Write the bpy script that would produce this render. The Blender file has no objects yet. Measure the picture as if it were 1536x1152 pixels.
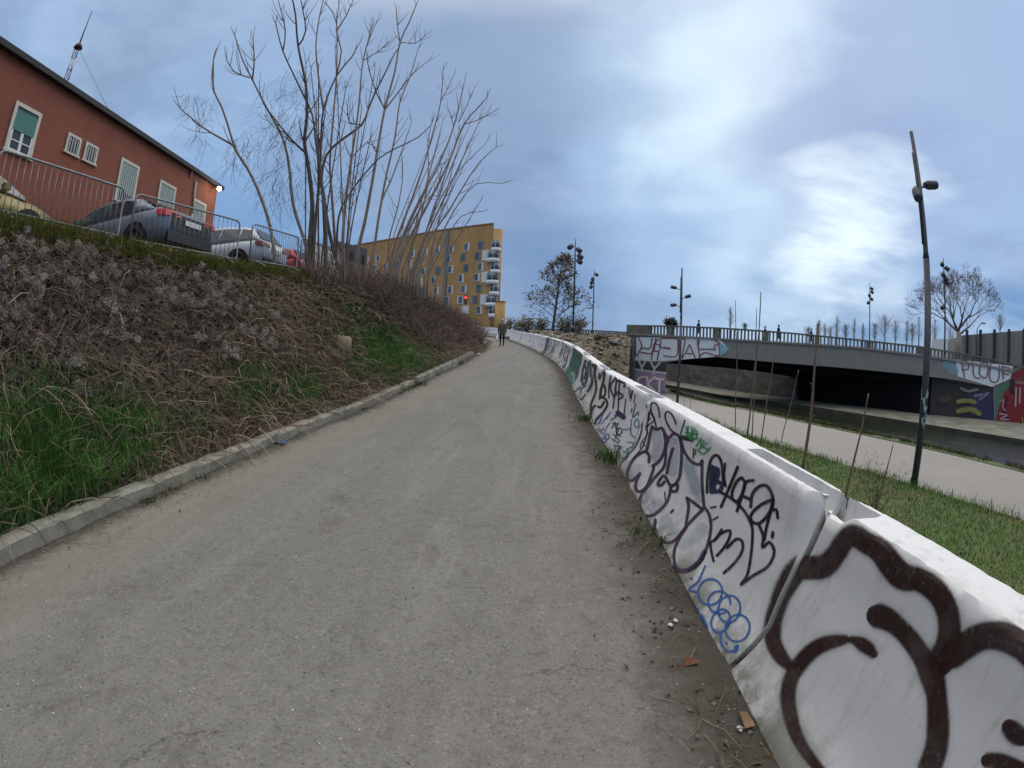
import bpy, bmesh, math, random
import numpy as np
from mathutils import Matrix, Vector

rnd = random.Random(7)
RN = np.random.default_rng(11)
R = math.radians
SC = bpy.context.scene
COL = SC.collection

# ------------------------------------------------------------------ camera (a wide action-camera lens)
LENS_F, LENS_A = 700.0, 0.3            # r = F*tan(A*theta)/A, r in pixels of a 1536-wide frame
CAM_H = 1.7
PITCH, ROLL, YAW = R(-3.6), R(2.2), R(3.7)


def cam_basis():
    f = Vector((0, math.cos(PITCH), math.sin(PITCH)))
    u0 = Vector((0, -math.sin(PITCH), math.cos(PITCH)))
    r0 = Vector((1, 0, 0))
    c, s = math.cos(ROLL), math.sin(ROLL)
    r, u = c * r0 + s * u0, -s * r0 + c * u0
    m = Matrix.Rotation(YAW, 3, 'Z')
    return m @ r, m @ u, m @ f


BR, BU, BF = [np.array(v) for v in cam_basis()]
cd = bpy.data.cameras.new('camera')
cam = bpy.data.objects.new('camera', cd)
COL.objects.link(cam)
SC.camera = cam
cd.type = 'PANO'
cd.panorama_type = 'FISHEYE_LENS_POLYNOMIAL'
cd.fisheye_fov = math.pi
cd.fisheye_polynomial_k0 = 0.0
cd.fisheye_polynomial_k1 = -0.06093683345942374
cd.fisheye_polynomial_k2 = -6.738306155310751e-06
cd.fisheye_polynomial_k3 = 7.759535685063585e-06
cd.fisheye_polynomial_k4 = -5.8344534288997386e-08
cd.sensor_width, cd.sensor_height = 36.0, 27.0
cd.clip_start, cd.clip_end = 0.05, 5000.0
cam.matrix_world = Matrix(((BR[0], BU[0], -BF[0], 0), (BR[1], BU[1], -BF[1], 0), (BR[2], BU[2], -BF[2], CAM_H), (0, 0, 0, 1)))

# ------------------------------------------------------------------ world: overcast evening sky
W = bpy.data.worlds.new('World')
SC.world = W
W.use_nodes = True
SUN_EL, SUN_AZ = R(38), R(30)          # azimuth from +Y towards +X


class NT:
    """small helper to write node trees"""
    def __init__(s, tree):
        s.t = tree
        s.n, s.l = tree.nodes, tree.links

    def node(s, typ, **kw):
        n = s.n.new(typ)
        for k, v in kw.items():
            setattr(n, k, v)
        return n

    def put(s, sock, v):
        if hasattr(v, 'is_output'):
            s.l.new(v, sock)
        else:
            if isinstance(v, (tuple, list)) and len(v) == 3 and sock.type == 'RGBA':
                v = (*v, 1.0)
            sock.default_value = v

    def math(s, op, a, b=0.0, c=0.0, clamp=False):
        n = s.node('ShaderNodeMath', operation=op, use_clamp=clamp)
        for i, v in enumerate((a, b, c)):
            s.put(n.inputs[i], v)
        return n.outputs[0]

    def mix(s, f, a, b, blend='MIX'):
        n = s.node('ShaderNodeMix', data_type='RGBA', blend_type=blend)
        s.put(n.inputs[0], f)
        s.put(n.inputs[6], a)
        s.put(n.inputs[7], b)
        return n.outputs[2]

    def ramp(s, f, stops, interp='LINEAR'):
        n = s.node('ShaderNodeValToRGB')
        e = n.color_ramp.elements
        n.color_ramp.interpolation = interp
        while len(e) < len(stops):
            e.new(0.5)
        for el, (p, c) in zip(e, stops):
            el.position = p
            el.color = (*c, 1) if isinstance(c, (tuple, list)) else (c, c, c, 1)
        s.put(n.inputs[0], f)
        return n.outputs[0]

    def noise(s, vec, scale, detail=4, rough=0.55, dist=0.0, out=0):
        n = s.node('ShaderNodeTexNoise')
        if vec is not None:
            s.put(n.inputs['Vector'], vec)
        n.inputs['Scale'].default_value = scale
        n.inputs['Detail'].default_value = detail
        n.inputs['Roughness'].default_value = rough
        n.inputs['Distortion'].default_value = dist
        return n.outputs[out]

    def smooth(s, x, a, b):
        n = s.node('ShaderNodeMapRange', interpolation_type='SMOOTHSTEP')
        s.put(n.inputs[0], x)
        n.inputs[1].default_value, n.inputs[2].default_value = a, b
        return n.outputs[0]

    def dot(s, v, d):
        n = s.node('ShaderNodeVectorMath', operation='DOT_PRODUCT')
        s.put(n.inputs[0], v)
        n.inputs[1].default_value = d
        return n.outputs['Value']

    def mapping(s, v, loc=(0, 0, 0), rot=(0, 0, 0), scale=(1, 1, 1)):
        n = s.node('ShaderNodeMapping')
        s.put(n.inputs[0], v)
        n.inputs[1].default_value, n.inputs[2].default_value, n.inputs[3].default_value = loc, rot, scale
        return n.outputs[0]


def dirv(az, el):
    az, el = R(az), R(el)
    return (math.sin(az) * math.cos(el), math.cos(az) * math.cos(el), math.sin(el))


w = NT(W.node_tree)
w.n.clear()
gen = w.node('ShaderNodeTexCoord').outputs['Generated']
sep = w.node('ShaderNodeSeparateXYZ')
w.put(sep.inputs[0], gen)
zc = sep.outputs[2]
sky = w.node('ShaderNodeTexSky', sky_type='NISHITA', sun_disc=False)
sky.sun_elevation, sky.sun_rotation = SUN_EL, SUN_AZ
# cloud deck seen in perspective: project the direction on a plane above
den = w.math('ADD', w.math('MAXIMUM', zc, 0.0), 0.20)
comb = w.node('ShaderNodeCombineXYZ')
w.put(comb.inputs[0], w.math('DIVIDE', sep.outputs[0], den))
w.put(comb.inputs[1], w.math('DIVIDE', sep.outputs[1], den))
deck = comb.outputs[0]
# ragged directions, so that bright breaks and dark banks have cloud-like outlines
wob = w.node('ShaderNodeVectorMath', operation='SUBTRACT')
w.put(wob.inputs[0], w.noise(w.mapping(gen, loc=(2.2, 0.4, 1.3), scale=(1, 1, 2.2)), 2.6, 5, 0.5, 0.2, out=1))
wob.inputs[1].default_value = (0.5, 0.5, 0.5)
ws = w.node('ShaderNodeVectorMath', operation='SCALE')
w.put(ws.inputs[0], wob.outputs[0])
ws.inputs['Scale'].default_value = 0.48
wa = w.node('ShaderNodeVectorMath', operation='ADD')
w.put(wa.inputs[0], gen)
w.put(wa.inputs[1], ws.outputs[0])
wn_ = w.node('ShaderNodeVectorMath', operation='NORMALIZE')
w.put(wn_.inputs[0], wa.outputs[0])
rag = wn_.outputs[0]
base = w.ramp(w.math('MAXIMUM', zc, 0.0), [(0.0, (0.165, 0.295, 0.49)), (0.06, (0.098, 0.225, 0.44)), (0.18, (0.13, 0.265, 0.495)),
                                          (0.36, (0.225, 0.36, 0.575)), (0.62, (0.32, 0.445, 0.64)), (0.72, (0.85, 0.85, 0.86)), (1.0, (2.0, 1.92, 1.8))])
n1 = w.noise(w.mapping(deck, loc=(3.1, 1.7, 0), scale=(0.5, 0.75, 1)), 1.1, 7, 0.56, 0.5)
n2 = w.noise(w.mapping(deck, loc=(7.3, -2.2, 0), rot=(0, 0, 0.5), scale=(0.6, 1.0, 1)), 2.3, 7, 0.6, 0.3)
n3 = w.noise(w.mapping(gen, loc=(0.3, 0.9, 0.4), scale=(1.5, 1.5, 6.0)), 1.7, 6, 0.56, 0.4)
low = w.math('SUBTRACT', 1.0, w.smooth(zc, 0.70, 0.80))
col = w.mix(w.math('MULTIPLY', w.math('MULTIPLY', w.smooth(n1, 0.50, 0.66), 0.75), low), base, (0.205, 0.28, 0.42))       # dark undersides
col = w.mix(w.math('MULTIPLY', w.math('MULTIPLY', w.smooth(n2, 0.50, 0.68), 0.6), low), col, (0.36, 0.49, 0.69))           # paler folds
col = w.mix(w.math('MULTIPLY', w.math('MULTIPLY', w.smooth(n3, 0.52, 0.66), 0.5), low), col, (0.205, 0.325, 0.52))          # streaks towards the horizon


def glow(az, el, c0, c1, amt, c, nz=None, lo=0.3, hi=0.65, src=None):
    global col
    m = w.smooth(w.dot(src or rag, dirv(az, el)), c0, c1)
    if nz is not None:
        m = w.math('MULTIPLY', m, w.smooth(nz, lo, hi))
    m = w.math('MULTIPLY', m, low)
    col = w.mix(w.math('MULTIPLY', m, amt), col, c)


glow(-4, 26, 0.84, 0.985, 0.75, (0.215, 0.295, 0.445))                         # grey bank ahead
glow(6, 15, 0.955, 0.997, 0.65, (0.135, 0.225, 0.39), n3, 0.33, 0.58)
glow(8, 5, 0.93, 0.995, 0.62, (0.105, 0.215, 0.415))
glow(26, 29, 0.87, 0.99, 0.58, (0.40, 0.545, 0.735))                           # the break in the cloud
glow(27, 40, 0.93, 0.992, 0.38, (0.52, 0.65, 0.80))
glow(20, 17, 0.93, 0.994, 0.6, (0.345, 0.50, 0.73), n3, 0.28, 0.64)
glow(27, 28, 0.958, 0.999, 0.66, (0.66, 0.82, 0.90))
glow(33, 14.5, 0.966, 0.999, 0.5, (0.52, 0.69, 0.84), n3, 0.28, 0.62)
glow(43, 25, 0.93, 0.988, 0.88, (0.275, 0.375, 0.58))                          # grey cloud to the right of it
glow(52, 27, 0.93, 0.99, 0.85, (0.255, 0.355, 0.555), n2, 0.2, 0.5)
glow(37.5, 15.5, 0.985, 0.9999, 0.92, (0.78, 0.91, 0.96), n2, 0.22, 0.66)
glow(52, 12, 0.965, 0.998, 0.5, (0.36, 0.51, 0.74), n3, 0.3, 0.6)
glow(60, 37, 0.95, 0.99, 0.4, (0.40, 0.52, 0.72))
tot = w.mix(0.93, sky.outputs[0], w.mix(1.0, col, (11.0, 11.0, 11.0), 'MULTIPLY'))
bg = w.node('ShaderNodeBackground')
w.put(bg.inputs[0], tot)
bg.inputs[1].default_value = 0.098
out = w.node('ShaderNodeOutputWorld')
w.put(out.inputs[0], bg.outputs[0])

sd = bpy.data.lights.new('sun', 'SUN')
sd.energy, sd.angle, sd.color = 1.0, R(40), (1.0, 0.94, 0.84)
sun = bpy.data.objects.new('sun', sd)
COL.objects.link(sun)
sun.rotation_euler = (Vector(dirv(30, 38))).to_track_quat('Z', 'Y').to_euler()

SC.view_settings.view_transform = 'Standard'
SC.view_settings.look = 'None'
SC.view_settings.gamma = 1.0
SC.view_settings.exposure = 0.2
SC.cycles.max_bounces = 6
SC.cycles.transparent_max_bounces = 24
SC.cycles.use_denoising = True


# ------------------------------------------------------------------ measuring helpers
def ray(px, py):
    x, y = px - 768.0, 576.0 - py
    r = math.hypot(x, y)
    th = math.atan(r * LENS_A / LENS_F) / LENS_A
    s = math.sin(th) / max(r, 1e-9)
    return BR * x * s + BU * y * s + BF * math.cos(th)


def at(px, py, d):
    """world point seen at a pixel of the photograph, at horizontal range d"""
    v = ray(px, py)
    v = v * (d / math.hypot(v[0], v[1]))
    return Vector((v[0], v[1], v[2] + CAM_H))


def onz(px, py, z):
    v = ray(px, py)
    t = (z - CAM_H) / v[2]
    return Vector((v[0] * t, v[1] * t, z))


def onplane(px, py, p0, n):
    v = Vector(ray(px, py))
    c = Vector((0, 0, CAM_H))
    t = (Vector(p0) - c).dot(n) / v.dot(n)
    return c + v * t


def pix(P):
    P = np.asarray(P, float) - np.array((0, 0, CAM_H))
    d = P / np.linalg.norm(P, axis=-1, keepdims=True)
    a, b, c = d @ BR, d @ BU, d @ BF
    th = np.arccos(np.clip(c, -1, 1))
    h = np.maximum(np.hypot(a, b), 1e-9)
    r = LENS_F * np.tan(LENS_A * th) / LENS_A
    return 768 + a / h * r, 576 - b / h * r


# ------------------------------------------------------------------ object helpers
def tag(o, label=None, cat=None, group=None, kind=None):
    if label:
        o['label'] = label
    if cat:
        o['category'] = cat
    if group:
        o['group'] = group
    if kind:
        o['kind'] = kind
    return o


def thing(name, label, cat, loc=(0, 0, 0), rz=0.0, group=None):
    o = bpy.data.objects.new(name, None)
    o.empty_display_size = 0.2
    COL.objects.link(o)
    o.location = loc
    o.rotation_euler = (0, 0, rz)
    return tag(o, label, cat, group)


def link(name, me, parent=None, mats=()):
    for m in mats:
        me.materials.append(m)
    o = bpy.data.objects.new(name, me)
    COL.objects.link(o)
    if parent is not None:
        o.parent = parent
    return o


def npmesh(name, V, F, mi=None, smooth=False):
    me = bpy.data.meshes.new(name)
    V = np.asarray(V, np.float32).reshape(-1, 3)
    if isinstance(F, np.ndarray):
        k = F.shape[1]
        me.vertices.add(len(V))
        me.vertices.foreach_set('co', V.ravel())
        me.loops.add(F.size)
        me.loops.foreach_set('vertex_index', F.astype(np.int32).ravel())
        me.polygons.add(len(F))
        me.polygons.foreach_set('loop_start', np.arange(0, F.size, k, dtype=np.int32))
        me.polygons.foreach_set('loop_total', np.full(len(F), k, np.int32))
        me.update(calc_edges=True)
    else:
        me.from_pydata([tuple(v) for v in V.tolist()], [], F)
    if mi is not None:
        me.polygons.foreach_set('material_index', np.asarray(mi, np.int32))
    me.polygons.foreach_set('use_smooth', np.full(len(me.polygons), smooth))
    me.validate()
    return me


def vcol(me, name, C):
    a = me.color_attributes.new(name, 'FLOAT_COLOR', 'POINT')
    C = np.asarray(C, np.float32)
    if C.shape[1] == 3:
        C = np.concatenate([C, np.ones((len(C), 1), np.float32)], 1)
    a.data.foreach_set('color', C.ravel())


class MB:
    """collects shapes into one mesh"""
    def __init__(s):
        s.v, s.f, s.m, s.sm = [], [], [], []

    def add(s, V, F, mi=0, smooth=False):
        b = len(s.v)
        s.v += [tuple(p) for p in V]
        s.f += [tuple(i + b for i in f) for f in F]
        s.m += [mi] * len(F)
        s.sm += [smooth] * len(F)

    def box(s, c, d, mi=0, mat=None):
        x, y, z = d[0] / 2, d[1] / 2, d[2] / 2
        V = [Vector((sx * x, sy * y, sz * z)) for sx in (-1, 1) for sy in (-1, 1) for sz in (-1, 1)]
        if mat is not None:
            V = [mat @ p for p in V]
        V = [p + Vector(c) for p in V]
        s.add(V, [(0, 1, 3, 2), (4, 6, 7, 5), (0, 4, 5, 1), (2, 3, 7, 6), (0, 2, 6, 4), (1, 5, 7, 3)], mi)

    def tube(s, pts, rad, n=8, mi=0, cap=True, smooth=True):
        pts = [Vector(p) for p in pts]
        rads = rad if isinstance(rad, (list, tuple)) else [rad] * len(pts)
        V, F = [], []
        a = None
        for i, p in enumerate(pts):
            t = (pts[min(i + 1, len(pts) - 1)] - pts[max(i - 1, 0)])
            if t.length < 1e-9:
                t = Vector((0, 0, 1))
            t.normalize()
            if a is None:
                a = t.orthogonal().normalized()
            else:
                a = (a - t * a.dot(t))
                a = a.normalized() if a.length > 1e-6 else t.orthogonal().normalized()
            b = t.cross(a)
            for k in range(n):
                an = 2 * math.pi * k / n
                V.append(p + (a * math.cos(an) + b * math.sin(an)) * rads[i])
        for i in range(len(pts) - 1):
            for k in range(n):
                k2 = (k + 1) % n
                F.append((i * n + k, i * n + k2, (i + 1) * n + k2, (i + 1) * n + k))
        if cap:
            F.append(tuple(range(n - 1, -1, -1)))
            F.append(tuple(range((len(pts) - 1) * n, len(pts) * n)))
        s.add(V, F, mi, smooth)

    def prism(s, poly, ext, mi=0):
        """polygon (3D points) swept along vector ext"""
        n = len(poly)
        e = Vector(ext)
        V = [Vector(p) for p in poly] + [Vector(p) + e for p in poly]
        F = [tuple(range(n - 1, -1, -1)), tuple(range(n, 2 * n))] + [(i, (i + 1) % n, n + (i + 1) % n, n + i) for i in range(n)]
        s.add(V, F, mi)

    def ball(s, c, r, mi=0, seg=10, rings=7, sc=(1, 1, 1)):
        V, F = [], []
        for i in range(rings + 1):
            th = math.pi * i / rings
            for k in range(seg):
                ph = 2 * math.pi * k / seg
                V.append((c[0] + r * sc[0] * math.sin(th) * math.cos(ph), c[1] + r * sc[1] * math.sin(th) * math.sin(ph), c[2] + r * sc[2] * math.cos(th)))
        for i in range(rings):
            for k in range(seg):
                k2 = (k + 1) % seg
                F.append((i * seg + k, (i + 1) * seg + k, (i + 1) * seg + k2, i * seg + k2))
        s.add(V, F, mi, True)

    def build(s, name, mats, parent=None):
        me = bpy.data.meshes.new(name)
        me.from_pydata(s.v, [], s.f)
        me.polygons.foreach_set('material_index', np.asarray(s.m, np.int32))
        me.polygons.foreach_set('use_smooth', np.asarray(s.sm, bool))
        bm = bmesh.new()
        bm.from_mesh(me)
        bmesh.ops.recalc_face_normals(bm, faces=bm.faces)
        bm.to_mesh(me)
        bm.free()
        me.update()
        return link(name, me, parent, mats if isinstance(mats, (list, tuple)) else (mats,))


# ------------------------------------------------------------------ materials
def mat(name, colr, rough=0.8, var=0.25, scale=6.0, bump=0.0, bscale=40.0, metal=0.0, dark=None, spec=0.4, obj=True, dscale=0.7):
    m = bpy.data.materials.new(name)
    m.use_nodes = True
    t = NT(m.node_tree)
    p = t.n['Principled BSDF']
    co = t.node('ShaderNodeTexCoord').outputs['Object'] if obj else t.node('ShaderNodeNewGeometry').outputs['Position']
    n = t.noise(co, scale, 6, 0.6)
    c = t.mix(t.smooth(n, 0.25, 0.75), tuple(x * (1 - var) for x in colr), tuple(min(1, x * (1 + var)) for x in colr))
    if dark is not None:
        c = t.mix(t.math('MULTIPLY', t.smooth(t.noise(co, dscale, 5, 0.65), 0.48, 0.70), 0.7), c, dark)
    t.put(p.inputs['Base Color'], c)
    p.inputs['Roughness'].default_value = rough
    p.inputs['Metallic'].default_value = metal
    p.inputs['Specular IOR Level'].default_value = spec
    if bump:
        b = t.node('ShaderNodeBump')
        b.inputs['Strength'].default_value = bump
        b.inputs['Distance'].default_value = 0.02
        t.put(b.inputs['Height'], t.noise(co, bscale, 5, 0.65))
        t.put(p.inputs['Normal'], b.outputs[0])
    return m


def emat(name, colr, strength, base=(0.3, 0.3, 0.3)):
    m = mat(name, base, 0.4, 0.05)
    p = m.node_tree.nodes['Principled BSDF']
    p.inputs['Emission Color'].default_value = (*colr, 1)
    p.inputs['Emission Strength'].default_value = strength
    return m


def attr_mat(name, attr='col', rough=0.9, trans=0.0, spec=0.2):
    """colour from a per-vertex attribute (grass, leaves, twigs)"""
    m = bpy.data.materials.new(name)
    m.use_nodes = True
    t = NT(m.node_tree)
    p = t.n['Principled BSDF']
    a = t.node('ShaderNodeAttribute', attribute_name=attr)
    t.put(p.inputs['Base Color'], a.outputs['Color'])
    p.inputs['Roughness'].default_value = rough
    p.inputs['Specular IOR Level'].default_value = spec
    return m


def painted(name, colr, dirt, rough=0.75, bump=0.25, chips=True, dirt_and_joint_shade=True, var=0.06):
    """weathered surface whose paint marks come from the 'paint' attribute (rgb + cover)"""
    m = bpy.data.materials.new(name)
    m.use_nodes = True
    t = NT(m.node_tree)
    p = t.n['Principled BSDF']
    co = t.node('ShaderNodeNewGeometry').outputs['Position']
    n = t.noise(co, 3.0, 6, 0.65)
    c = t.mix(n, tuple(x * (1 - var) for x in colr), tuple(min(1, x * (1 + var)) for x in colr))
    st = t.noise(t.mapping(co, scale=(3.0, 3.0, 0.5)), 2.2, 6, 0.7)
    c = t.mix(t.math('MULTIPLY', t.smooth(st, 0.50, 0.74), 0.55), c, dirt)
    dr_ = t.noise(t.mapping(co, scale=(9.0, 9.0, 0.55)), 2.0, 5, 0.7)
    c = t.mix(t.math('MULTIPLY', t.smooth(dr_, 0.60, 0.74), 0.35), c, tuple(x * .6 for x in dirt))
    po = t.noise(co, 130.0, 3, 0.8)
    c = t.mix(t.math('MULTIPLY', t.smooth(po, 0.62, 0.70), 0.5), c, dirt)
    a = t.node('ShaderNodeAttribute', attribute_name='paint')
    wn = t.noise(co, 60.0, 4, 0.7)
    cover = t.math('MULTIPLY', a.outputs['Alpha'], t.smooth(wn, 0.10, 0.30))
    c = t.mix(cover, c, a.outputs['Color'])
    if chips:
        ch = t.math('MULTIPLY', t.smooth(t.noise(co, 14.0, 7, 0.72), 0.66, 0.72), 0.55)
        c = t.mix(ch, c, (0.30, 0.29, 0.27))
    if dirt_and_joint_shade:
        g = t.node('ShaderNodeAttribute', attribute_name='low')
        f = t.math('MULTIPLY', g.outputs['Fac'], t.smooth(t.noise(co, 5.0, 6, 0.7), 0.25, 0.62))
        c = t.mix(f, c, (0.095, 0.092, 0.055))
    t.put(p.inputs['Base Color'], c)
    p.inputs['Roughness'].default_value = rough
    p.inputs['Specular IOR Level'].default_value = 0.3
    b = t.node('ShaderNodeBump')
    b.inputs['Strength'].default_value = bump
    b.inputs['Distance'].default_value = 0.012
    t.put(b.inputs['Height'], t.noise(co, 26.0, 7, 0.7))
    t.put(p.inputs['Normal'], b.outputs[0])
    return m


M = {}
M['barrier'] = painted('barrier_concrete', (0.655, 0.648, 0.64), (0.33, 0.32, 0.295))
M['bridge'] = painted('bridge_concrete', (0.235, 0.225, 0.205), (0.10, 0.095, 0.085), dirt_and_joint_shade=False, var=0.15)
M['concrete'] = mat('old_concrete', (0.26, 0.25, 0.21), 0.9, 0.2, 3.0, 0.3, 40, dark=(0.12, 0.12, 0.08), obj=False)
M['kerb'] = mat('kerb_concrete', (0.27, 0.26, 0.21), 0.9, 0.22, 6.0, 0.35, 50, dark=(0.12, 0.125, 0.07), obj=False, dscale=1.6)
M['galv'] = mat('galvanised_steel', (0.21, 0.22, 0.235), 0.5, 0.2, 12.0, metal=0.4)
M['lamppost'] = mat('dark_lamp_paint', (0.058, 0.06, 0.068), 0.5, 0.25, 10.0, metal=0.2)
M['black'] = mat('black_plastic', (0.015, 0.015, 0.017), 0.5, 0.1)
M['tyre'] = mat('tyre_rubber', (0.02, 0.02, 0.02), 0.85, 0.15)
M['glass_dark'] = mat('dark_window_glass', (0.03, 0.038, 0.045), 0.08, 0.1, spec=0.6)
M['white'] = mat('white_paint', (0.68, 0.68, 0.66), 0.6, 0.08)
M['cream'] = mat('cream_surround', (0.56, 0.53, 0.44), 0.8, 0.12)
M['wood'] = mat('stake_wood', (0.16, 0.105, 0.072), 0.9, 0.35, 18, 0.3, 60)
M['bark'] = mat('grey_brown_bark', (0.31, 0.235, 0.185), 0.9, 0.3, 9, obj=False)
M['bark_dark'] = mat('dark_bark', (0.135, 0.103, 0.085), 0.9, 0.3, 9, obj=False)
def spray_mat():
    """thin sprayed paint: covers by its own strength, worn through in specks"""
    m = bpy.data.materials.new('spray_paint')
    m.use_nodes = True
    t = NT(m.node_tree)
    p = t.n['Principled BSDF']
    a = t.node('ShaderNodeAttribute', attribute_name='paint')
    co = t.node('ShaderNodeNewGeometry').outputs['Position']
    c = t.mix(t.math('MULTIPLY', t.smooth(t.noise(co, 5.0, 6, 0.7), 0.45, 0.75), 0.35), a.outputs['Color'], (0.16, 0.14, 0.13))
    t.put(p.inputs['Base Color'], c)
    p.inputs['Roughness'].default_value = 0.65
    p.inputs['Specular IOR Level'].default_value = 0.25
    f = t.math('MULTIPLY', a.outputs['Alpha'], t.math('ADD', 0.62, t.math('MULTIPLY', t.smooth(t.noise(co, 42.0, 6, 0.75), 0.30, 0.52), 0.38)))
    b = t.node('ShaderNodeBump')
    b.inputs['Strength'].default_value = 0.25
    b.inputs['Distance'].default_value = 0.012
    t.put(b.inputs['Height'], t.noise(co, 26.0, 7, 0.7))
    t.put(p.inputs['Normal'], b.outputs[0])
    tr = t.node('ShaderNodeBsdfTransparent')
    mx = t.node('ShaderNodeMixShader')
    t.put(mx.inputs[0], f)
    t.put(mx.inputs[1], tr.outputs[0])
    t.put(mx.inputs[2], p.outputs[0])
    t.put(t.n['Material Output'].inputs[0], mx.outputs[0])
    return m


M['spray'] = spray_mat()
M['veg'] = attr_mat('plant_matter')
M['paint'] = attr_mat('spray_marks', 'paint', 0.6)

# ================================================================== the setting
ZP = np.array([(-8, -.335), (0, 0), (9, .38), (13, .70), (17, 1.03), (24, 1.55), (31, 1.97), (39, 2.42), (50, 3.05), (63, 3.83), (75, 4.3), (100, 4.6)])
PATH = np.array([(1.08, -6), (1.08, 2), (1.07, 6), (0.99, 9.2), (.94, 11), (.91, 13.8), (.84, 17.8), (.68, 20.9), (.38, 23.8), (-.27, 28.7),
                 (-1.18, 34.7), (-2.43, 41.9), (-4.1, 51.5), (-5.7, 55.3), (-8.2, 58.9), (-12, 62), (-19, 64.5), (-30, 66.5)])
KX = np.array([(-8, -3.9), (8, -3.88), (9.6, -3.65), (11, -3.5), (13, -3.33), (16.7, -3.05), (20, -3.15), (24, -3.15), (30, -3.6), (39, -4.4), (47, -6.5), (54, -11), (57, -16), (60, -24)])
CRX = np.array([(-8, -7.4), (6, -7.35), (9, -6.95), (13, -7.0), (20, -6.7), (27, -5.6), (34, -5.6), (48, -9.0), (60, -27)])
CRZ = np.array([(-8, 3.3), (3, 3.36), (6, 3.4), (9, 3.5), (13, 3.88), (17, 3.95), (20, 3.85), (27, 3.35), (34, 3.3), (41, 3.5), (48, 3.8), (60, 4.6)])


def ip(a, x):
    return np.interp(x, a[:, 0], a[:, 1])


def zr(x, y):
    c = np.interp(y, [8, 16, 60], [0, .06, .06])
    return ip(ZP, y) + c * np.clip(1.0 - x, 0, 7)


def vnoise(x, y, s=1.0, seed=0):
    """cheap smooth noise in [-1,1]"""
    x, y = np.asarray(x) * s, np.asarray(y) * s
    r = 0
    for k in range(5):
        a = 1.7 * k + seed * 2.3
        f = 1.0 * 1.9 ** k
        r = r + np.sin(f * (x * math.cos(a) + y * math.sin(a)) + 3.1 * k + seed) * np.cos(f * 1.13 * (y * math.cos(a * 1.7) - x * math.sin(a * 1.7)) + seed * 1.9 + k) / 1.45 ** k
    return r / 2.1


def gridmesh(name, X, Y, Z, m, attrs=None, kind='structure', smooth=True):
    ny, nx = X.shape
    V = np.stack([X, Y, Z], -1).reshape(-1, 3)
    i = np.arange(ny * nx).reshape(ny, nx)
    F = np.stack([i[:-1, :-1], i[:-1, 1:], i[1:, 1:], i[1:, :-1]], -1).reshape(-1, 4)
    me = npmesh(name, V, F, smooth=smooth)
    for k, a in (attrs or {}).items():
        at_ = me.attributes.new(k, 'FLOAT', 'POINT')
        at_.data.foreach_set('value', np.asarray(a, np.float32).ravel())
    o = link(name, me, None, (m,))
    if kind:
        o['kind'] = kind
    return o


# base sheet to the horizon
me = npmesh('ground', [(-2500, -2500, -3.2), (2500, -2500, -3.2), (2500, 2500, -3.2), (-2500, 2500, -3.2)], [(0, 1, 2, 3)])
tag(link('ground', me, None, (mat('earth', (0.10, 0.09, 0.07), 0.95, 0.3, 0.4, obj=False),)), kind='structure')

# ---- the ramp path
m = bpy.data.materials.new('worn_path')
m.use_nodes = True
t = NT(m.node_tree)
p = t.n['Principled BSDF']
co = t.node('ShaderNodeNewGeometry').outputs['Position']
c = t.mix(t.noise(co, 0.55, 5, 0.6), (0.138, 0.131, 0.120), (0.190, 0.181, 0.167))
c = t.mix(t.math('MULTIPLY', t.smooth(t.noise(co, 1.7, 6, 0.68, 0.6), 0.50, 0.72), 0.5), c, (0.108, 0.101, 0.090))
c = t.mix(t.math('MULTIPLY', t.smooth(t.noise(t.mapping(co, scale=(2.2, 0.35, 1)), 1.4, 5, 0.6), 0.50, 0.75), 0.35), c, (0.25, 0.238, 0.217))
tr_ = t.noise(t.mapping(co, rot=(0, 0, .02), scale=(1.0, 0.05, 1)), 3.2, 4, 0.6)
c = t.mix(t.math('MULTIPLY', t.smooth(tr_, 0.50, 0.74), 0.2), c, (0.27, 0.257, 0.235))
c = t.mix(t.math('MULTIPLY', t.smooth(tr_, 0.46, 0.30), 0.22), c, (0.115, 0.106, 0.093))
dm = t.noise(co, 0.9, 7, 0.72, 0.8)
c = t.mix(t.math('MULTIPLY', t.smooth(dm, 0.58, 0.66), 0.38), c, (0.095, 0.088, 0.077))
vk = t.node('ShaderNodeTexVoronoi', feature='DISTANCE_TO_EDGE')
vk.inputs['Scale'].default_value = 0.8
wv_ = t.node('ShaderNodeVectorMath', operation='ADD')
t.put(wv_.inputs[0], co)
sc_ = t.node('ShaderNodeVectorMath', operation='SCALE')
t.put(sc_.inputs[0], t.noise(co, 3.0, 5, 0.6, 0, 1))
sc_.inputs['Scale'].default_value = 0.6
t.put(wv_.inputs[1], sc_.outputs[0])
t.put(vk.inputs['Vector'], wv_.outputs[0])
ck = t.math('MULTIPLY', t.smooth(vk.outputs['Distance'], 0.012, 0.003), t.smooth(t.noise(co, 0.7, 3), 0.50, 0.62))
c = t.mix(t.math('MULTIPLY', ck, 0.55), c, (0.06, 0.055, 0.048))
md = t.noise(co, 13.0, 6, 0.75, 0.3)
c = t.mix(t.math('MULTIPLY', t.smooth(md, 0.52, 0.66), 0.5), c, (0.095, 0.086, 0.072))
c = t.mix(t.math('MULTIPLY', t.smooth(md, 0.44, 0.34), 0.45), c, (0.25, 0.232, 0.205))
sp = t.noise(co, 52.0, 5, 0.8)
c = t.mix(t.math('MULTIPLY', t.smooth(sp, 0.56, 0.66), 0.75), c, (0.32, 0.30, 0.265))
c = t.mix(t.math('MULTIPLY', t.smooth(sp, 0.45, 0.36), 0.8), c, (0.055, 0.05, 0.043))
vo = t.node('ShaderNodeTexVoronoi', feature='F1')
vo.inputs['Scale'].default_value = 38.0
t.put(vo.inputs['Vector'], co)
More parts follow.
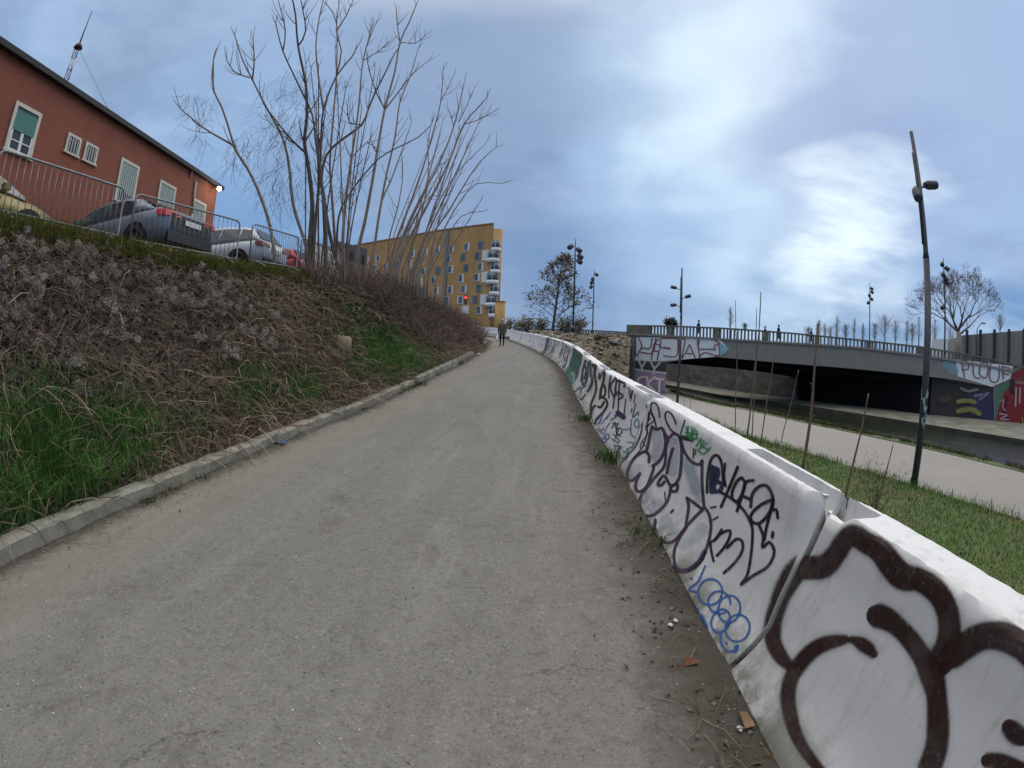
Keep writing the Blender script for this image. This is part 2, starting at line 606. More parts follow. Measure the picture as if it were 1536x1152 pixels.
st = t.math('MULTIPLY', t.smooth(vo.outputs['Distance'], 0.22, 0.12), t.smooth(t.noise(co, 21.0, 2), 0.60, 0.68))
c = t.mix(t.math('MULTIPLY', st, 0.7), c, (0.36, 0.34, 0.30))
a = t.node('ShaderNodeAttribute', attribute_name='edge')
en = t.noise(co, 3.4, 7, 0.68, 0.4)
ef = t.math('MULTIPLY', t.smooth(t.math('ADD', a.outputs['Fac'], t.math('MULTIPLY', en, 1.1)), 0.66, 1.42), 0.88)
ec = t.mix(t.noise(co, 9.0, 6, 0.7), (0.026, 0.022, 0.016), (0.092, 0.076, 0.056))
c = t.mix(ef, c, ec)
b_ = t.node('ShaderNodeAttribute', attribute_name='sand')
sf = t.math('MULTIPLY', t.smooth(t.math('ADD', b_.outputs['Fac'], t.math('MULTIPLY', t.noise(co, 2.3, 6, 0.7), 0.9)), 0.75, 1.2), 0.32)
c = t.mix(t.math('MULTIPLY', sf, t.math('SUBTRACT', 1.0, ef)), c, (0.205, 0.18, 0.132))
t.put(p.inputs['Base Color'], c)
p.inputs['Roughness'].default_value = 0.92
p.inputs['Specular IOR Level'].default_value = 0.25
bp = t.node('ShaderNodeBump')
bp.inputs['Strength'].default_value = 0.55
bp.inputs['Distance'].default_value = 0.012
t.put(bp.inputs['Height'], t.math('ADD', t.math('MULTIPLY', sp, 0.6), t.math('ADD', t.math('MULTIPLY', en, 1.2), st)))
t.put(p.inputs['Normal'], bp.outputs[0])
ys = np.concatenate([np.arange(-5, 12, .12), np.arange(12, 44, .4), np.arange(44, 64.2, .8)])
S = np.linspace(0, 1, 60)
PXs = np.interp(ys, PATH[:, 1], PATH[:, 0])
xr = PXs + .35
xl = ip(KX, ys) - .12
X = xl[:, None] + (xr - xl)[:, None] * S[None]
Y = np.repeat(ys[:, None], len(S), 1)
Z = zr(X, Y) + 0.012 * vnoise(X, Y, 1.3, 3)
dr = PXs[:, None] - X
dl = X - ip(KX, ys)[:, None]
edge = np.maximum(np.clip(0.92 - dr / 0.85, -1, 1), np.clip(0.98 - dl / 0.36, -1, 1))
sand = np.clip(1.0 - np.abs(dl - .55) / .8, 0, 1)
Z += 0.03 * np.clip(edge, 0, 1) * (0.6 + vnoise(X, Y, 4.0, 8))
gridmesh('path', X, Y, Z, m, {'edge': edge, 'sand': sand})

# ---- kerb
ksec = [(0, -.25), (0, .135), (-.025, .155), (-.19, .158), (-.21, .14), (-.21, -.2)]
ky = np.concatenate([np.arange(-5, 21.3, .15)])
kb = MB()
V = []
for yy in ky:
    j = 0.012 * math.sin(yy * 1.7) + 0.008 * math.sin(yy * 5.1)
    u = (yy + 50) % 1.98
    dip = -.018 if u < .15 else 0
    if 12.2 < yy < 12.55:
        dip = -.26
    for k, (dx, dz) in enumerate(ksec):
        jit = 0.012 * math.sin(yy * 9.7 + k * 2.1) + 0.008 * rnd.uniform(-1, 1)
        V.append((ip(KX, yy) + dx + j + (jit if dz > 0 else 0), yy, zr(-3.9, yy) + dz + dip * (dz > 0) + (jit * .6 if dz > 0 else 0)))
n = len(ksec)
F = [(i * n + k, i * n + k + 1, (i + 1) * n + k + 1, (i + 1) * n + k) for i in range(len(ky) - 1) for k in range(n - 1)]
kb.add(V, F)
tag(kb.build('kerb', M['kerb']), kind='structure')

# ---- embankment and the car park plateau above it
TS = np.concatenate([np.linspace(0, 1, 30), np.array([1.0, 1.0, 1.0, 1.0, 1.0])])


def bank(y, t):
    """surface of the embankment: t 0 at the kerb, 1 at the crest"""
    y, t = np.asarray(y, float), np.asarray(t, float)
    xk = ip(KX, y) - .2
    zk = zr(ip(KX, y), y) + np.where(y < 21, .13, .02)
    xc, zcr = ip(CRX, y), ip(CRZ, y)
    prof = t ** 1.25 * (1 - .22 * t) / .78
    x = xk + (xc - xk) * t
    z = zk + (zcr - zk) * np.where(t < 1, prof, 1.0)
    wob = np.sin(np.pi * np.clip(t, 0, 1))
    return x, y + 0 * t, z + wob * (0.10 * vnoise(x, y, 1.4, 1) + 0.05 * vnoise(x, y, 4.2, 2))


m = bpy.data.materials.new('bank_soil')
m.use_nodes = True
t = NT(m.node_tree)
p = t.n['Principled BSDF']
co = t.node('ShaderNodeNewGeometry').outputs['Position']
c = t.mix(t.noise(co, 2.2, 6, 0.65), (0.055, 0.042, 0.030), (0.145, 0.115, 0.078))
c = t.mix(t.math('MULTIPLY', t.smooth(t.noise(co, 1.1, 5, 0.6), 0.52, 0.7), 0.6), c, (0.052, 0.062, 0.022))
t.put(p.inputs['Base Color'], c)
p.inputs['Roughness'].default_value = 1.0
bp = t.node('ShaderNodeBump')
bp.inputs['Strength'].default_value = 0.8
bp.inputs['Distance'].default_value = 0.06
t.put(bp.inputs['Height'], t.noise(co, 14, 7, 0.7))
t.put(p.inputs['Normal'], bp.outputs[0])
ys = np.concatenate([np.arange(-8, 30, .3), np.arange(30, 60.1, 1.0)])
rows = []
for yy in ys:
    x, y_, z = bank(np.full(30, yy), np.linspace(0, 1, 30))
    r = [(a, yy, b) for a, b in zip(x, z)]
    xc, zc_ = float(ip(CRX, yy)), float(ip(CRZ, yy))
    for dx in (-.5, -1.2, -3, -8, -30, -90):
        r.append((xc + dx, yy, zc_ + .05 * min(-dx, 1.2) + 0.03 * float(vnoise(xc + dx, yy, .9, 4))))
    rows.append(r)
A = np.array(rows)
gridmesh('embankment', A[..., 0], A[..., 1], A[..., 2], m)

# street level beyond the top of the ramp, and the land behind everything on that side
ms = mat('street_tarmac', (0.12, 0.12, 0.12), 0.9, 0.2, 1.0, obj=False)
def slab(name, pts, depth, m):
    n = len(pts)
    V = list(pts) + [(q[0], q[1], q[2] - depth) for q in pts]
    me = npmesh(name, V, [tuple(range(n))] + [(i, n + i, n + (i + 1) % n, (i + 1) % n) for i in range(n)])
    return tag(link(name, me, None, (m,)), kind='structure')


slab('street', [(-140, 61, 4.35), (-12, 61, 4.35), (-5, 50, 3.55), (7.5, 45.5, 3.72), (13.5, 60, 4.05), (14, 100, 4.3), (8, 160, 4.6), (8, 600, 6), (-140, 600, 6)], 5, ms)

# ---- right-hand side: grass strip, towpath, canal
TN = np.array([(-6, 10.0), (0, 9.6), (5.4, 9.1), (8.8, 8.6), (11.2, 8.15), (16.3, 7.2), (23, 7.4), (30, 7.6), (40, 7.9), (60, 4.0)])
TF = np.array([(-6, 15.0), (5, 14.8), (9, 14.6), (14, 14.1), (20.5, 12.7), (28, 11.7), (34, 11.9), (40, 12.6), (49, 13.6), (70, 9.0)])


def zt(y):
    return np.interp(y, [0, 25, 42, 60], [-.8, -.8, -1.3, -1.3])


def grass_z(x, y):
    xb = np.interp(y, PATH[:, 1], PATH[:, 0]) + .8
    f = np.clip((x - xb) / np.maximum(ip(TN, y) - xb, .5), 0, 1)
    s = np.clip(f / .62, 0, 1)
    z = (ip(ZP, y) - .06) * (1 - s) + (zt(y) + .03) * s
    return z + .03 * vnoise(x, y, 2.0, 5) * np.sin(np.pi * np.clip(f * .9 + .1, 0, 1))


mg = bpy.data.materials.new('turf_soil')
mg.use_nodes = True
t = NT(mg.node_tree)
p = t.n['Principled BSDF']
co = t.node('ShaderNodeNewGeometry').outputs['Position']
c = t.mix(t.noise(co, 3.0, 6, 0.7), (0.05, 0.075, 0.02), (0.11, 0.13, 0.042))
c = t.mix(t.math('MULTIPLY', t.smooth(t.noise(co, 1.2, 5, 0.65), 0.50, 0.70), 0.8), c, (0.10, 0.085, 0.05))
t.put(p.inputs['Base Color'], c)
p.inputs['Roughness'].default_value = 1.0
ys = np.concatenate([np.arange(-5, 26, .3), np.arange(26, 46, .8)])
S = np.linspace(0, 1, 36)
xb = np.interp(ys, PATH[:, 1], PATH[:, 0]) + .3
X = xb[:, None] + (ip(TN, ys) + .15 - xb)[:, None] * S[None]
Y = np.repeat(ys[:, None], len(S), 1)
gridmesh('grass_strip', X, Y, grass_z(X, Y), mg)

m = bpy.data.materials.new('towpath_surface')
m.use_nodes = True
t = NT(m.node_tree)
p = t.n['Principled BSDF']
co = t.node('ShaderNodeNewGeometry').outputs['Position']
c = t.mix(t.noise(co, 0.5, 6, 0.6), (0.195, 0.178, 0.158), (0.26, 0.24, 0.217))
c = t.mix(t.math('MULTIPLY', t.smooth(t.noise(co, 1.8, 6, 0.7), 0.52, 0.72), 0.45), c, (0.155, 0.138, 0.12))
c = t.mix(t.math('MULTIPLY', t.smooth(t.noise(co, 60, 3, 0.7), 0.58, 0.7), 0.4), c, (0.36, 0.34, 0.31))
t.put(p.inputs['Base Color'], c)
p.inputs['Roughness'].default_value = 0.9
ys = np.arange(-6, 62, .5)
S = np.linspace(0, 1, 24)
x0, x1 = ip(TN, ys), ip(TF, ys)
X = x0[:, None] + (x1 - x0)[:, None] * S[None]
Y = np.repeat(ys[:, None], 24, 1)
Z = zt(Y) + 0 * X + .01 * vnoise(X, Y, 1.0, 6)
gridmesh('towpath', X, Y, Z, m)
# canal bank between towpath and water
X = x1[:, None] + np.array([-.3, .15, .35, .6, .75])[None] + 0.08 * vnoise(Y[:, :5], Y[:, :5] * 0, 2.1, 7)
Z = zt(Y[:, :5]) + np.array([.02, .04, -.25, -.75, -2.2])[None]
gridmesh('canal_bank', X, Y[:, :5], Z, mg)

m = bpy.data.materials.new('canal_water')
m.use_nodes = True
t = NT(m.node_tree)
p = t.n['Principled BSDF']
co = t.node('ShaderNodeNewGeometry').outputs['Position']
t.put(p.inputs['Base Color'], t.mix(t.noise(co, 0.3, 4), (0.016, 0.020, 0.012), (0.028, 0.032, 0.02)))
p.inputs['Roughness'].default_value = 0.12
p.inputs['Specular IOR Level'].default_value = 0.6
bp = t.node('ShaderNodeBump')
bp.inputs['Strength'].default_value = 0.6
bp.inputs['Distance'].default_value = 0.05
t.put(bp.inputs['Height'], t.math('ADD', t.noise(t.mapping(co, rot=(0, 0, .5), scale=(1, 2.6, 1)), 2.6, 5, 0.6), t.math('MULTIPLY', t.noise(co, 0.8, 3), 0.8)))
t.put(p.inputs['Normal'], bp.outputs[0])
me = npmesh('water', [(12, -60, -1.7), (75, -60, -1.7), (75, 140, -1.7), (4, 140, -1.7)], [(0, 1, 2, 3)])
tag(link('water', me, None, (m,)), kind='structure')

# far bank: concrete ledge on the water, then the quay wall
LEDGE = [(40, -40), (33.5, 0), (28.3, 18), (26.4, 24.3), (22.6, 37.8), (18.4, 45.5), (16.6, 65), (14, 95), (10, 140)]
BACKL = [(62, -40), (52, 0), (40, 22), (36.4, 26.1), (24.6, 41.2), (21.6, 52), (19.6, 70), (17, 95), (13, 140)]
b = MB()
for (a0, a1), (c0, c1), (b0, b1), (d0, d1) in zip(LEDGE, LEDGE[1:], BACKL, BACKL[1:]):
    b.add([(a0, a1, -1.38), (c0, c1, -1.38), (d0, d1, -1.2), (b0, b1, -1.2)], [(0, 1, 2, 3)])
    b.add([(a0, a1, -1.38), (c0, c1, -1.38), (c0, c1, -2.6), (a0, a1, -2.6)], [(0, 1, 2, 3)], 1)
tag(b.build('far_quay', [mat('quay_concrete', (0.165, 0.155, 0.125), 0.9, 0.3, 1.2, 0.3, 20, dark=(0.05, 0.055, 0.03), obj=False), mat('wet_quay_face', (0.05, 0.05, 0.034), .8, .4, 2.0, obj=False)]), kind='structure')
# land above the far quay
fl = [(21.9, 52, 2.9), (20, 70, 2.9), (17.3, 95, 2.9), (13.3, 140, 2.9), (60, 300, 3.4), (300, 300, 3.4), (300, -40, 2.6), (62, -40, 2.4), (52.3, 0, 2.4), (40.3, 22, 2.4), (42, 26, 2.9), (30, 44, 3.2)]
slab('far_bank', fl, 5, mat('far_land', (0.09, 0.085, 0.06), 0.95, 0.3, 0.6, obj=False))

# ================================================================== barriers with their spray paint
PROF = [(0, -.04), (0, .03), (.055, .094), (.12, .183), (.18, .283), (.21, .454), (.245, .586), (.277, .707), (.287, .79), (.298, .93), (.306, .975), (.33, 1.0)]
PH = np.array([q[1] for q in PROF])
PXF = np.array([q[0] for q in PROF])
BW, SEG = .86, 4.05
# joints along the path
fine_y = np.concatenate([np.linspace(a, b_, 60)[:-1] for a, b_ in zip(PATH[:-1, 1], PATH[1:, 1])])
fine_x = np.concatenate([np.linspace(a, b_, 60)[:-1] for a, b_ in zip(PATH[:-1, 0], PATH[1:, 0])])
arc = np.concatenate([[0], np.cumsum(np.hypot(np.diff(fine_x), np.diff(fine_y)))])
s0 = np.interp(-2.05, fine_y, arc)
JS = np.arange(s0, arc[-1], SEG)
JX, JY = np.interp(JS, arc, fine_x), np.interp(JS, arc, fine_y)
JZ = ip(ZP, JY) + np.interp(JY, [8, 16, 60], [0, .06, .06]) * np.clip(1.0 - JX, 0, 20)


def bar_hit(px, py):
    """where the sight line of a photograph pixel meets the barriers' front: (y, height)"""
    d = ray(px, py)
    tt = np.linspace(.4, 60, 3000)
    for _ in range(2):
        x, y, z = d[0] * tt, d[1] * tt, d[2] * tt + CAM_H
        h = z - np.interp(y, JY, JZ)
        f = (x - np.interp(y, JY, JX)) - np.where(h < 1, np.interp(h, PH, PXF), 9)
        i = np.nonzero((f >= 0) | ((h < 1.0) & (x - np.interp(y, JY, JX) >= .33)))[0]
        if len(i) == 0 or i[0] == 0:
            return None
        tt = np.linspace(tt[i[0] - 1], tt[i[0]], 60)
    return float(y[i[0]]), float(h[i[0]])


def bar_point(y, h, off):
    hh = min(max(h, -.03), .999)
    dx = np.interp(hh + .01, PH, PXF) - np.interp(hh - .01, PH, PXF)
    nx, nz = -.02, dx
    l = math.hypot(nx, nz)
    return (float(np.interp(y, JY, JX)) + float(np.interp(hh, PH, PXF)) + off * nx / l, y, float(np.interp(y, JY, JZ)) + hh + off * nz / l)


def catmull(P, step):
    P = [np.array(q, float) for q in P]
    if len(P) < 2:
        return P
    P = [2 * P[0] - P[1]] + P + [2 * P[-1] - P[-2]]
    o = []
    for i in range(1, len(P) - 2):
        n = max(2, int(np.linalg.norm((P[i + 1] - P[i])[:2]) / step))
        for k in range(n):
            u = k / n
            o.append(.5 * (2 * P[i] + (P[i + 1] - P[i - 1]) * u + (2 * P[i - 1] - 5 * P[i] + 4 * P[i + 1] - P[i + 2]) * u * u + (3 * P[i] - P[i - 1] - 3 * P[i + 1] + P[i + 2]) * u ** 3))
    o.append(P[-2])
    return o


LAYER = [0]
SPR = [0.0]


def stroke_quads(pts, wd, step, soft, caps=True):
    """2D stroke -> rows of 2D points across it (soft edge, core ..., soft edge)"""
    P = catmull([(q[0], q[1], (q[2] if len(q) > 2 else wd)) for q in pts], step)
    rows = []
    for i, q in enumerate(P):
        d = P[min(i + 1, len(P) - 1)][:2] - P[max(i - 1, 0)][:2]
        l = np.linalg.norm(d)
        if l < 1e-6:
            continue
        d /= l
        n = np.array([-d[1], d[0]])
        hw = max(q[2] / 2 - soft * .55, q[2] * .28)
        rows.append((q[:2], d, n, hw))
    big = max((r[3] for r in rows), default=0)
    nc = 2 if big < step * 1.6 else int(min(12, 2 + big / step * 1.3))
    T = np.linspace(-1, 1, nc)
    out = []

    def row(c, n, e, sf):
        return [c - n * (e + sf)] + [c + n * e * k for k in T] + [c + n * (e + sf)]
    for r, sg in ((rows[0], -1), (None, 0), (rows[-1], 1)) if rows else ():
        if r is None:
            out += [row(c, n, hw, soft) for c, d, n, hw in rows]
            continue
        c, d, n, hw = r
        cp = [row(c + d * sg * hw * k, n, hw * math.sqrt(max(0, 1 - k * k)), soft * .4) for k in (1.0, .9, .65)]
        out += cp if sg < 0 else cp[::-1]
    return out


BARPAINT = {}      # segment index -> [verts, faces, colours]


def seg_of(y):
    return int(np.clip(np.searchsorted(JY, y) - 1, 0, len(JY) - 2))


def put_rows(store, rows3, colr, alpha):
    V, F, C = store
    b = len(V)
    k_ = len(rows3[0])
    for r in rows3:
        V.extend(r)
        SPR[0] += rnd.gauss(0, .012) - .08 * SPR[0]
        al = alpha * min(1.0, max(.85, .98 + SPR[0]))
        C.extend([(*colr, 0)] + [(*colr, al)] * (k_ - 2) + [(*colr, 0)])
    for i in range(len(rows3) - 1):
        for k in range(k_ - 1):
            F.append((b + i * k_ + k, b + i * k_ + k + 1, b + (i + 1) * k_ + k + 1, b + (i + 1) * k_ + k))


def spray(pts, wd, colr, alpha=1.0, soft=1.6, off=(0, 0), sc=1.0, step=3.0, layer=None):
    """stroke given in photograph pixels (off + p/sc) laid on the barriers"""
    LAYER[0] += 1
    lo = .0022 + .00003 * LAYER[0]
    pts = [(off[0] + q[0] / sc, off[1] + q[1] / sc) + ((q[2] / sc,) if len(q) > 2 else ()) for q in pts]
    rows = stroke_quads(pts, wd / sc, step, soft)
    H = [[bar_hit(*q) for q in r] for r in rows]
    P3 = [[None if h is None else bar_point(h[0], h[1], lo) for h in r] for r in H]
    cc = len(rows[0]) if rows else 0
    al = []
    for _ in rows:
        SPR[0] += rnd.gauss(0, .012) - .08 * SPR[0]
        al.append(alpha * min(1.0, max(.85, .98 + SPR[0])))
    for i in range(len(rows) - 1):
        for k in range(cc - 1):
            c4 = ((i, k), (i, k + 1), (i + 1, k + 1), (i + 1, k))
            if any(H[a][b] is None for a, b in c4):
                continue
            for sg in {seg_of(H[a][b][0]) for a, b in c4}:       # cut cleanly at the open joint between two blocks
                y0, y1 = JY[sg] + .024, JY[sg + 1] - .024
                ys_ = [min(max(H[a][b][0], y0), y1) for a, b in c4]
                if max(ys_) - min(ys_) < 1e-6:
                    continue
                V, F, C = BARPAINT.setdefault(sg, ([], [], []))
                n0 = len(V)
                V.extend([P3[a][b] if abs(y_ - H[a][b][0]) < 1e-9 else bar_point(y_, H[a][b][1], lo) for (a, b), y_ in zip(c4, ys_)])
                C.extend([(*colr, 0 if b in (0, cc - 1) else al[a]) for a, b in c4])
                F.append((n0, n0 + 1, n0 + 2, n0 + 3))


def spray_local(seg, pts, wd, colr, alpha=1.0, soft=.012, step=.03):
    """stroke on a barrier further up: pts are (metres along, height)"""
    LAYER[0] += 1
    lo = .0022 + .00003 * LAYER[0]
    rows = stroke_quads(pts, wd, step, soft)
    ax, ay, bx, by = JX[seg], JY[seg], JX[seg + 1], JY[seg + 1]
    L = math.hypot(bx - ax, by - ay)
    run = []
    for r in rows:
        P3 = []
        for q in r:
            u, h = min(max(q[0], .03), L - .03) / L, min(max(q[1], .0), .985)
            px_ = float(np.interp(h, PH, PXF))
            nx, ny = (by - ay) / L, -(bx - ax) / L          # away from the path
            z = JZ[seg] + (JZ[seg + 1] - JZ[seg]) * u
            P3.append((ax + (bx - ax) * u + nx * (px_ - lo), ay + (by - ay) * u + ny * (px_ - lo), z + h + lo * .3))
        run.append(P3)
    if len(run) > 1:
        put_rows(BARPAINT.setdefault(seg, ([], [], [])), run, colr, alpha)


def ring(cx, cy, rx, ry, rot=0.0, n=14, a0=0.0, a1=6.5):
    c, s = math.cos(rot), math.sin(rot)
    return [(cx + rx * math.cos(a) * c - ry * math.sin(a) * s, cy + rx * math.cos(a) * s + ry * math.sin(a) * c) for a in [a0 + (a1 - a0) * i / n for i in range(n + 1)]]


BROWN, PURP, BLK, BLUE = (0.036, 0.0155, 0.0125), (0.060, 0.030, 0.066), (0.010, 0.010, 0.013), (0.035, 0.115, 0.36)
K = dict(off=(1040, 740), sc=2.796)
# big brown outline on the nearest barrier
for q, wdt in [([(415, 735, 34), (372, 690, 58), (338, 625, 66), (335, 550, 70), (358, 465, 72), (392, 385, 84), (440, 318, 96), (500, 310, 98), (550, 305, 94), (598, 255, 84), (630, 205, 82), (668, 172, 84),
                 (725, 205, 88), (785, 240, 96), (832, 300, 104), (880, 348, 112), (950, 362, 98), (1012, 402, 96), (1055, 462, 92), (1075, 540, 92), (1072, 610, 94), (1052, 668, 100), (1035, 720, 104)], 80),
               ([(770, 512, 100), (805, 522, 98), (860, 560, 80), (910, 612, 80), (965, 690, 84), (1002, 765, 100), (1022, 850, 84), (1028, 960, 90), (1022, 1060, 92), (990, 1160, 96)], 84),
               ([(650, 612, 22), (632, 614, 40), (560, 628, 60), (500, 660, 64), (448, 716, 64), (412, 775, 60), (398, 850, 62), (408, 930, 58), (432, 1010, 52), (470, 1080, 46), (535, 1165, 40)], 60),
               ([(655, 612, 14), (680, 617, 36), (710, 632, 56), (742, 656, 52), (764, 682, 22)], 40),
               ([(1085, 690, 96), (1140, 640, 110), (1215, 600, 112), (1300, 600, 120), (1400, 650, 120), (1480, 740, 120)], 110),
               ([(1325, 975, 70), (1352, 1005, 84), (1380, 1030, 70)], 80), ([(1230, 1120, 60), (1290, 1125, 70), (1380, 1165, 76)], 70)]:
    spray([(*k_[:2], k_[2] * 1.25) for k_ in q], wdt * 1.25, BROWN, .18, 14, step=6.0, **K)
    spray([(*k_[:2], k_[2] * 1.02) for k_ in q], wdt, BROWN, .97, 5.5, step=5.0, **K)
# second barrier: purple bubble letters with grey fill, black tag, blue scrawl
K = dict(off=(900, 560), sc=3.6)
FILL = (0.44, 0.48, 0.55)
for q, wdt, al in [([(300, 320), (315, 380), (300, 460)], 60, .55), ([(395, 360), (400, 430), (390, 540)], 52, .6), ([(470, 470), (500, 560), (520, 640)], 62, .7), ([(480, 500), (530, 640), (540, 690)], 30, .5),
                   ([(220, 500), (190, 560)], 40, .3), ([(260, 650), (270, 720), (320, 700)], 60, .35), ([(340, 790), (400, 850)], 70, .35), ([(440, 930), (520, 880), (560, 830)], 70, .3)]:
    spray(q, wdt, FILL, al, 7, **K)
for q in [[(265, 480), (266, 445), (245, 422), (200, 445), (165, 490), (148, 540), (152, 575), (172, 580), (200, 560), (218, 540)], [(218, 540), (195, 590), (195, 625), (215, 640), (250, 615), (275, 560), (290, 515), (285, 498)],
          [(285, 500), (320, 475), (345, 430), (355, 380), (350, 330), (335, 295), (305, 305), (285, 290)], [(283, 285), (270, 335), (262, 380), (250, 425)],
          [(350, 325), (372, 348), (400, 325), (430, 345), (441, 400), (440, 480), (430, 560), (405, 600), (382, 606), (362, 572), (345, 552), (322, 578), (312, 602), (328, 606), (350, 585)],
          [(395, 405), (376, 470), (362, 540)], [(374, 345), (358, 400), (354, 470), (342, 512), (300, 560), (260, 610), (230, 650), (215, 690), (220, 740), (245, 770), (285, 766), (330, 735), (365, 690), (380, 640), (385, 606)],
          [(388, 606), (420, 600), (415, 635), (390, 636)], [(438, 365), (460, 430), (500, 480), (538, 492), (553, 470)], [(553, 470), (552, 560), (558, 660), (563, 722)],
          [(470, 672), (480, 720), (470, 790), (465, 828)], [(470, 672), (510, 700), (556, 736)], [(556, 736), (510, 780), (465, 830)], [(300, 790), (298, 840), (320, 890), (360, 915), (400, 906), (440, 862), (465, 830)],
          [(563, 720), (590, 760), (601, 830), (585, 920), (555, 990), (510, 1035), (460, 1066), (420, 1061), (402, 1010), (405, 950), (430, 890), (470, 830)]]:
    spray(q, 17, PURP, .95, 1.1, **K)
spray([(400, 1050), (450, 1068), (520, 1040), (570, 960)], 26, PURP, .9, 1.5, **K)
for q, wdt in [([(292, 245), (275, 190), (282, 160), (306, 166), (320, 205), (323, 240)], 9), ([(305, 292), (290, 235), (268, 215), (262, 260)], 10), ([(411, 275), (400, 240), (375, 208), (355, 215), (356, 250), (380, 300), (405, 322)], 10),
               ([(262, 270), (240, 380), (180, 460)], 6), ([(460, 252), (435, 330)], 8), ([(440, 345), (500, 357)], 26), ([(508, 405), (505, 455)], 10), ([(520, 410), (516, 440)], 5), ([(250, 290), (300, 250)], 7),
               ([(350, 640), (355, 690)], 6), ([(385, 752), (398, 738)], 12), ([(570, 960), (555, 1010), (480, 1070)], 9), ([(230, 265), (222, 330), (190, 400), (120, 480), (105, 540)], 5)]:
    spray(q, wdt, BLK, .88, 1.0, **K)
NAVY = (0.012, 0.016, 0.07)
for q in [[(603, 500), (602, 560), (603, 640)], [(605, 508), (638, 520), (634, 566), (608, 580)], [(606, 588), (655, 592), (652, 632), (605, 640)], [(620, 530), (618, 625)]]:
    spray(q, 24, NAVY, .95, 1.0, **K)
for q, wdt in [([(580, 645), (582, 560), (596, 480), (616, 446), (640, 446), (660, 490), (666, 560), (670, 605)], 16), ([(678, 485), (672, 550), (682, 612)], 13), ([(746, 505), (715, 580), (682, 660), (655, 722)], 17),
               ([(766, 562), (740, 585), (716, 640), (720, 680), (745, 690), (770, 650), (785, 592), (766, 562)], 17), ([(832, 578), (790, 588), (770, 655), (742, 745)], 17), ([(774, 662), (812, 680)], 17),
               ([(816, 722), (825, 652), (860, 612), (900, 606), (930, 650), (936, 710), (905, 770), (862, 810), (822, 800), (820, 760), (868, 712), (936, 680)], 18),
               ([(650, 640), (720, 682), (780, 742), (818, 812), (826, 862), (820, 960), (800, 1080), (764, 1140)], 16), ([(764, 1140), (830, 1092), (900, 1050), (935, 1000), (942, 950), (915, 912), (880, 940), (884, 880), (862, 820)], 17),
               ([(936, 690), (920, 760), (902, 830), (890, 900)], 17), ([(925, 742), (954, 735), (963, 782)], 16), ([(936, 858), (933, 886)], 18), ([(660, 842), (622, 900), (600, 912), (603, 960), (616, 1016)], 14),
               ([(618, 902), (660, 862), (704, 850), (700, 890), (672, 940), (632, 986)], 15), ([(688, 942), (738, 896), (770, 908), (770, 960), (730, 1022), (670, 1080)], 16), ([(598, 726), (630, 720)], 10), ([(612, 792), (642, 774)], 9)]:
    spray(q, wdt, BLK, .97, 1.0, **K)
GRN = (0.055, 0.30, 0.115)
for q in [[(468, 290), (490, 345)], [(480, 285), (470, 330), (505, 365)], [(500, 290), (495, 360)], [(515, 300), (500, 350), (530, 350)], [(525, 310), (520, 355)], [(520, 395), (548, 350), (545, 400), (565, 360)], [(535, 410), (580, 375)],
          [(530, 415), (560, 435), (600, 400)], [(550, 395), (585, 410)], [(465, 320), (530, 330)]]:
    spray(q, 10, GRN, .85, 1.2, **K)
K = dict(off=(860, 700), sc=2.549)
for q in [[(506, 380), (478, 440), (444, 470), (482, 482)], ring(525, 480, 46, 50, .3), ring(560, 520, 44, 42, .8, a1=5.6), ring(598, 545, 42, 52, .2), ring(565, 590, 34, 46, .4), ring(630, 618, 46, 52, .3),
          [(566, 640), (566, 670), (585, 702), (612, 706), (632, 690)], [(452, 426), (456, 432)], [(585, 672), (590, 678)], [(470, 545), (500, 590), (480, 600)], [(495, 570), (515, 615)], [(455, 530), (480, 550)]]:
    spray(q, 8, BLUE, .92, .9, step=2.5, **K)
spray([(628, 688), (620, 706)], 18, BLUE, .9, 1, **K)
# third and fourth barriers: brown loops, purple letters, blue and teal scribbles
K = dict(off=(840, 540), sc=7.2, step=2.0)
BR2, PU2, TEAL, CYAN = (0.045, 0.022, 0.016), (0.045, 0.018, 0.070), (0.022, 0.085, 0.13), (0.13, 0.34, 0.42)
for q in [[(275, 10), (245, 120), (240, 230), (265, 290)], [(330, 10), (300, 100), (290, 200), (252, 300)], [(395, 50), (345, 60), (330, 140), (350, 230), (320, 310), (298, 340)], [(396, 60), (375, 140), (391, 250), (385, 350), (350, 440), (330, 500)],
          [(300, 40), (345, 50)], [(430, 150), (425, 200), (480, 115), (476, 200), (450, 300), (430, 420)], [(470, 260), (440, 330), (450, 400), (490, 370), (486, 290), (470, 260)], [(450, 400), (500, 430), (511, 490), (470, 560), (400, 640), (375, 690)],
          [(340, 490), (330, 600)], [(380, 490), (350, 540), (330, 620)], [(410, 500), (440, 512), (480, 450)], [(270, 60), (285, 110), (265, 200)]]:
    spray(q, 26, BR2, .92, .8, **K)
spray([(160, 345), (230, 300), (215, 400), (230, 430), (275, 375)], 18, (0.10, 0.05, 0.07), .85, .8, **K)
for q, wdt in [([(550, 170), (530, 300), (530, 410)], 18), ([(602, 190), (546, 290), (592, 420)], 20), ([(612, 200), (600, 330), (575, 520)], 18), ([(645, 215), (636, 400), (630, 540)], 18), ([(615, 222), (702, 255), (694, 290)], 26),
               ([(600, 300), (610, 380)], 22), ([(625, 345), (682, 385), (640, 425)], 22), ([(712, 420), (700, 540), (690, 640)], 14), ([(625, 568), (690, 618)], 56)]:
    spray(q, wdt, PU2, .95, .8, **K)
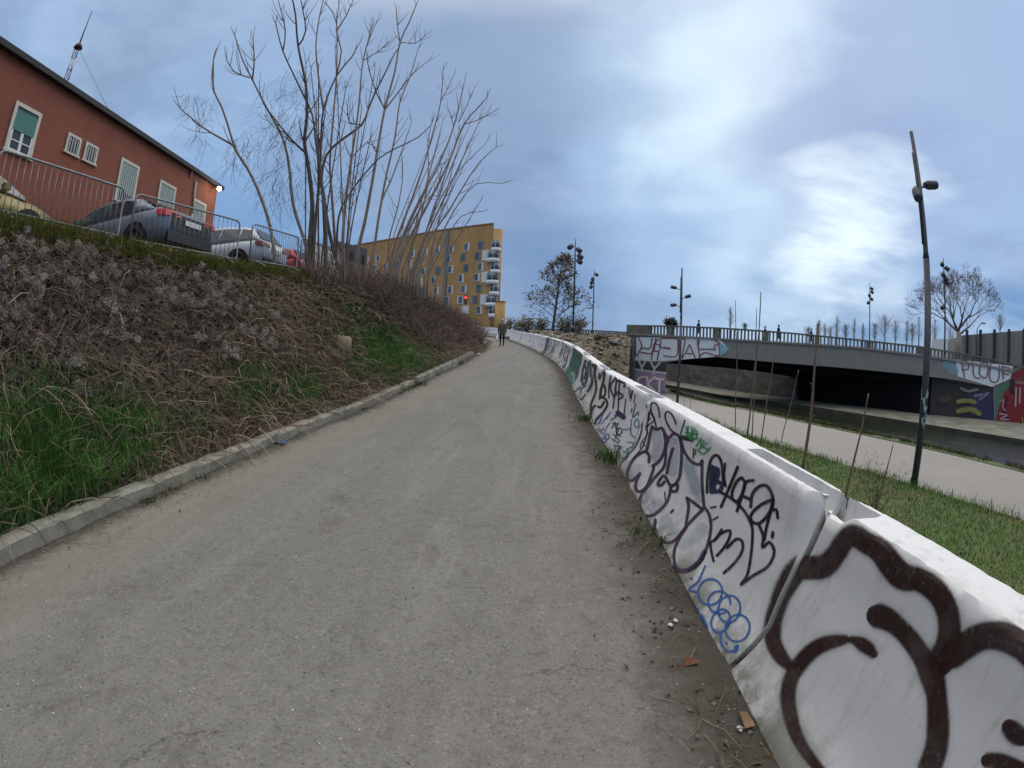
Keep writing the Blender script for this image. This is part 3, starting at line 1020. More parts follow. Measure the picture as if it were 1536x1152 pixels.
for q in [[(730, 300), (760, 312), (745, 350), (772, 400), (750, 402)], [(790, 330), (765, 440)], [(815, 370), (800, 460)], [(775, 330), (760, 400)], ring(640, 770, 30, 38, .3), [(600, 700), (620, 800), (660, 830)], [(580, 800), (650, 880)], [(640, 740), (600, 850)],
          [(940, 480), (935, 520)], [(960, 560), (950, 650), (928, 740), (952, 790), (880, 900), (870, 950)], [(985, 520), (960, 600), (985, 640)], [(900, 880), (920, 930)], [(780, 520), (775, 570)]]:
    spray(q, 13, BLK, .85, .7, **K)
for q in [[(820, 470), (800, 560), (790, 622), (850, 560), (846, 600)], ring(832, 684, 24, 44, .1), [(775, 640), (762, 738), (680, 752)], [(770, 740), (770, 800), (816, 842)], [(730, 890), (792, 892), (780, 940), (730, 960), (718, 1000)],
          [(680, 980), (742, 1042), (650, 1060)], [(745, 970), (720, 1060)], [(640, 990), (610, 1080)]]:
    spray(q, 11, TEAL if rnd.random() < .4 else (0.05, 0.16, 0.27), .9, .7, **K)
for q in [[(600, 670), (560, 740)], [(632, 680), (608, 742)], [(580, 920), (662, 942), (600, 1000)], [(640, 930), (612, 1020)], [(560, 850), (640, 900)], [(590, 600), (620, 600), (550, 650)], [(570, 680), (625, 690)]]:
    spray(q, 14, TEAL, .9, .7, **K)
for q in [[(410, 610), (442, 650), (410, 692)], [(470, 572), (430, 682)], [(550, 560), (500, 640)], ring(472, 772, 22, 26, 0), ring(512, 832, 24, 28, 0), ring(482, 866, 22, 24, 0), [(540, 680), (500, 740)], [(440, 760), (410, 750)], [(520, 600), (450, 690)]]:
    spray(q, 11, (0.04, 0.085, 0.30), .9, .7, **K)
spray([(892, 670), (870, 800), (800, 930), (705, 1050), (640, 1140)], 7, (0.08, 0.08, 0.08), .8, .6, **K)


# barriers further up: scribbles drawn along each block
def scribbles(seg, cols, n, u0=.2, u1=3.8, wd=.035, al=.85):
    for _ in range(n):
        u, h = rnd.uniform(u0, u1), rnd.uniform(.25, .7)
        q = [(u, h)]
        for k in range(rnd.randint(3, 6)):
            u += rnd.uniform(-.18, .26)
            h += rnd.choice((-1, 1)) * rnd.uniform(.08, .35)
            q.append((min(max(u, .1), 3.9), min(max(h, .1), .92)))
        spray_local(seg, q, wd * rnd.uniform(.7, 1.4), rnd.choice(cols), al)


scribbles(3, [(.30, .44, .42), (.18, .35, .33), (.06, .07, .08)], 16, 0.3, 3.9, .045, .75)
for k in range(5):
    spray_local(3, [(1.2 + k * .5, .2), (1.3 + k * .5, .55), (1.25 + k * .5, .9)], .06, (.33, .50, .48), .7)
for k in range(9):
    spray_local(4, [(.35 + k * .4, .03), (.35 + k * .4, .5), (.35 + k * .4, .96)], .45, (.062, .150, .105) if k < 8 else (.09, .20, .15), .97)
spray_local(4, [(.3, .12), (1.2, .25), (1.9, .18)], .12, (.32, .48, .42), .7)
scribbles(5, [BLK, (.10, .05, .08), (.05, .06, .10)], 26, wd=.05)
scribbles(6, [BLK, (.10, .08, .12), (.2, .1, .12)], 24, wd=.05)
for k in range(4):
    spray_local(7, [(.3 + k * .3, .05), (.3 + k * .3, .95)], .3, (.10, .12, .15), .9)
scribbles(7, [(.2, .2, .25)], 6, wd=.05, al=.6)
scribbles(8, [(.3, .3, .36)], 6, wd=.05, al=.5)
scribbles(9, [(.3, .33, .4)], 7, wd=.05, al=.5)
scribbles(16, [(.12, .12, .14)], 5, 1.4, 2.8, .06, .8)
scribbles(10, [(.35, .36, .4)], 6, wd=.06, al=.5)

BLAB = ['white concrete barrier block nearest the camera, with a huge dark brown spray-painted face outline', 'white concrete barrier with purple bubble letters, a thick black tag and blue loops',
        'white concrete barrier covered in brown loops, purple capitals and blue and teal scribbles', 'white concrete barrier with pale green and turquoise drips just before the dark green block',
        'concrete barrier block painted solid dark green', 'white concrete barrier scribbled in black, next block uphill from the green one', 'white concrete barrier scribbled black and purple, second block uphill from the green one',
        'white concrete barrier with a dark grey painted band, third uphill from the green block']
for i in range(min(len(JX) - 1, 21)):
    ax, ay, az_, bx, by, bz = JX[i], JY[i], JZ[i], JX[i + 1], JY[i + 1], JZ[i + 1]
    L = math.hypot(bx - ax, by - ay)
    tx, ty = (bx - ax) / L, (by - ay) / L
    nx, ny = ty, -tx
    nu = 110 if i < 3 else (50 if i < 6 else 18)
    g0_ = .022 if i < 12 else .012
    us = np.linspace(g0_, L - g0_, nu)
    us = np.sort(np.concatenate([us, [.05, .11, L - .05, L - .11, 1.0, 1.03, L - .27, L - .29]]))
    V, lowa = [], []
    for u in us:
        e = min(u, L - u)
        ch = max(0, 1 - (e - .022) / .09) * .075
        d = .17 if (u < 1.02 or u > L - .28) else .0
        if u > L - .28:
            d = .11
        f = u / L
        ring_ = [(q[0] + ch * np.clip((q[1] - .5) / .45, 0, 1), q[1]) for q in PROF]
        if d:
            ring_ += [(.372, 1.0), (.385, 1 - d), (.488, 1 - d), (.50, 1.0)]
        else:
            ring_ += [(.372, 1.002), (.39, 1.003), (.47, 1.003), (.50, 1.0)]
        ring_ += [(BW - q[0] - ch * .5 * np.clip((q[1] - .5) / .45, 0, 1), q[1]) for q in reversed(PROF)]
        for q in ring_:
            # worn arrises along the top
            wv = 0.0
            if q[1] > .96:
                wv = -.010 * max(0, float(vnoise(u * 3 + i * 7.7, q[0] * 9, 2.2, i))) - .006 * abs(float(vnoise(u * 9, q[0] * 20 + i, 3.0, i + 3)))
            if i < 3 and q[0] < .4 and q[1] < .97:
                wv = 0
            if u > L - .30 and q[1] > .6 and i < 12 and q[0] < .5:
                wv -= .065 * min(1, (u - L + .30) / .1) * (q[1] - .6) / .4
            dd = q[0]
            V.append((ax + tx * u + nx * dd, ay + ty * u + ny * dd, az_ + (bz - az_) * f + q[1] + wv))
            lowa.append(max(0, 1 - max(q[1], 0) / .30))
    nr = len(PROF) * 2 + 4
    F = []
    for a in range(len(us) - 1):
        for k in range(nr - 1):
            F.append((a * nr + k, (a + 1) * nr + k, (a + 1) * nr + k + 1, a * nr + k + 1))
    # end faces: two walls either side of the open slot
    for e0, rev in ((0, False), ((len(us) - 1) * nr, True)):
        npf = len(PROF)
        for side in (0, 1):
            idx = [e0 + (k if side == 0 else nr - 1 - k) for k in range(npf)]
            u = us[0] if not rev else us[-1]
            cb_ = len(V)
            for k in range(npf):
                q = PROF[k]
                dd = (BW / 2 if q[1] <= .84 else (.385 if side == 0 else .488))
                V.append((ax + tx * u + nx * dd, ay + ty * u + ny * dd, V[idx[k]][2]))
                lowa.append(2.5 if q[1] < .8 else .3)  # end faces take the grime colour to paint the shade inside the joint
            for k in range(npf - 1):
                F.append((idx[k], idx[k + 1], cb_ + k + 1, cb_ + k))
    C = [(0, 0, 0, 0)] * len(V)
    # a little tongue that locks into the next block, deep in the joint
    nv0 = len(V)
    if i in BARPAINT:
        v2, f2, c2 = BARPAINT[i]
        b0 = len(V)
        V = V + v2
        F = F + [tuple(k + b0 for k in f) for f in f2]
        C = C + c2
        lowa = lowa + [0] * len(v2)
    P = np.array(V)
    nf_ = len(F) - (len(BARPAINT[i][1]) if i in BARPAINT else 0)
    me = npmesh('concrete_barrier', P - np.array([ax, ay, az_]), F, [0] * nf_ + [1] * (len(F) - nf_), smooth=False)
    vcol(me, 'paint', np.array(C))
    at_ = me.attributes.new('low', 'FLOAT', 'POINT')
    at_.data.foreach_set('value', np.asarray(lowa, np.float32))
    sm = np.array([len(f) == 4 for f in F])
    if len(me.polygons) == len(F):
        me.polygons.foreach_set('use_smooth', sm)
        try:
            me.set_sharp_from_angle(angle=R(38))
        except Exception:
            pass
    o = link('concrete_barrier', me, None, (M['barrier'], M['spray']))
    o.location = (ax, ay, az_)
    lab = BLAB[i] if i < len(BLAB) else ('plain white concrete barrier in the middle run of the ramp' if i < 15 else 'plain white concrete barrier on the bend at the top of the ramp')
    tag(o, lab, 'barrier', 'white concrete barriers along the ramp')

# ================================================================== bridge over the canal
BN = Vector((.5592, .8290, 0))
BE = Vector((.8290, -.5592, 0))
BP0 = Vector((BN.x * 42, BN.y * 42, 0))
BACK = Vector((-11.8, 15.1, 0))


def bp(px, py, off=0.0):
    return onplane(px, py, BP0 - BN * off, BN)


def plane_paint(store, pts, wd, colr, alpha=1.0, soft=.6, off=(0, 0), sc=1.0, fn=None, lift=.02, step=3.0):
    LAYER[0] += 1
    lo = lift + .0008 * (LAYER[0] % 60)
    pts = [(off[0] + q[0] / sc, off[1] + q[1] / sc) + ((q[2] / sc,) if len(q) > 2 else ()) for q in pts]
    rows = stroke_quads(pts, wd / sc, step, soft)
    if len(rows) > 1:
        put_rows(store, [[tuple(fn(q[0], q[1], lo)) for q in r] for r in rows], colr, alpha)


def plane_fill(store, poly, colr, alpha=1.0, off=(0, 0), sc=1.0, fn=None, lift=.01):
    V, F, C = store
    b = len(V)
    V.extend([tuple(fn(off[0] + q[0] / sc, off[1] + q[1] / sc, lift)) for q in poly])
    C.extend([(*colr, alpha)] * len(poly))
    F.append(tuple(range(b, b + len(poly))))


def with_paint(name, mb, store, m, parent):
    n0, f0 = len(mb.v), len(mb.f)
    me = bpy.data.meshes.new(name)
    me.from_pydata(mb.v + store[0], [], mb.f + [tuple(k + n0 for k in f) for f in store[1]])
    me.polygons.foreach_set('material_index', np.array([0] * f0 + [1] * len(store[1]), np.int32))
    vcol(me, 'paint', np.array([(0, 0, 0, 0)] * n0 + store[2], np.float32))
    me.attributes.new('low', 'FLOAT', 'POINT')
    return link(name, me, parent, (m, M['spray']))


bridge = thing('road_bridge', 'long grey concrete road bridge crossing the canal, painted with large white letters', 'bridge')
GT = [(945, 502), (1010, 505.5), (1080, 509.5), (1180, 515.5), (1280, 522), (1380, 534), (1480, 550), (1536, 562), (1640, 590)]
GBt = [(950, 545), (1000, 543.5), (1030, 539), (1075, 535.5), (1180, 545), (1280, 553), (1380, 563), (1435, 570), (1490, 581), (1640, 625)]
top = [bp(*q) for q in GT]
bot = [bp(*q) for q in GBt]
gb = MB()
poly = top + bot[::-1]
n = len(poly)
V = poly + [q + BACK for q in poly]
gb.add(V, [tuple(range(n)), tuple(range(2 * n - 1, n - 1, -1))] + [(i, n + i, n + (i + 1) % n, (i + 1) % n) for i in range(n)])
# string course just under the parapet
for a, b_ in zip(top, top[1:]):
    gb.prism([a - BN * .10 + Vector((0, 0, -.02)), b_ - BN * .10 + Vector((0, 0, -.02)), b_ - BN * .10 + Vector((0, 0, .14)), a - BN * .10 + Vector((0, 0, .14))], BN * .5)
RED, WHT, LTB = (0.19, 0.03, 0.04), (0.78, 0.82, 0.83), (0.30, 0.55, 0.66)
st = ([], [], [])
FN = lambda x, y, o: bp(x, y, o)
K6 = dict(off=(900, 380), sc=3.841, fn=FN)
K7 = dict(off=(1180, 360), sc=3.84, fn=FN)
plane_fill(st, [(203, 482), (690, 492), (742, 553), (692, 588), (640, 598), (340, 622), (203, 618)], WHT, .95, lift=.012, **K6)
plane_fill(st, [(692, 515), (746, 553), (694, 590)], LTB, .9, lift=.018, **K6)
for q in [[(222, 486), (240, 535), (212, 590)], [(300, 488), (288, 545), (238, 545)], [(235, 570), (302, 572), (322, 488)], [(345, 492), (312, 522), (296, 612)], [(352, 500), (330, 615)], [(318, 520), (345, 528)], [(308, 560), (335, 566)],
          [(352, 488), (452, 494), (448, 560)], [(346, 540), (408, 550), (372, 540)], [(366, 590), (440, 590), (450, 500)], [(470, 606), (500, 560), (516, 525), (530, 560), (550, 604)], [(500, 578), (530, 578)], [(470, 494), (490, 498), (470, 600)],
          [(572, 496), (566, 545), (586, 552), (660, 552)], [(660, 500), (690, 520), (660, 530), (662, 560)], [(570, 596), (604, 572), (684, 588), (684, 520)], [(205, 482), (205, 590)], [(560, 500), (575, 600)]]:
    plane_paint(st, q, 7, RED, .9, .5, lift=.03, **K6)
plane_fill(st, [(972, 688), (1302, 726), (1300, 800), (1190, 848), (985, 785)], WHT, .95, lift=.012, **K7)
plane_paint(st, [(915, 715), (945, 735), (975, 760)], 50, LTB, .5, 6, lift=.016, **K7)
for q in [[(1005, 695), (1025, 788)], [(1003, 695), (1042, 700), (1046, 742), (1010, 748)], [(1070, 700), (1082, 788), (1112, 794)], [(1122, 705), (1110, 770), (1150, 792), (1160, 718), (1124, 706)], [(1176, 712), (1170, 800), (1200, 820), (1222, 800), (1226, 722)],
          [(1242, 725), (1248, 802)], [(1242, 727), (1288, 742), (1280, 760)], [(1244, 768), (1280, 775)], [(1190, 846), (1300, 798)]]:
    plane_paint(st, q, 8, RED, .85, .5, lift=.03, **K7)
for q in [[(1020, 722), (1030, 724)]]:
    plane_paint(st, q, 10, RED, .6, .5, lift=.03, **K7)
with_paint('girder', gb, st, M['bridge'], bridge)

# abutments
ab = MB()
a0, a1 = bp(952, 545), bp(999, 543.5)
for q0, q1 in ((bp(952, 520), bp(999.5, 520)),):
    lo_ = Vector((0, 0, -3.0))
    ab.prism([Vector((q0.x, q0.y, 2.4)) + BN * .03, Vector((q1.x, q1.y, 2.4)) + BN * .03, Vector((q1.x, q1.y, -3)) + BN * .03, Vector((q0.x, q0.y, -3)) + BN * .03], BACK)
st = ([], [], [])
FN3 = lambda x, y, o: bp(x, y, o - .02)
K6['fn'] = FN3
plane_fill(st, [(203, 615), (345, 625), (382, 628), (382, 690), (203, 672)], (0.06, 0.058, 0.06), .95, lift=.02, **K6)
plane_fill(st, [(203, 672), (380, 690), (376, 830), (200, 800)], (0.36, 0.30, 0.46), .95, lift=.02, **K6)
for q in [[(222, 620), (240, 655), (240, 680)], [(262, 622), (242, 655)], [(290, 622), (312, 665), (306, 700)], [(345, 630), (314, 665)], [(205, 668), (250, 676), (380, 690)]]:
    plane_paint(st, q, 12, (0.68, 0.68, 0.70), .85, 1, lift=.04, **K6)
for q in [[(262, 712), (222, 720), (224, 765), (262, 770)], [(272, 712), (276, 790)], [(318, 712), (278, 752), (318, 795)], [(322, 722), (366, 728)], [(344, 726), (340, 800)]]:
    plane_paint(st, q, 24, (0.62, 0.30, 0.18), .9, 1, lift=.04, **K6)
    plane_paint(st, q, 15, (0.78, 0.70, 0.70), .95, 1, lift=.06, **K6)
for q, c_ in [([(215, 790), (300, 820)], (0.10, 0.30, 0.13)), ([(340, 810), (372, 800)], (0.08, 0.22, 0.42)), ([(300, 780), (330, 790)], (0.08, 0.25, 0.12))]:
    plane_paint(st, q, 16, c_, .9, 2, lift=.05, **K6)
with_paint('abutment', ab, st, M['bridge'], bridge)
ab = MB()
st = ([], [], [])
# right-hand abutment: front wing wall with the mural, inner wall running under the deck
P1 = bp(1493, 632)
P1 = Vector((P1.x, P1.y, -1.2))
wing = [bp(1490, 581), bp(1516, 570), bp(1518, 552), bp(1640, 588), bp(1640, 680), Vector((P1.x, P1.y, -2.2))]
ab.prism([q - BN * .06 for q in wing], BN * 1.2)
IN0 = bp(1398, 600) + BN * .5
iw = MB()
iw.prism([Vector((P1.x, P1.y, -2.2)), Vector((P1.x, P1.y, 2.2)), Vector((IN0.x, IN0.y, 2.2)), Vector((IN0.x, IN0.y, -2.2))], BACK * .55 + Vector((2, 0, 0)))
I1 = Vector((24.9, 41.6, 0))
iw2 = MB()
iw2.prism([Vector((IN0.x, IN0.y, -2.2)), Vector((IN0.x, IN0.y, 2.4)), Vector((I1.x, I1.y, 2.4)), Vector((I1.x, I1.y, -2.2))], Vector((6, 4, 0)))
FN4 = lambda x, y, o: bp(x, y, .06 + o)
K7['fn'] = FN4
plane_fill(st, [(1200, 848), (1300, 800), (1302, 740), (1420, 772), (1420, 1075), (1200, 1046)], (0.085, 0.20, 0.125), .97, lift=.008, **K7)
MR = (0.26, 0.028, 0.035)
plane_fill(st, [(1290, 840), (1340, 800), (1420, 790), (1420, 1075), (1275, 1050), (1205, 1040), (1222, 960), (1250, 880)], MR, .97, lift=.016, **K7)
for q, wd_, c_ in [([(1312, 790), (1335, 768), (1365, 770), (1400, 780)], 44, MR), ([(1300, 812), (1296, 860), (1312, 880)], 26, (0.05, 0.02, 0.02)), ([(1325, 820), (1360, 822)], 20, (0.32, 0.17, 0.14)), ([(1270, 900), (1255, 990), (1280, 1040)], 14, (0.09, 0.02, 0.03)),
                   ([(1322, 850), (1318, 960)], 8, (0.55, 0.45, 0.45)), ([(1345, 850), (1342, 940)], 8, (0.55, 0.45, 0.45)), ([(1225, 1000), (1270, 1010), (1230, 1030), (1280, 1035)], 6, (0.55, 0.45, 0.46)), ([(1230, 930), (1250, 920), (1245, 960), (1262, 985)], 5, (0.5, 0.4, 0.42)),
                   ([(1355, 1020), (1362, 1060)], 8, (0.35, 0.3, 0.1))]:
    plane_paint(st, q, wd_, c_, .9, 1, lift=.035, **K7)
with_paint('abutment', ab, st, M['bridge'], bridge)
st = ([], [], [])
FN5 = lambda x, y, o: onplane(x, y, P1 - BN * .01, Vector((-(P1.y - IN0.y), P1.x - IN0.x, 0)).normalized() * (1)) - Vector((-(P1.y - IN0.y), P1.x - IN0.x, 0)).normalized() * o * (1 if Vector((-(P1.y - IN0.y), P1.x - IN0.x, 0)).dot(BN) > 0 else -1)
K7['fn'] = FN5
plane_fill(st, [(1040, 880), (1195, 870), (1196, 1040), (1060, 1010)], (0.045, 0.045, 0.11), .9, lift=.03, **K7)
for q, wd_, c_ in [([(985, 930), (1040, 925), (1085, 935)], 26, (0.30, 0.27, 0.08)), ([(985, 985), (1060, 975), (1110, 1000)], 30, (0.30, 0.27, 0.08)), ([(1000, 850), (1040, 870), (1100, 860)], 12, (0.25, 0.25, 0.24)), ([(1080, 900), (1130, 890), (1110, 920), (1160, 880)], 10, (0.25, 0.26, 0.28)),
                   ([(880, 920), (930, 915)], 40, (0.09, 0.06, 0.045))]:
    plane_paint(st, q, wd_, c_, .9, 2, lift=.05, **K7)
M['under_deck_shade'] = painted('shade_painted_concrete', (0.045, 0.042, 0.038), (0.02, 0.019, 0.018), dirt_and_joint_shade=False, var=0.3)  # near-black colour paints the under-deck shade into old dirty concrete
with_paint('wing_wall', iw, st, M['under_deck_shade'], bridge)
iw2.build('quay_abutment', M['under_deck_shade'], bridge)
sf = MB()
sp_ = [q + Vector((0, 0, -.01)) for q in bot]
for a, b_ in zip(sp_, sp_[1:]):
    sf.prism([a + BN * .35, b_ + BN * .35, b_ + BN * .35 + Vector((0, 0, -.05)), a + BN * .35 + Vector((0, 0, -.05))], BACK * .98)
sf.build('shade_soffit', M['under_deck_shade'], bridge)  # thin slab added below the deck, its colour darkened to carry the shade
for f in (.22, .42, .62, .82, .965):  # beams added to make a dark band of shade below the front girder
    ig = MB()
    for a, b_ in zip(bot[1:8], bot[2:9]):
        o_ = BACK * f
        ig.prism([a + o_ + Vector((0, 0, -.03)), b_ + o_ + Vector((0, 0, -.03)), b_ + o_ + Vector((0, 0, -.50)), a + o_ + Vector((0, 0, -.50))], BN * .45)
    ig.build('added_shade_beam', M['under_deck_shade'], bridge)

# parapet: posts, balusters and rail as one balustrade, plain end block at the landing
bl = MB()
TOPS = [(940, 487), (1010, 488.3), (1080, 491), (1180, 498), (1280, 508), (1380, 519), (1480, 536), (1536, 549.5), (1640, 575)]
tt = [bp(*q, .03) for q in TOPS]


def along(pts, s):
    acc = 0
    for a, b_ in zip(pts, pts[1:]):
        l = math.hypot(b_.x - a.x, b_.y - a.y)
        if s <= acc + l or b_ is pts[-1]:
            return a.lerp(b_, (s - acc) / l)
        acc += l


Ltot = sum(math.hypot(b_.x - a.x, b_.y - a.y) for a, b_ in zip(tt, tt[1:]))
rot = Matrix.Rotation(math.atan2(BE.y, BE.x), 3, 'Z')
ns = 60
for i in range(ns):
    a, b_ = along(tt, Ltot * i / ns), along(tt, Ltot * (i + 1) / ns)
    for dz, h_, w_ in ((-.13, .13, .30), ):
        bl.prism([a + Vector((0, 0, dz)), b_ + Vector((0, 0, dz)), b_ + Vector((0, 0, dz + h_)), a + Vector((0, 0, dz + h_))], BN * w_)


def gtop(s):
    return along(top, min(s, 40))


s = 0.0
k = 0
Lg = sum(math.hypot(b_.x - a.x, b_.y - a.y) for a, b_ in zip(top, top[1:]))
s_off = (tt[0] - top[0]).dot(BE)
while s < Ltot - .3:
    a = along(tt, s)
    sg = min(max((a - top[0]).dot(BE), 0), Lg - .01)
    z0 = along(top, sg).z + .1
    hh = a.z - .12 - z0
    post = k % 14 == 0
    w_ = .42 if post else .13
    if s > 2.6:
        bl.box((a.x + BN.x * .15, a.y + BN.y * .15, z0 + hh / 2), (w_, .26 if post else .16, hh), 0, rot)
    s += .32
    k += 1
a, b_ = along(tt, 0), along(tt, 2.6)
bl.prism([Vector((a.x, a.y, a.z - 1.25)), Vector((b_.x, b_.y, b_.z - 1.1)), b_ + Vector((0, 0, -.13)), a + Vector((0, 0, -.13))], BN * .3)
bl2 = bl.build('balustrade', mat('balustrade_concrete', (0.15, 0.14, 0.12), 0.9, 0.25, 2.0, 0.2, 20, dark=(0.07, 0.068, 0.055), obj=False), bridge)
# far parapet and deck surface
dk = MB()
dk.prism([q + Vector((0, 0, .02)) + BN * .5 for q in top], BACK * .97)
dk.build('deck', ms, bridge)
fp = MB()
for a, b_ in zip(tt, tt[1:]):
    a, b_ = a + BACK * .96, b_ + BACK * .96
    fp.prism([a + Vector((0, 0, -.13)), b_ + Vector((0, 0, -.13)), b_, a], BN * .3)
for i in range(130):
    a = along(tt, Ltot * (i + .5) / 130) + BACK * .96
    fp.box((a.x, a.y, a.z - .55), (.15, .16, .85), 0, rot)
fp.build('balustrade', bl2.data.materials[0], bridge)

# lower quay wall beyond the bridge, covered in faded tags
qw = MB()
for (a0, a1), (b0, b1) in zip(BACKL[4:], BACKL[5:]):
    qw.prism([(a0, a1, -1.3), (b0, b1, -1.3), (b0, b1, 3.0), (a0, a1, 3.0)], (.6, .4, 0))
mq = bpy.data.materials.new('tagged_quay_wall')
mq.use_nodes = True
t = NT(mq.node_tree)
p = t.n['Principled BSDF']
co = t.node('ShaderNodeNewGeometry').outputs['Position']
c = t.mix(t.noise(co, 1.2, 6, 0.7), (0.085, 0.08, 0.068), (0.155, 0.145, 0.125))
n_ = t.noise(t.mapping(co, scale=(1, .35, 1.2)), 1.3, 3, 0.5, 0.8)
c = t.mix(t.math('MULTIPLY', t.smooth(n_, .56, .60), .5), c, (0.22, 0.23, 0.24))
c = t.mix(t.math('MULTIPLY', t.smooth(n_, .42, .39), .6), c, (0.055, 0.05, 0.055))
c = t.mix(t.math('MULTIPLY', t.smooth(t.noise(t.mapping(co, loc=(9, 3, 1), scale=(1, .4, 1.4)), 1.7, 3), .60, .63), .4), c, (0.16, 0.10, 0.17))
t.put(p.inputs['Base Color'], c)
p.inputs['Roughness'].default_value = .9
tag(qw.build('quay_wall', mq), 'low quay wall with faded tags, seen through the opening under the bridge', 'wall')

# ------------------------------------------------------------------ lamp masts by the towpath
LB = [onz(1370, 730, -.8), onz(1016, 602, -.82)]


def spot(mb, p, d, l=.34, r=.115):
    p, d = Vector(p), Vector(d).normalized()
    mb.tube([p - d * .06, p, p + d * .05, p + d * l * .8, p + d * l], [r * .55, r * .8, r, r, r * .9], 12)


def near_lamp(loc, top_z, heads, label):
    g = thing('lamp_mast', label, 'street lamp', loc, 0, 'dark lamp masts by the towpath')
    H_ = top_z - loc.z
    m_ = MB()
    m_.tube([(0, 0, -.1), (0, 0, H_ * .62)], [.088, .082], 14)
    m_.tube([(0, 0, H_ * .62), (0, 0, H_ * .64), (0, 0, H_)], [.082, .062, .05], 12)
    m_.build('pole', M['lamppost'], g)
    s_ = MB()
    s_.tube([(-.085, 0, H_ * .66), (-.075, 0, H_ * .93)], .028, 6)
    s_.build('side_rail', M['lamppost'], g)
    for (dx, dz, d) in heads:
        h = MB()
        h.tube([(0, 0, dz - .12), (dx * .55, 0, dz - .06), (dx * .7, 0, dz)], .025, 6)
        spot(h, (dx * .72, 0, dz), d)
        h.build('spotlight', M['lamppost'], g)
    return g


def tags_on_pole(g, r, z0, z1, n, cols):
    for i in range(n):
        V, F, C = [], [], []
        zc_, an = rnd.uniform(z0, z1), rnd.uniform(-2.6, -.6)
        q = []
        for k in range(6):
            q.append((an, zc_))
            an += rnd.uniform(-.5, .6)
            zc_ += rnd.uniform(-.14, .14)
        rows = stroke_quads([(a * r, z) for a, z in q], .016, .02, .004)
        lo = r + .004 + i * .0004
        put_rows((V, F, C), [[(lo * math.cos(p_[0] / r), lo * math.sin(p_[0] / r), p_[1]) for p_ in rw] for rw in rows], rnd.choice(cols), 1)
        me = npmesh('painted_tag', V, F)
        vcol(me, 'paint', np.array(C))
        link('painted_tag', me, g, (M['spray'],))


L1 = near_lamp(LB[0], at(1364, 198, math.hypot(LB[0].x, LB[0].y)).z, [(.34, 7.05, (1, -.15, .18)), (-.22, 6.85, (-.25, -.5, -1))], 'tall dark lamp mast nearest the camera on the towpath, tagged near its foot')
L2 = near_lamp(LB[1], at(1022, 402, math.hypot(LB[1].x, LB[1].y)).z, [(-.55, 7.3, (-1, -.1, .1)), (.4, 6.75, (.8, -.5, .25)), (-.55, 6.2, (-1, -.2, -.2))], 'dark lamp mast further along the towpath in front of the painted bridge letters')
tags_on_pole(L1, .088, 1.0, 2.3, 9, [(.5, .55, .55), (.25, .45, .45), (.45, .5, .5)])
tags_on_pole(L2, .088, 1.2, 2.1, 5, [(.45, .5, .5), (.15, .4, .4)])


def far_lamp(px, pyb, pyt, d, offs, label, rail=True):
    b_, t_ = at(px, pyb, d), at(px, pyt, d)
    g = thing('street_lamp', label, 'street lamp', b_, 0, 'tall street lamps with clustered spotlights')
    H_ = t_.z - b_.z
    m_ = MB()
    m_.tube([(0, 0, -2), (0, 0, H_ * .7), (0, 0, H_)], [.09, .075, .04], 8)
    m_.build('pole', M['lamppost'], g)
    for sx, f in offs:
        h = MB()
        h.tube([(0, 0, H_ * f), (sx * .5, 0, H_ * f)], .03, 5)
        spot(h, (sx * .45, 0, H_ * f + .05), (sx * .7, -.5, -.55), .5, .24)
        h.build('spotlight', M['lamppost'], g)


far_lamp(859, 502, 358, 42, [(-.7, .92), (.5, .89), (.7, .82), (.6, .77)], 'street lamp with four spotlights rising from the leafy tree left of the bridge')
far_lamp(888.5, 500, 404, 66, [(.5, .93), (-.3, .86), (-.5, .80), (-.6, .73)], 'street lamp with four spotlights standing alone in the gap between tree and bridge')
far_lamp(1304, 512, 424, 80, [(.5, .91), (.6, .85), (-.3, .79), (.4, .73), (-.7, .66)], 'street lamp with five spotlights behind the middle of the bridge')
far_lamp(1417, 515, 387, 55, [(-.6, .93), (.6, .89), (-.5, .81), (.1, .77), (.5, .72), (-.9, .42)], 'street lamp with six spotlights in front of the big bare tree')

# ------------------------------------------------------------------ bare stakes in the grass strip
STK = [((1103, 450), (1103, 640), .022, 'thin straight stake, first right of the lamp mast that stands before the painted bridge letters'), ((1142, 438), (1120, 652), .032, 'tallest and thick brown stake reaching above the bridge parapet'),
       ((1135, 463), (1128, 656), .02, 'thin stake leaning just beside the tallest one'), ((1162, 525), (1138, 674), .022, 'mossy thin stake leaning right, its tip against the bridge girder'),
       ((1198, 555), (1172, 660), .02, 'short thin curved stake at the towpath edge against the bridge underside'), ((1226, 485), (1205, 705), .042, 'thick knotty stake with peeling bark, stoutest of the row'),
       ((1303, 590), (1265, 752), .024, 'leaning stake between the stoutest stake and the tagged lamp mast'), ((1340, 665), (1312, 768), .016, 'short thin stake rising out of the dry weed'),
       ((1026, 588), (1026, 618), .012, 'first of two very short twigs by the lamp mast foot'), ((1035, 590), (1036, 622), .012, 'second of two very short twigs by the lamp mast foot')]
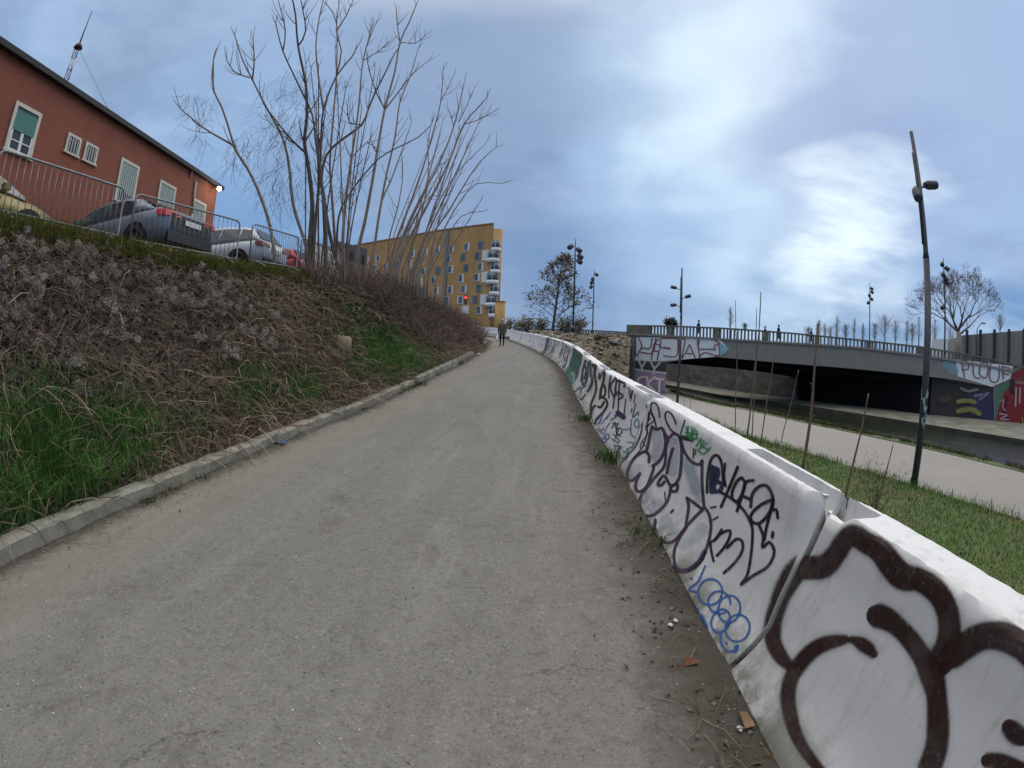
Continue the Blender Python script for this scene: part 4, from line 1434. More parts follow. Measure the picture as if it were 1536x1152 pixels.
for (tp, bt, r_, lab) in STK:
    B_ = onz(*bt, -.72)
    T_ = at(*tp, math.hypot(B_.x, B_.y) + .1)
    d_ = T_ - B_
    pts, rad = [], []
    for i in range(15):
        f = i / 14
        wob = .02 * d_.length / 4
        pts.append(Vector((d_.x * f + wob * math.sin(f * 9 + bt[0]), d_.y * f + wob * math.cos(f * 7 + bt[0]), d_.z * f - (.12 if i == 0 else 0))))
        rad.append(r_ * (1 - .45 * f) * rnd.uniform(.88, 1.15))
    mb = MB()
    mb.tube(pts, rad, 7)
    for _ in range(3):
        i = rnd.randint(3, 12)
        a_ = rnd.uniform(0, 6.28)
        mb.tube([pts[i], pts[i] + Vector((math.cos(a_) * r_ * 2.4, math.sin(a_) * r_ * 2.4, r_ * 2))], [r_ * .5, r_ * .2], 5)
    o = mb.build('wooden_stake', M['wood'])
    o.location = B_
    tag(o, lab, 'stake', 'bare wooden stakes in the grass strip')

# ------------------------------------------------------------------ rubble bank and wall left of the bridge
def rz(x, y):
    base_ = grass_z(np.clip(x, 1.5, 99), y)
    f = np.clip((y - 31 + 1.2 * vnoise(x, y, .8, 12) - (x - 4) * .35) / 10.5, 0, 1)
    f = f * f * (3 - 2 * f)
    return base_ + (3.75 - base_) * f + f * (1 - f) * 4 * (0.35 * vnoise(x, y, 1.6, 9) + .14 * vnoise(x, y, 5, 10))


ys = np.arange(26, 47.1, .35)
xs0 = np.interp(ys, PATH[:, 1], PATH[:, 0]) + .6
S = np.linspace(0, 1, 40)
xe0 = np.minimum(8.9, .192 * ys - .2)
X = xs0[:, None] + (xe0 - xs0)[:, None] * S[None]
Y = np.repeat(ys[:, None], 40, 1)
mr = mat('rubble_earth', (0.14, 0.115, 0.08), 0.95, 0.45, 1.6, 0.8, 9, dark=(0.04, 0.04, 0.018), obj=False)
gridmesh('rubble_bank', X, Y, rz(X, Y), mr)
pw = MB()
w0, w1 = at(838, 515, 46), at(948, 512, 47)
pw.prism([Vector((w0.x, w0.y, 2.6)), Vector((w1.x, w1.y, 2.6)), Vector((w1.x, w1.y, at(948, 498, 47).z)), Vector((w0.x, w0.y, at(838, 501, 46).z))], (0, .3, 0))
tag(pw.build('parapet_wall', M['concrete']), 'low grey concrete wall above the rubble bank left of the bridge', 'wall')
# broken slab sticking out of the bank
sb = MB()
q0, q1 = at(918, 514, 39), at(948, 519, 41)
sb.prism([q0, q1, q1 + Vector((0, 0, .22)), q0 + Vector((0, 0, .18))], (0.4, 2.5, 0))
tag(sb.build('broken_slab', M['concrete']), 'broken concrete slab jutting from the rubble bank beside the bridge end', 'slab')
# loose stones of the bank
V, F, C = [], [], []
ico = bmesh.new()
bmesh.ops.create_icosphere(ico, subdivisions=1, radius=1)
IV = np.array([v.co[:] for v in ico.verts])
IF = np.array([[v.index for v in f.verts] for f in ico.faces])
ico.free()


def stones(n, fn, r0, r1, cols):
    V, F, C = [], [], []
    for i in range(n):
        p_ = fn()
        r_ = r0 + (r1 - r0) * rnd.random() ** 2.2
        v = IV * (1 + .35 * RN.uniform(-1, 1, (len(IV), 1))) * np.array([1, rnd.uniform(.6, 1), rnd.uniform(.4, .8)]) * r_
        a_ = rnd.uniform(0, 6.28)
        v = v @ np.array([[math.cos(a_), math.sin(a_), 0], [-math.sin(a_), math.cos(a_), 0], [0, 0, 1]])
        F.append(IF + len(IV) * i)
        V.append(v + np.array(p_))
        c_ = np.array(cols[rnd.randrange(len(cols))]) * rnd.uniform(.75, 1.2)
        C.append(np.repeat(c_[None], len(IV), 0))
    return np.concatenate(V), np.concatenate(F), np.concatenate(C)


def rb():
    y = rnd.uniform(31, 43)
    x = rnd.uniform(np.interp(y, PATH[:, 1], PATH[:, 0]) + .9, .192 * y - .4)
    return (x, y, float(rz(np.array(x), np.array(y))) + .02)


V, F, C = stones(1300, rb, .04, .28, [(.27, .23, .175), (.34, .30, .24), (.15, .12, .085), (.10, .085, .05), (.24, .17, .13)])
me = npmesh('loose_rubble', V, F)
vcol(me, 'col', C)
tag(link('loose_rubble', me, None, (M['veg'],)), kind='stuff')

# ------------------------------------------------------------------ panelled building beyond the bridge on the right
g0, g1 = at(1443, 520, 70), at(1640, 560, 62)
zt0 = at(1443, 503, 70).z
zt1 = at(1536, 494, 66).z
pb = thing('panelled_building', 'long low building clad in pale grey-green vertical panels behind the bridge', 'building')
wl = MB()
NB = 26
for i in range(NB):
    a, b_ = Vector(g0).lerp(g1, i / NB), Vector(g0).lerp(g1, (i + 1) / NB)
    za, zb = zt0 + (zt1 - zt0) * min(1, i / NB * 1.5), zt0 + (zt1 - zt0) * min(1, (i + 1) / NB * 1.5)
    off = Vector((.06, .08, 0)) * (i % 2)
    wl.prism([Vector((a.x, a.y, 2)) + off, Vector((b_.x, b_.y, 2)) + off, Vector((b_.x, b_.y, zb)) + off, Vector((a.x, a.y, za)) + off], (6, 8, 0))
wl.build('wall', mat('panel_cladding', (0.245, 0.245, 0.20), 0.7, 0.12, 1.5, obj=False), pb)
for i in range(1, NB, 3):
    a = Vector(g0).lerp(g1, i / NB)
    d = MB()
    d.box((a.x - .1, a.y - .15, (zt0 + 2) / 2 + .4), (.28, .28, zt0 - 1.5))
    d.build('dark_pilaster', M['lamppost'], pb)
wl = MB()
q = at(1445, 495, 90)
wl.box((q.x + 4, q.y, 5.6), (18, 6, 4.8))
tag(wl.build('flat_roofed_block', M['white']), 'white flat-roofed block just visible behind the big bare tree', 'building')
# curved street lamp over that building
b_ = at(1465, 525, 62)
g = thing('curved_street_lamp', 'thin street lamp with a curved arm in front of the panelled building', 'street lamp', b_)
mb = MB()
h_ = at(1465, 490, 62).z - b_.z
mb.tube([(0, 0, -2), (0, 0, h_ - .3), (.25, 0, h_), (.7, 0, h_ + .35), (1.0, 0, h_ + .5)], [.07, .06, .05, .05, .05], 7)
mb.build('pole', M['lamppost'], g)
mb = MB()
mb.box((1.25, 0, h_ + .5), (.6, .22, .12))
mb.build('lamp_head', M['lamppost'], g)

# ================================================================== up on the car park: brick building, cars, crowd barriers
def plateau(x, y):
    return float(ip(CRZ, y)) + .05


def rebase(root, base):
    """put a thing's Empty at its base while its world-built parts stay where they are"""
    base = Vector(base)
    root.location = base
    for c in root.children:
        c.matrix_parent_inverse = Matrix.Translation(-base)


rebase(bridge, (22, 34, -1.2))
FP = Vector((-15.34, 5.22, 0))
FE = Vector((-.1558, .9878, 0))
FNn = Vector((.9878, .1558, 0))
EAVE = 10.6


def fpx(px, py, off=0.0):
    return onplane(px, py, FP - FNn * (.4 - off), FNn)


bk = bpy.data.materials.new('red_brick')
bk.use_nodes = True
t = NT(bk.node_tree)
p = t.n['Principled BSDF']
co = t.node('ShaderNodeNewGeometry').outputs['Position']
br = t.node('ShaderNodeTexBrick')
sx = t.node('ShaderNodeSeparateXYZ')
t.put(sx.inputs[0], co)
cb = t.node('ShaderNodeCombineXYZ')
t.put(cb.inputs[0], t.math('ADD', sx.outputs[1], t.math('MULTIPLY', sx.outputs[0], .3)))
t.put(cb.inputs[1], sx.outputs[2])
t.put(br.inputs['Vector'], cb.outputs[0])
br.inputs['Scale'].default_value = 1.0
br.inputs['Brick Width'].default_value = 0.23
br.inputs['Row Height'].default_value = 0.075
br.inputs['Mortar Size'].default_value = 0.011
br.inputs['Color1'].default_value = (0.25, 0.07, 0.036, 1)
br.inputs['Color2'].default_value = (0.18, 0.052, 0.03, 1)
br.inputs['Mortar'].default_value = (0.22, 0.10, 0.065, 1)
c = t.mix(t.math('MULTIPLY', t.smooth(t.noise(co, .7, 6, .65), .45, .75), .45), br.outputs[0], (0.145, 0.038, 0.024))
c = t.mix(t.math('MULTIPLY', t.noise(co, 14, 4, .7), .5), c, (0.26, 0.066, 0.036))
t.put(p.inputs['Base Color'], c)
p.inputs['Roughness'].default_value = .9
bb = thing('brick_building', 'long low red brick building with a flat dark overhanging roof on the embankment', 'building')
W0 = FP - FNn * .4 - FE * 13
W1 = fpx(325.5, 288)
W1 = Vector((W1.x, W1.y, 0))
b = MB()
zb_ = 3.0
b.prism([Vector((W0.x, W0.y, zb_)), Vector((W1.x, W1.y, zb_)), Vector((W1.x, W1.y, EAVE)), Vector((W0.x, W0.y, EAVE))], -FNn * 12)
b.build('wall', bk, bb)
b = MB()
r0, r1 = W0 + FNn * .26, W1 + FNn * .26 + FE * .35
b.prism([Vector((r0.x, r0.y, EAVE - .02)), Vector((r1.x, r1.y, EAVE - .02)), Vector((r1.x, r1.y, EAVE + .15)), Vector((r0.x, r0.y, EAVE + .15))], -FNn * 13)
b.prism([Vector((r0.x, r0.y, EAVE + .151)), Vector((r1.x, r1.y, EAVE + .151)), Vector((r1.x, r1.y, EAVE + .19)), Vector((r0.x, r0.y, EAVE + .19))], FNn * .05 - FNn * 13.1)
b.build('roof', mat('dark_fascia', (0.018, 0.017, 0.019), .7, .2), bb)
GREENSH = mat('green_blind', (0.035, 0.17, 0.135), .6, .12, 2)
BARS = mat('pale_window_bars', (0.42, 0.44, 0.42), .6, .1)


def bwin(tl, tr, bl_, style):
    A, B, D = fpx(*tl), fpx(*tr), fpx(*bl_)
    u0, u1 = (A - FP).dot(FE), (B - FP).dot(FE)
    z1, z0 = (A.z + B.z) / 2, D.z
    o = FP - FNn * .4

    def box(mb, a, b2, za, zb2, n0, n1):
        P = [o + FE * a + FNn * n0 + Vector((0, 0, za)), o + FE * b2 + FNn * n0 + Vector((0, 0, za)), o + FE * b2 + FNn * n0 + Vector((0, 0, zb2)), o + FE * a + FNn * n0 + Vector((0, 0, zb2))]
        mb.prism(P, FNn * (n1 - n0))
    w_ = .13 if style != 'small' else .1
    f = MB()
    box(f, u0, u0 + w_, z0, z1, 0.002, .055)
    box(f, u1 - w_, u1, z0, z1, 0.002, .055)
    box(f, u0 + w_, u1 - w_, z1 - w_, z1, 0.002, .055)
    box(f, u0 - .05, u1 + .05, z0 - .07, z0, 0.002, .085)
    wf = f.build('window', M['cream'], bb)
    g = MB()
    box(g, u0 + w_, u1 - w_, z0, z1 - w_, .002, .012)
    g.build('pane', M['glass_dark'], wf)
    if style == 'blind':
        s_ = MB()
        zm = z0 + (z1 - z0) * .42
        box(s_, u0 + w_, u1 - w_, zm, z1 - w_ - .12, .014, .05)
        s_.build('blind', GREENSH, wf)
        s_ = MB()
        um = (u0 + u1) / 2
        for a, b2, c2, d2 in ((u0 + w_, u0 + w_ + .07, z0, zm), (u1 - w_ - .07, u1 - w_, z0, zm), (um - .06, um + .06, z0, zm), (u0 + w_ + .07, um - .06, z0, z0 + .07), (um + .06, u1 - w_ - .07, z0, z0 + .07),
                              (u0 + w_ + .07, um - .06, z0 + .34, z0 + .38), (um + .06, u1 - w_ - .07, z0 + .34, z0 + .38)):
            box(s_, a, b2, c2, d2, .014, .045)
        s_.build('sash', M['white'], wf)
    else:
        s_ = MB()
        nb = 4 if style == 'small' else 8
        for i in range(nb):
            u = u0 + w_ + (u1 - u0 - 2 * w_) * (i + .5) / nb
            box(s_, u - .02, u + .02, z0, z1 - w_ - .02, .03, .05)
        s_.build('bars', BARS, wf)
        if style == 'tall':
            s_ = MB()
            box(s_, u0 + w_, u1 - w_, z0 + (z1 - z0) * .22, z1 - w_ - .05, .014, .03)
            s_.build('blind', mat('pale_green_blind', (0.22, 0.32, 0.28), .6, .1), wf)


bwin((24, 152), (63, 170.5), (6, 222), 'blind')
bwin((102, 199), (122.5, 208), (97.5, 226), 'small')
bwin((129, 212), (147.5, 222), (125, 239), 'small')
bwin((182, 236), (209, 250.5), (171, 298), 'tall')
bwin((240, 269), (264, 282), (236, 318), 'tall')
bwin((290, 297), (309, 307), (287, 340), 'tall')
dp = MB()
for a, c_ in (((288.5, 254), (286.5, 266)), ((294, 272), (289, 320))):
    A, C_ = fpx(*a, .06), fpx(*c_, .06)
    dp.tube([A, C_], .045, 6)
dp.build('drainpipe', M['cream'], bb)
lp = fpx(329, 283, .55)
lm = MB()
lm.tube([Vector((lp.x, lp.y, lp.z + .12)) - FNn * .5, Vector((lp.x, lp.y, lp.z + .12))], .03, 6)
lh = lm.build('corner_lamp', M['lamppost'], bb)
lm = MB()
lm.ball(lp, .13)
lm.build('bulb', emat('lit_bulb', (1.0, .93, .80), 14), lh)
pl = bpy.data.lights.new('corner_lamp_light', 'POINT')
pl.energy, pl.color, pl.shadow_soft_size = 40, (1, .9, .75), .15
plo = bpy.data.objects.new('corner_lamp_light', pl)
COL.objects.link(plo)
plo.location = lp + FNn * .25
rebase(bb, (-16.2, 11, 3.5))
# aerial on the roof
A0 = at(101, 119, 21.5)
A1 = at(117, 72, 21.5)
A2 = at(140, 17, 21.5)
am = thing('radio_mast', 'thin red and white lattice aerial with a whip, guyed on the flat roof', 'aerial', (A0.x, A0.y, EAVE + .2))
h1, h2 = A1.z - EAVE - .2, A2.z - EAVE - .2
REDP = mat('mast_red', (0.16, 0.035, 0.04), .6)
for k in range(6):
    mb = MB()
    z0_, z1_ = h1 * k / 6, h1 * (k + 1) / 6
    mb.tube([(0, 0, z0_), (0, 0, z1_)], .012, 4)
    for i in range(3):
        a_ = i * 2.094
        A_, B_ = (.13 * math.cos(a_), .13 * math.sin(a_)), (.13 * math.cos(a_ + 2.094), .13 * math.sin(a_ + 2.094))
        mb.tube([(*A_, z0_), (*A_, z1_)], .018, 5)
        mb.tube([(*A_, z0_ + .02), (*B_, z1_ - .02)], .01, 4)
        mb.tube([(0, 0, z0_ + .03), (*A_, z0_ + .03)], .01, 4)
        mb.tube([(*A_, z1_ - .02), (*B_, z1_ - .02)], .01, 4)
    mb.build('mast_section', M['white'] if k % 2 == 0 else REDP, am)
mb = MB()
mb.tube([(0, 0, h1), (0, 0, h1 + .2)], [.22, .12], 8)
mb.build('collar', REDP, am)
mb = MB()
mb.tube([(0, 0, h1), (0, 0, h1 + (h2 - h1) * .5), (0, 0, h2)], [.04, .03, .018], 6)
mb.build('whip', M['lamppost'], am)
mb = MB()
mb.tube([(.05, 0, h1), (.4, 3.6, .2)], .008, 4)
mb.build('guy_wire', M['lamppost'], am)


# ------------------------------------------------------------------ cars
def carpaint(name, c, rough=.35):
    m = mat(name, c, rough, .05, 2.0, metal=.25, spec=.6)
    return m


def loft(mb, rings, mi=0, cap=True):
    n = len(rings[0])
    V = [p for r in rings for p in r]
    F = [(i * n + k, i * n + (k + 1) % n, (i + 1) * n + (k + 1) % n, (i + 1) * n + k) for i in range(len(rings) - 1) for k in range(n)]
    if cap:
        F += [tuple(range(n)), tuple(range(len(V) - 1, len(V) - n - 1, -1))]
    mb.add(V, F, mi, True)


BODY = [(-2.30, .70, .45, .80), (-2.24, .82, .34, .93), (-2.0, .88, .27, 1.0), (-1.5, .905, .21, .99), (-.6, .91, .19, .955), (.4, .91, .19, .94), (1.0, .905, .2, .92), (1.6, .885, .22, .85), (2.05, .82, .28, .74), (2.22, .74, .34, .66), (2.3, .6, .40, .56)]
CABS = {'saloon': [(-1.85, 1.00, .74), (-1.55, 1.15, .66), (-1.1, 1.36, .585), (-.6, 1.455, .57), (0, 1.47, .575), (.45, 1.42, .58), (.9, 1.22, .63), (1.35, .95, .70)],
        'hatch': [(-2.12, 1.0, .74), (-1.98, 1.15, .68), (-1.75, 1.38, .60), (-1.3, 1.47, .575), (-.5, 1.52, .58), (.15, 1.49, .58), (.75, 1.25, .63), (1.3, .95, .70)]}


def make_car(loc, rz, colr, style, label, lit=False, length=1.0, lower=None, size=1.0):
    root = thing('parked_car', label, 'car', loc, rz, 'cars parked behind the crowd barriers')
    pm = carpaint(label.split()[0] + '_car_paint', colr)
    lowm = carpaint(label.split()[0] + '_car_lower', lower) if lower else pm
    mb = MB()
    rings = []
    for x, w_, zl, zb in BODY:
        x *= length
        h = zb - zl
        half = [(w_ * .80, zl), (w_ * .95, zl + .07), (w_, zl + h * .40), (w_ * .995, zl + h * .62), (w_ * .955, zl + h * .88), (w_ * .86, zb), (w_ * .4, zb + .02)]
        rings.append([(x, -a, z) for a, z in half] + [(x, a, z) for a, z in reversed(half)])
    loft(mb, rings)
    cab = CABS[style]
    cr = []
    for x, zr_, wr in cab:
        x *= length
        zb = float(np.interp(x / length, [q[0] for q in BODY], [q[3] for q in BODY])) - .02
        wb = float(np.interp(x / length, [q[0] for q in BODY], [q[1] for q in BODY])) * .90
        k_ = np.clip((zr_ - zb) / .45, .05, 1)
        wt = wb + (wr - wb) * k_
        half = [(wb, zb), (wb + (wt - wb) * .5, zb + (zr_ - zb) * .5), (wt, zr_ - .035 * k_), (wt * .86, zr_), (wt * .3, zr_ + .012)]
        cr.append([(x, -a, z) for a, z in half] + [(x, a, z) for a, z in reversed(half)])
    loft(mb, cr)
    for wx in (-1.42, 1.38):                      # dark wheel arches
        for sy in (-1, 1):
            pts = [(wx * length + .395 * math.cos(a), .34 + .395 * math.sin(a)) for a in np.linspace(-.35, math.pi + .35, 15)]
            mb.prism([(x, sy * .885, z) for x, z in pts], (0, sy * .034, 0), 1)
    bo = mb.build('body', [pm, M['black']], root)
    gl = MB()
    n = len(cr[0])
    for side in (0, 1):
        def sp(i, f, o=.012):
            r = cr[i]
            a, c2 = (Vector(r[0]), Vector(r[2])) if side == 0 else (Vector(r[n - 1]), Vector(r[n - 3]))
            q = a.lerp(c2, f)
            return q + Vector((0, -o if side == 0 else o, .004))
        idx = range(2, len(cr))
        for i in list(idx)[:-1]:
            a, b2 = i, i + 1
            pad = .03
            q = [sp(a, .14), sp(b2, .14), sp(b2, .9), sp(a, .9)]
            d = (q[1] - q[0]).normalized() * pad
            q = [q[0] + d, q[1] - d, q[2] - d, q[3] + d]
            gl.prism(q, (0, -.006 if side == 0 else .006, 0))
    # windscreen and rear window
    for (i, j, sg) in ((0, 2, -1), (len(cr) - 1, len(cr) - 3, 1)):
        A, B = cr[i], cr[j]
        q = [Vector(A[0]).lerp(Vector(B[2]), .12), Vector(A[n - 1]).lerp(Vector(B[n - 3]), .12), Vector(A[n - 1]).lerp(Vector(B[n - 3]), .93), Vector(A[0]).lerp(Vector(B[2]), .93)]
        for k in q:
            k.y *= .88
        nn = Vector((sg * .55, 0, .83))
        gl.prism([k + nn * .055 for k in q], nn * .02)
    gl.build('windows', M['glass_dark'], root)
    wm = None
    for wx in (-1.42, 1.38):
        for sy in (-1, 1):
            wmb = MB()
            prof = [(.20, -.10), (.29, -.105), (.325, -.08), (.33, 0), (.325, .08), (.29, .105), (.20, .10)]
            V, F = [], []
            for k in range(24):
                a_ = 2 * math.pi * k / 24
                V += [(r * math.cos(a_), y, r * math.sin(a_)) for r, y in prof]
            m_ = len(prof)
            F = [(k * m_ + j, k * m_ + (j + 1) % m_, ((k + 1) % 24) * m_ + (j + 1) % m_, ((k + 1) % 24) * m_ + j) for k in range(24) for j in range(m_)]
            wmb.add(V, F, 0, True)
            wo = wmb.build('wheel', M['tyre'], root)
            wo.location = (wx * length, sy * .835, .33)
            rm = MB()
            rm.tube([(0, -.06 * sy, 0), (0, .075 * sy, 0)], .20, 16)
            for k in range(5):
                a_ = 2 * math.pi * k / 5
                rm.box((.11 * math.cos(a_), .08 * sy, .11 * math.sin(a_)), (.17, .02, .04), 0, Matrix.Rotation(-a_, 3, 'Y'))
            rm.build('rim', M['galv'], wo)
    rl = emat('tail_lamp_lit', (1, .05, .04), .10, (.30, .012, .012)) if lit else M.setdefault('tail', mat('tail_lamp', (.26, .014, .014), .25, .1))
    for sy in (-1, 1):
        k = MB()
        k.add(*[[(-2.295 * length, sy * .42, .80), (-2.23 * length, sy * .80, .80), (-2.05 * length, sy * .875, .82), (-2.05 * length, sy * .865, .93), (-2.21 * length, sy * .785, .925), (-2.27 * length, sy * .42, .90),
                (-2.34 * length, sy * .42, .80), (-2.28 * length, sy * .83, .80), (-2.05 * length, sy * .905, .82), (-2.05 * length, sy * .895, .93), (-2.25 * length, sy * .815, .925), (-2.31 * length, sy * .42, .90)],
               [(6, 7, 10, 11), (7, 8, 9, 10), (0, 6, 11, 5), (5, 11, 10, 4), (4, 10, 9, 3), (0, 1, 7, 6), (1, 2, 8, 7)]])
        k.build('tail_light', rl, root)
        k = MB()
        k.prism([(2.23 * length, sy * .45, .58), (2.14 * length, sy * .76, .60), (2.10 * length, sy * .74, .70), (2.19 * length, sy * .45, .68)], (.05, sy * .02, .01))
        k.build('headlight', M['galv'], root)
        k = MB()
        k.box((.72 * length, sy * .98, .98), (.14, .16, .11))
        k.build('mirror', pm, root)
    k = MB()
    k.box((-2.335 * length, 0, .74), (.02, .52, .11))
    k.build('number_plate', M['white'], root)
    k = MB()
    k.box((-2.27 * length, 0, .39), (.10, 1.44, .20 if lower else .16))
    k.build('bumper', M['black'], root)
    k = MB()
    k.box((2.27 * length, 0, .40), (.08, 1.2, .14))
    k.build('bumper', M['black'], root)
    if lower:
        k = MB()
        k.box((-2.285 * length, 0, .70), (.07, 1.30, .34))
        k.build('tailgate_panel', M['black'], root)
    root.scale = (size,) * 3
    return root


make_car((-10.85, 8.7, plateau(-9, 8.8) + .20), math.pi, (.155, .185, .225), 'saloon', 'blue-grey saloon with a glowing red tail light, tail towards the crowd barriers', True, lower=(.02, .02, .02), size=1.12)
make_car((-10.9, 13.05, plateau(-9, 13) + .06), math.pi + .05, (.50, .52, .55), 'hatch', 'silver hatchback parked beside the blue-grey saloon, tail towards the barriers', False, .93, size=1.07)
make_car((-9.75, 3.25, plateau(-9, 3) - .02), math.pi / 2 + .04, (.165, .128, .038), 'hatch', 'mustard yellow car at the picture edge in front of the brick wall', False, .98)
make_car((-11.3, 16.6, plateau(-9, 17) + .16), math.pi, (.34, .025, .03), 'hatch', 'red hatchback half hidden behind the bare stems beyond the silver car', False, .9)
make_car((-11.6, 21.6, plateau(-9, 21) + .1), math.pi, (.05, .06, .075), 'saloon', 'dark car beyond the red one behind the bare stems', False, .95)
make_car((-11.0, 67.5, 4.36), 2.9, (.06, .065, .07), 'hatch', 'dark car on the street just above the white barriers at the top of the ramp', False, .9)


# ------------------------------------------------------------------ crowd barriers on the crest
def crowd_barrier(a, b_, za, zb, label):
    L = math.hypot(b_[0] - a[0], b_[1] - a[1])
    g = thing('crowd_barrier', label, 'crowd barrier', (a[0], a[1], za), math.atan2(b_[1] - a[1], b_[0] - a[0]), 'steel crowd barriers along the top of the bank')
    s_ = (zb - za)
    H_, r_ = 1.06, .12

    def q(x, z):
        return (x, 0, z + s_ * x / L)
    f = MB()
    pts = [q(.0, .16)]
    pts += [q(0, H_ - r_)] + [q(r_ - r_ * math.cos(k), H_ - r_ + r_ * math.sin(k)) for k in (.4, .8, 1.2)] + [q(r_, H_), q(L - r_, H_)] + [q(L - r_ + r_ * math.sin(k), H_ - r_ + r_ * math.cos(k)) for k in (.4, .8, 1.2)] + [q(L, H_ - r_), q(L, .16), q(L * .5, .16), q(0, .16)]
    f.tube(pts, .021, 8)
    f.build('frame', M['galv'], g)
    k_ = MB()
    nb = int(L / .125)
    for i in range(1, nb):
        x = L * i / nb
        k_.tube([q(x, .16), q(x, H_)], .0075, 5)
    k_.build('bars', M['galv'], g)
    for x in (L * .12, L * .88):
        ft = MB()
        ft.tube([(x, -.3, .0 + s_ * x / L), (x, -.22, .06 + s_ * x / L), q(x, .16), (x, .22, .06 + s_ * x / L), (x, .3, s_ * x / L)], .018, 6)
        ft.build('foot', M['galv'], g)


crowd_barrier((-7.75, .4), (-7.72, 3.1), 3.46, 3.50, 'steel crowd barrier nearest the picture edge, in front of the mustard car')
crowd_barrier((-7.70, 3.25), (-7.63, 5.95), 3.50, 3.55, 'steel crowd barrier in front of the nose of the blue-grey saloon')
crowd_barrier((-7.62, 6.25), (-7.0, 9.0), 3.53, 3.56, 'steel crowd barrier standing behind the tail of the blue-grey saloon')
crowd_barrier((-6.95, 9.45), (-7.1, 12.0), 3.62, 3.86, 'steel crowd barrier behind the silver hatchback')
crowd_barrier((-7.12, 12.2), (-7.25, 14.7), 3.9, 4.0, 'steel crowd barrier between silver hatchback and the bare stems')
crowd_barrier((-7.6, 16.4), (-7.2, 18.8), 4.0, 4.0, 'steel crowd barrier behind the bare stems by the red car')
crowd_barrier((-7.3, 19.2), (-6.9, 21.6), 4.0, 3.95, 'last steel crowd barrier of the row, by the dark car')

# ================================================================== far buildings at the head of the ramp
ob = thing('apartment_building', 'tall ochre apartment block with white curved bay windows on its corner', 'building')
OR_, OL = Vector((-13.2, 119.5, 0)), Vector((-75, 149, 0))
OE = (OR_ - OL).normalized()
ON = Vector((OE.y, -OE.x, 0))
if ON.dot(Vector((0, -1, 0))) < 0:
    ON = -ON


def opx(px, py):
    return onplane(px, py, OR_, ON)


OCH = mat('ochre_render', (0.46, 0.268, 0.105), .85, .12, .5, obj=False, dark=(0.33, 0.19, 0.08), dscale=.12)
b = MB()
rl_ = [opx(741, 336), opx(665, 345.5), opx(600, 357), opx(520, 371), opx(430, 386)]
rr = rl_[0]
b.prism([Vector((rr.x, rr.y, 4))] + rl_ + [Vector((rl_[-1].x, rl_[-1].y, 4))], Vector((-4.5, 13.0, 0)))
b.tube([Vector((rr.x, rr.y, 4)) - ON * 1.6, Vector((rr.x, rr.y, opx(741, 343).z)) - ON * 1.6], 1.6, 20)
b.build('wall', OCH, ob)
b = MB()
for a, c_ in zip(rl_, rl_[1:]):
    b.prism([a + ON * .15, c_ + ON * .15, c_ + ON * .15 + Vector((0, 0, .35)), a + ON * .15 + Vector((0, 0, .35))], Vector((-4.5, 13.0, 0)))
b.build('roof', mat('ochre_coping', (.27, .14, .05), .8, .1), ob)
WG = mat('facade_glass', (.10, .125, .15), .12, .3, .3, obj=False)
ZR = [opx(743, y_).z for y_ in (374, 390, 407, 423, 440, 457, 473.5)]
for k, zb in enumerate(ZR):
    fl_ = (ZR[k] - ZR[k + 1]) if k < 6 else 2.9
    wide = k % 2 == 1
    c0 = rr - ON * .9 - OE * (.2 if wide else -.35)
    rad = 1.75 if wide else 1.35
    by = MB()
    by.tube([Vector((c0.x, c0.y, zb - fl_ * .18)), Vector((c0.x, c0.y, zb + fl_ * .18))], rad, 20)
    bo = by.build('bay_window', M['white'], ob)
    gz = MB()
    gz.tube([Vector((c0.x, c0.y, zb + fl_ * .185)), Vector((c0.x, c0.y, zb + fl_ * .815))], rad * .95, 20)
    for a_ in range(0, 20, 3):
        q = Vector((c0.x + rad * .97 * math.cos(a_ * .314), c0.y + rad * .97 * math.sin(a_ * .314), zb + fl_ * .5))
        gz.box(q, (.1, .1, fl_ * .62), 1)
    gz.build('glazing', [WG, M['white']], bo)
    if wide:
        sx_ = MB()
        q = c0 - OE * 1.9 + ON * .6
        sx_.box((q.x, q.y, zb + fl_ * .5), (2.2, .8, fl_ * .95), 0, Matrix.Rotation(math.atan2(OE.y, OE.x), 3, 'Z'))
        sx_.build('bay_side', M['white'], bo)
orot = Matrix.Rotation(math.atan2(OE.y, OE.x), 3, 'Z')
for ci in range(11):
    for k, zb in enumerate(ZR):
        if (ci * 3 + k * 5) % 7 == 0 and ci > 1:
            continue
        u = 4.6 + ci * 4.9 + (1.1 if k % 2 else 0) + rnd.uniform(-.2, .2)
        q = OR_ - OE * u + ON * .03
        fr = MB()
        fr.box((q.x, q.y, zb + 1.55), (1.75, .1, 2.15), 0, orot)
        wo = fr.build('window', M['white'] if rnd.random() < .75 else M['galv'], ob)
        pn = MB()
        q2 = q + ON * .06 + OE * rnd.choice((-.22, -.16, -.2, .1))
        pn.box((q2.x, q2.y, zb + 1.6), (1.12, .06, 1.86), 0, orot)
        pn.build('pane', WG, wo)
dp = MB()
q = opx(668, 420)
dp.box((q.x + ON.x * .2, q.y + ON.y * .2, 18), (.9, .3, 2 * (rl_[1].z - 18) - .6), 0, orot)
dp.build('stair_strip', M['galv'], ob)
rebase(ob, (-40, 134, 4.5))
lb = thing('ochre_annex', 'low ochre rounded annex at the foot of the tall apartment block', 'building')
q = at(749.5, 480, 112)
mb = MB()
mb.tube([Vector((q.x, q.y, 4)), Vector((q.x, q.y, at(749.5, 453, 112).z))], 1.25, 18)
mb.build('wall', OCH, lb)
mb = MB()
mb.tube([Vector((q.x, q.y, at(749.5, 453, 112).z)), Vector((q.x, q.y, at(749.5, 452, 112).z))], 1.35, 18)
mb.build('roof', OCH, lb)
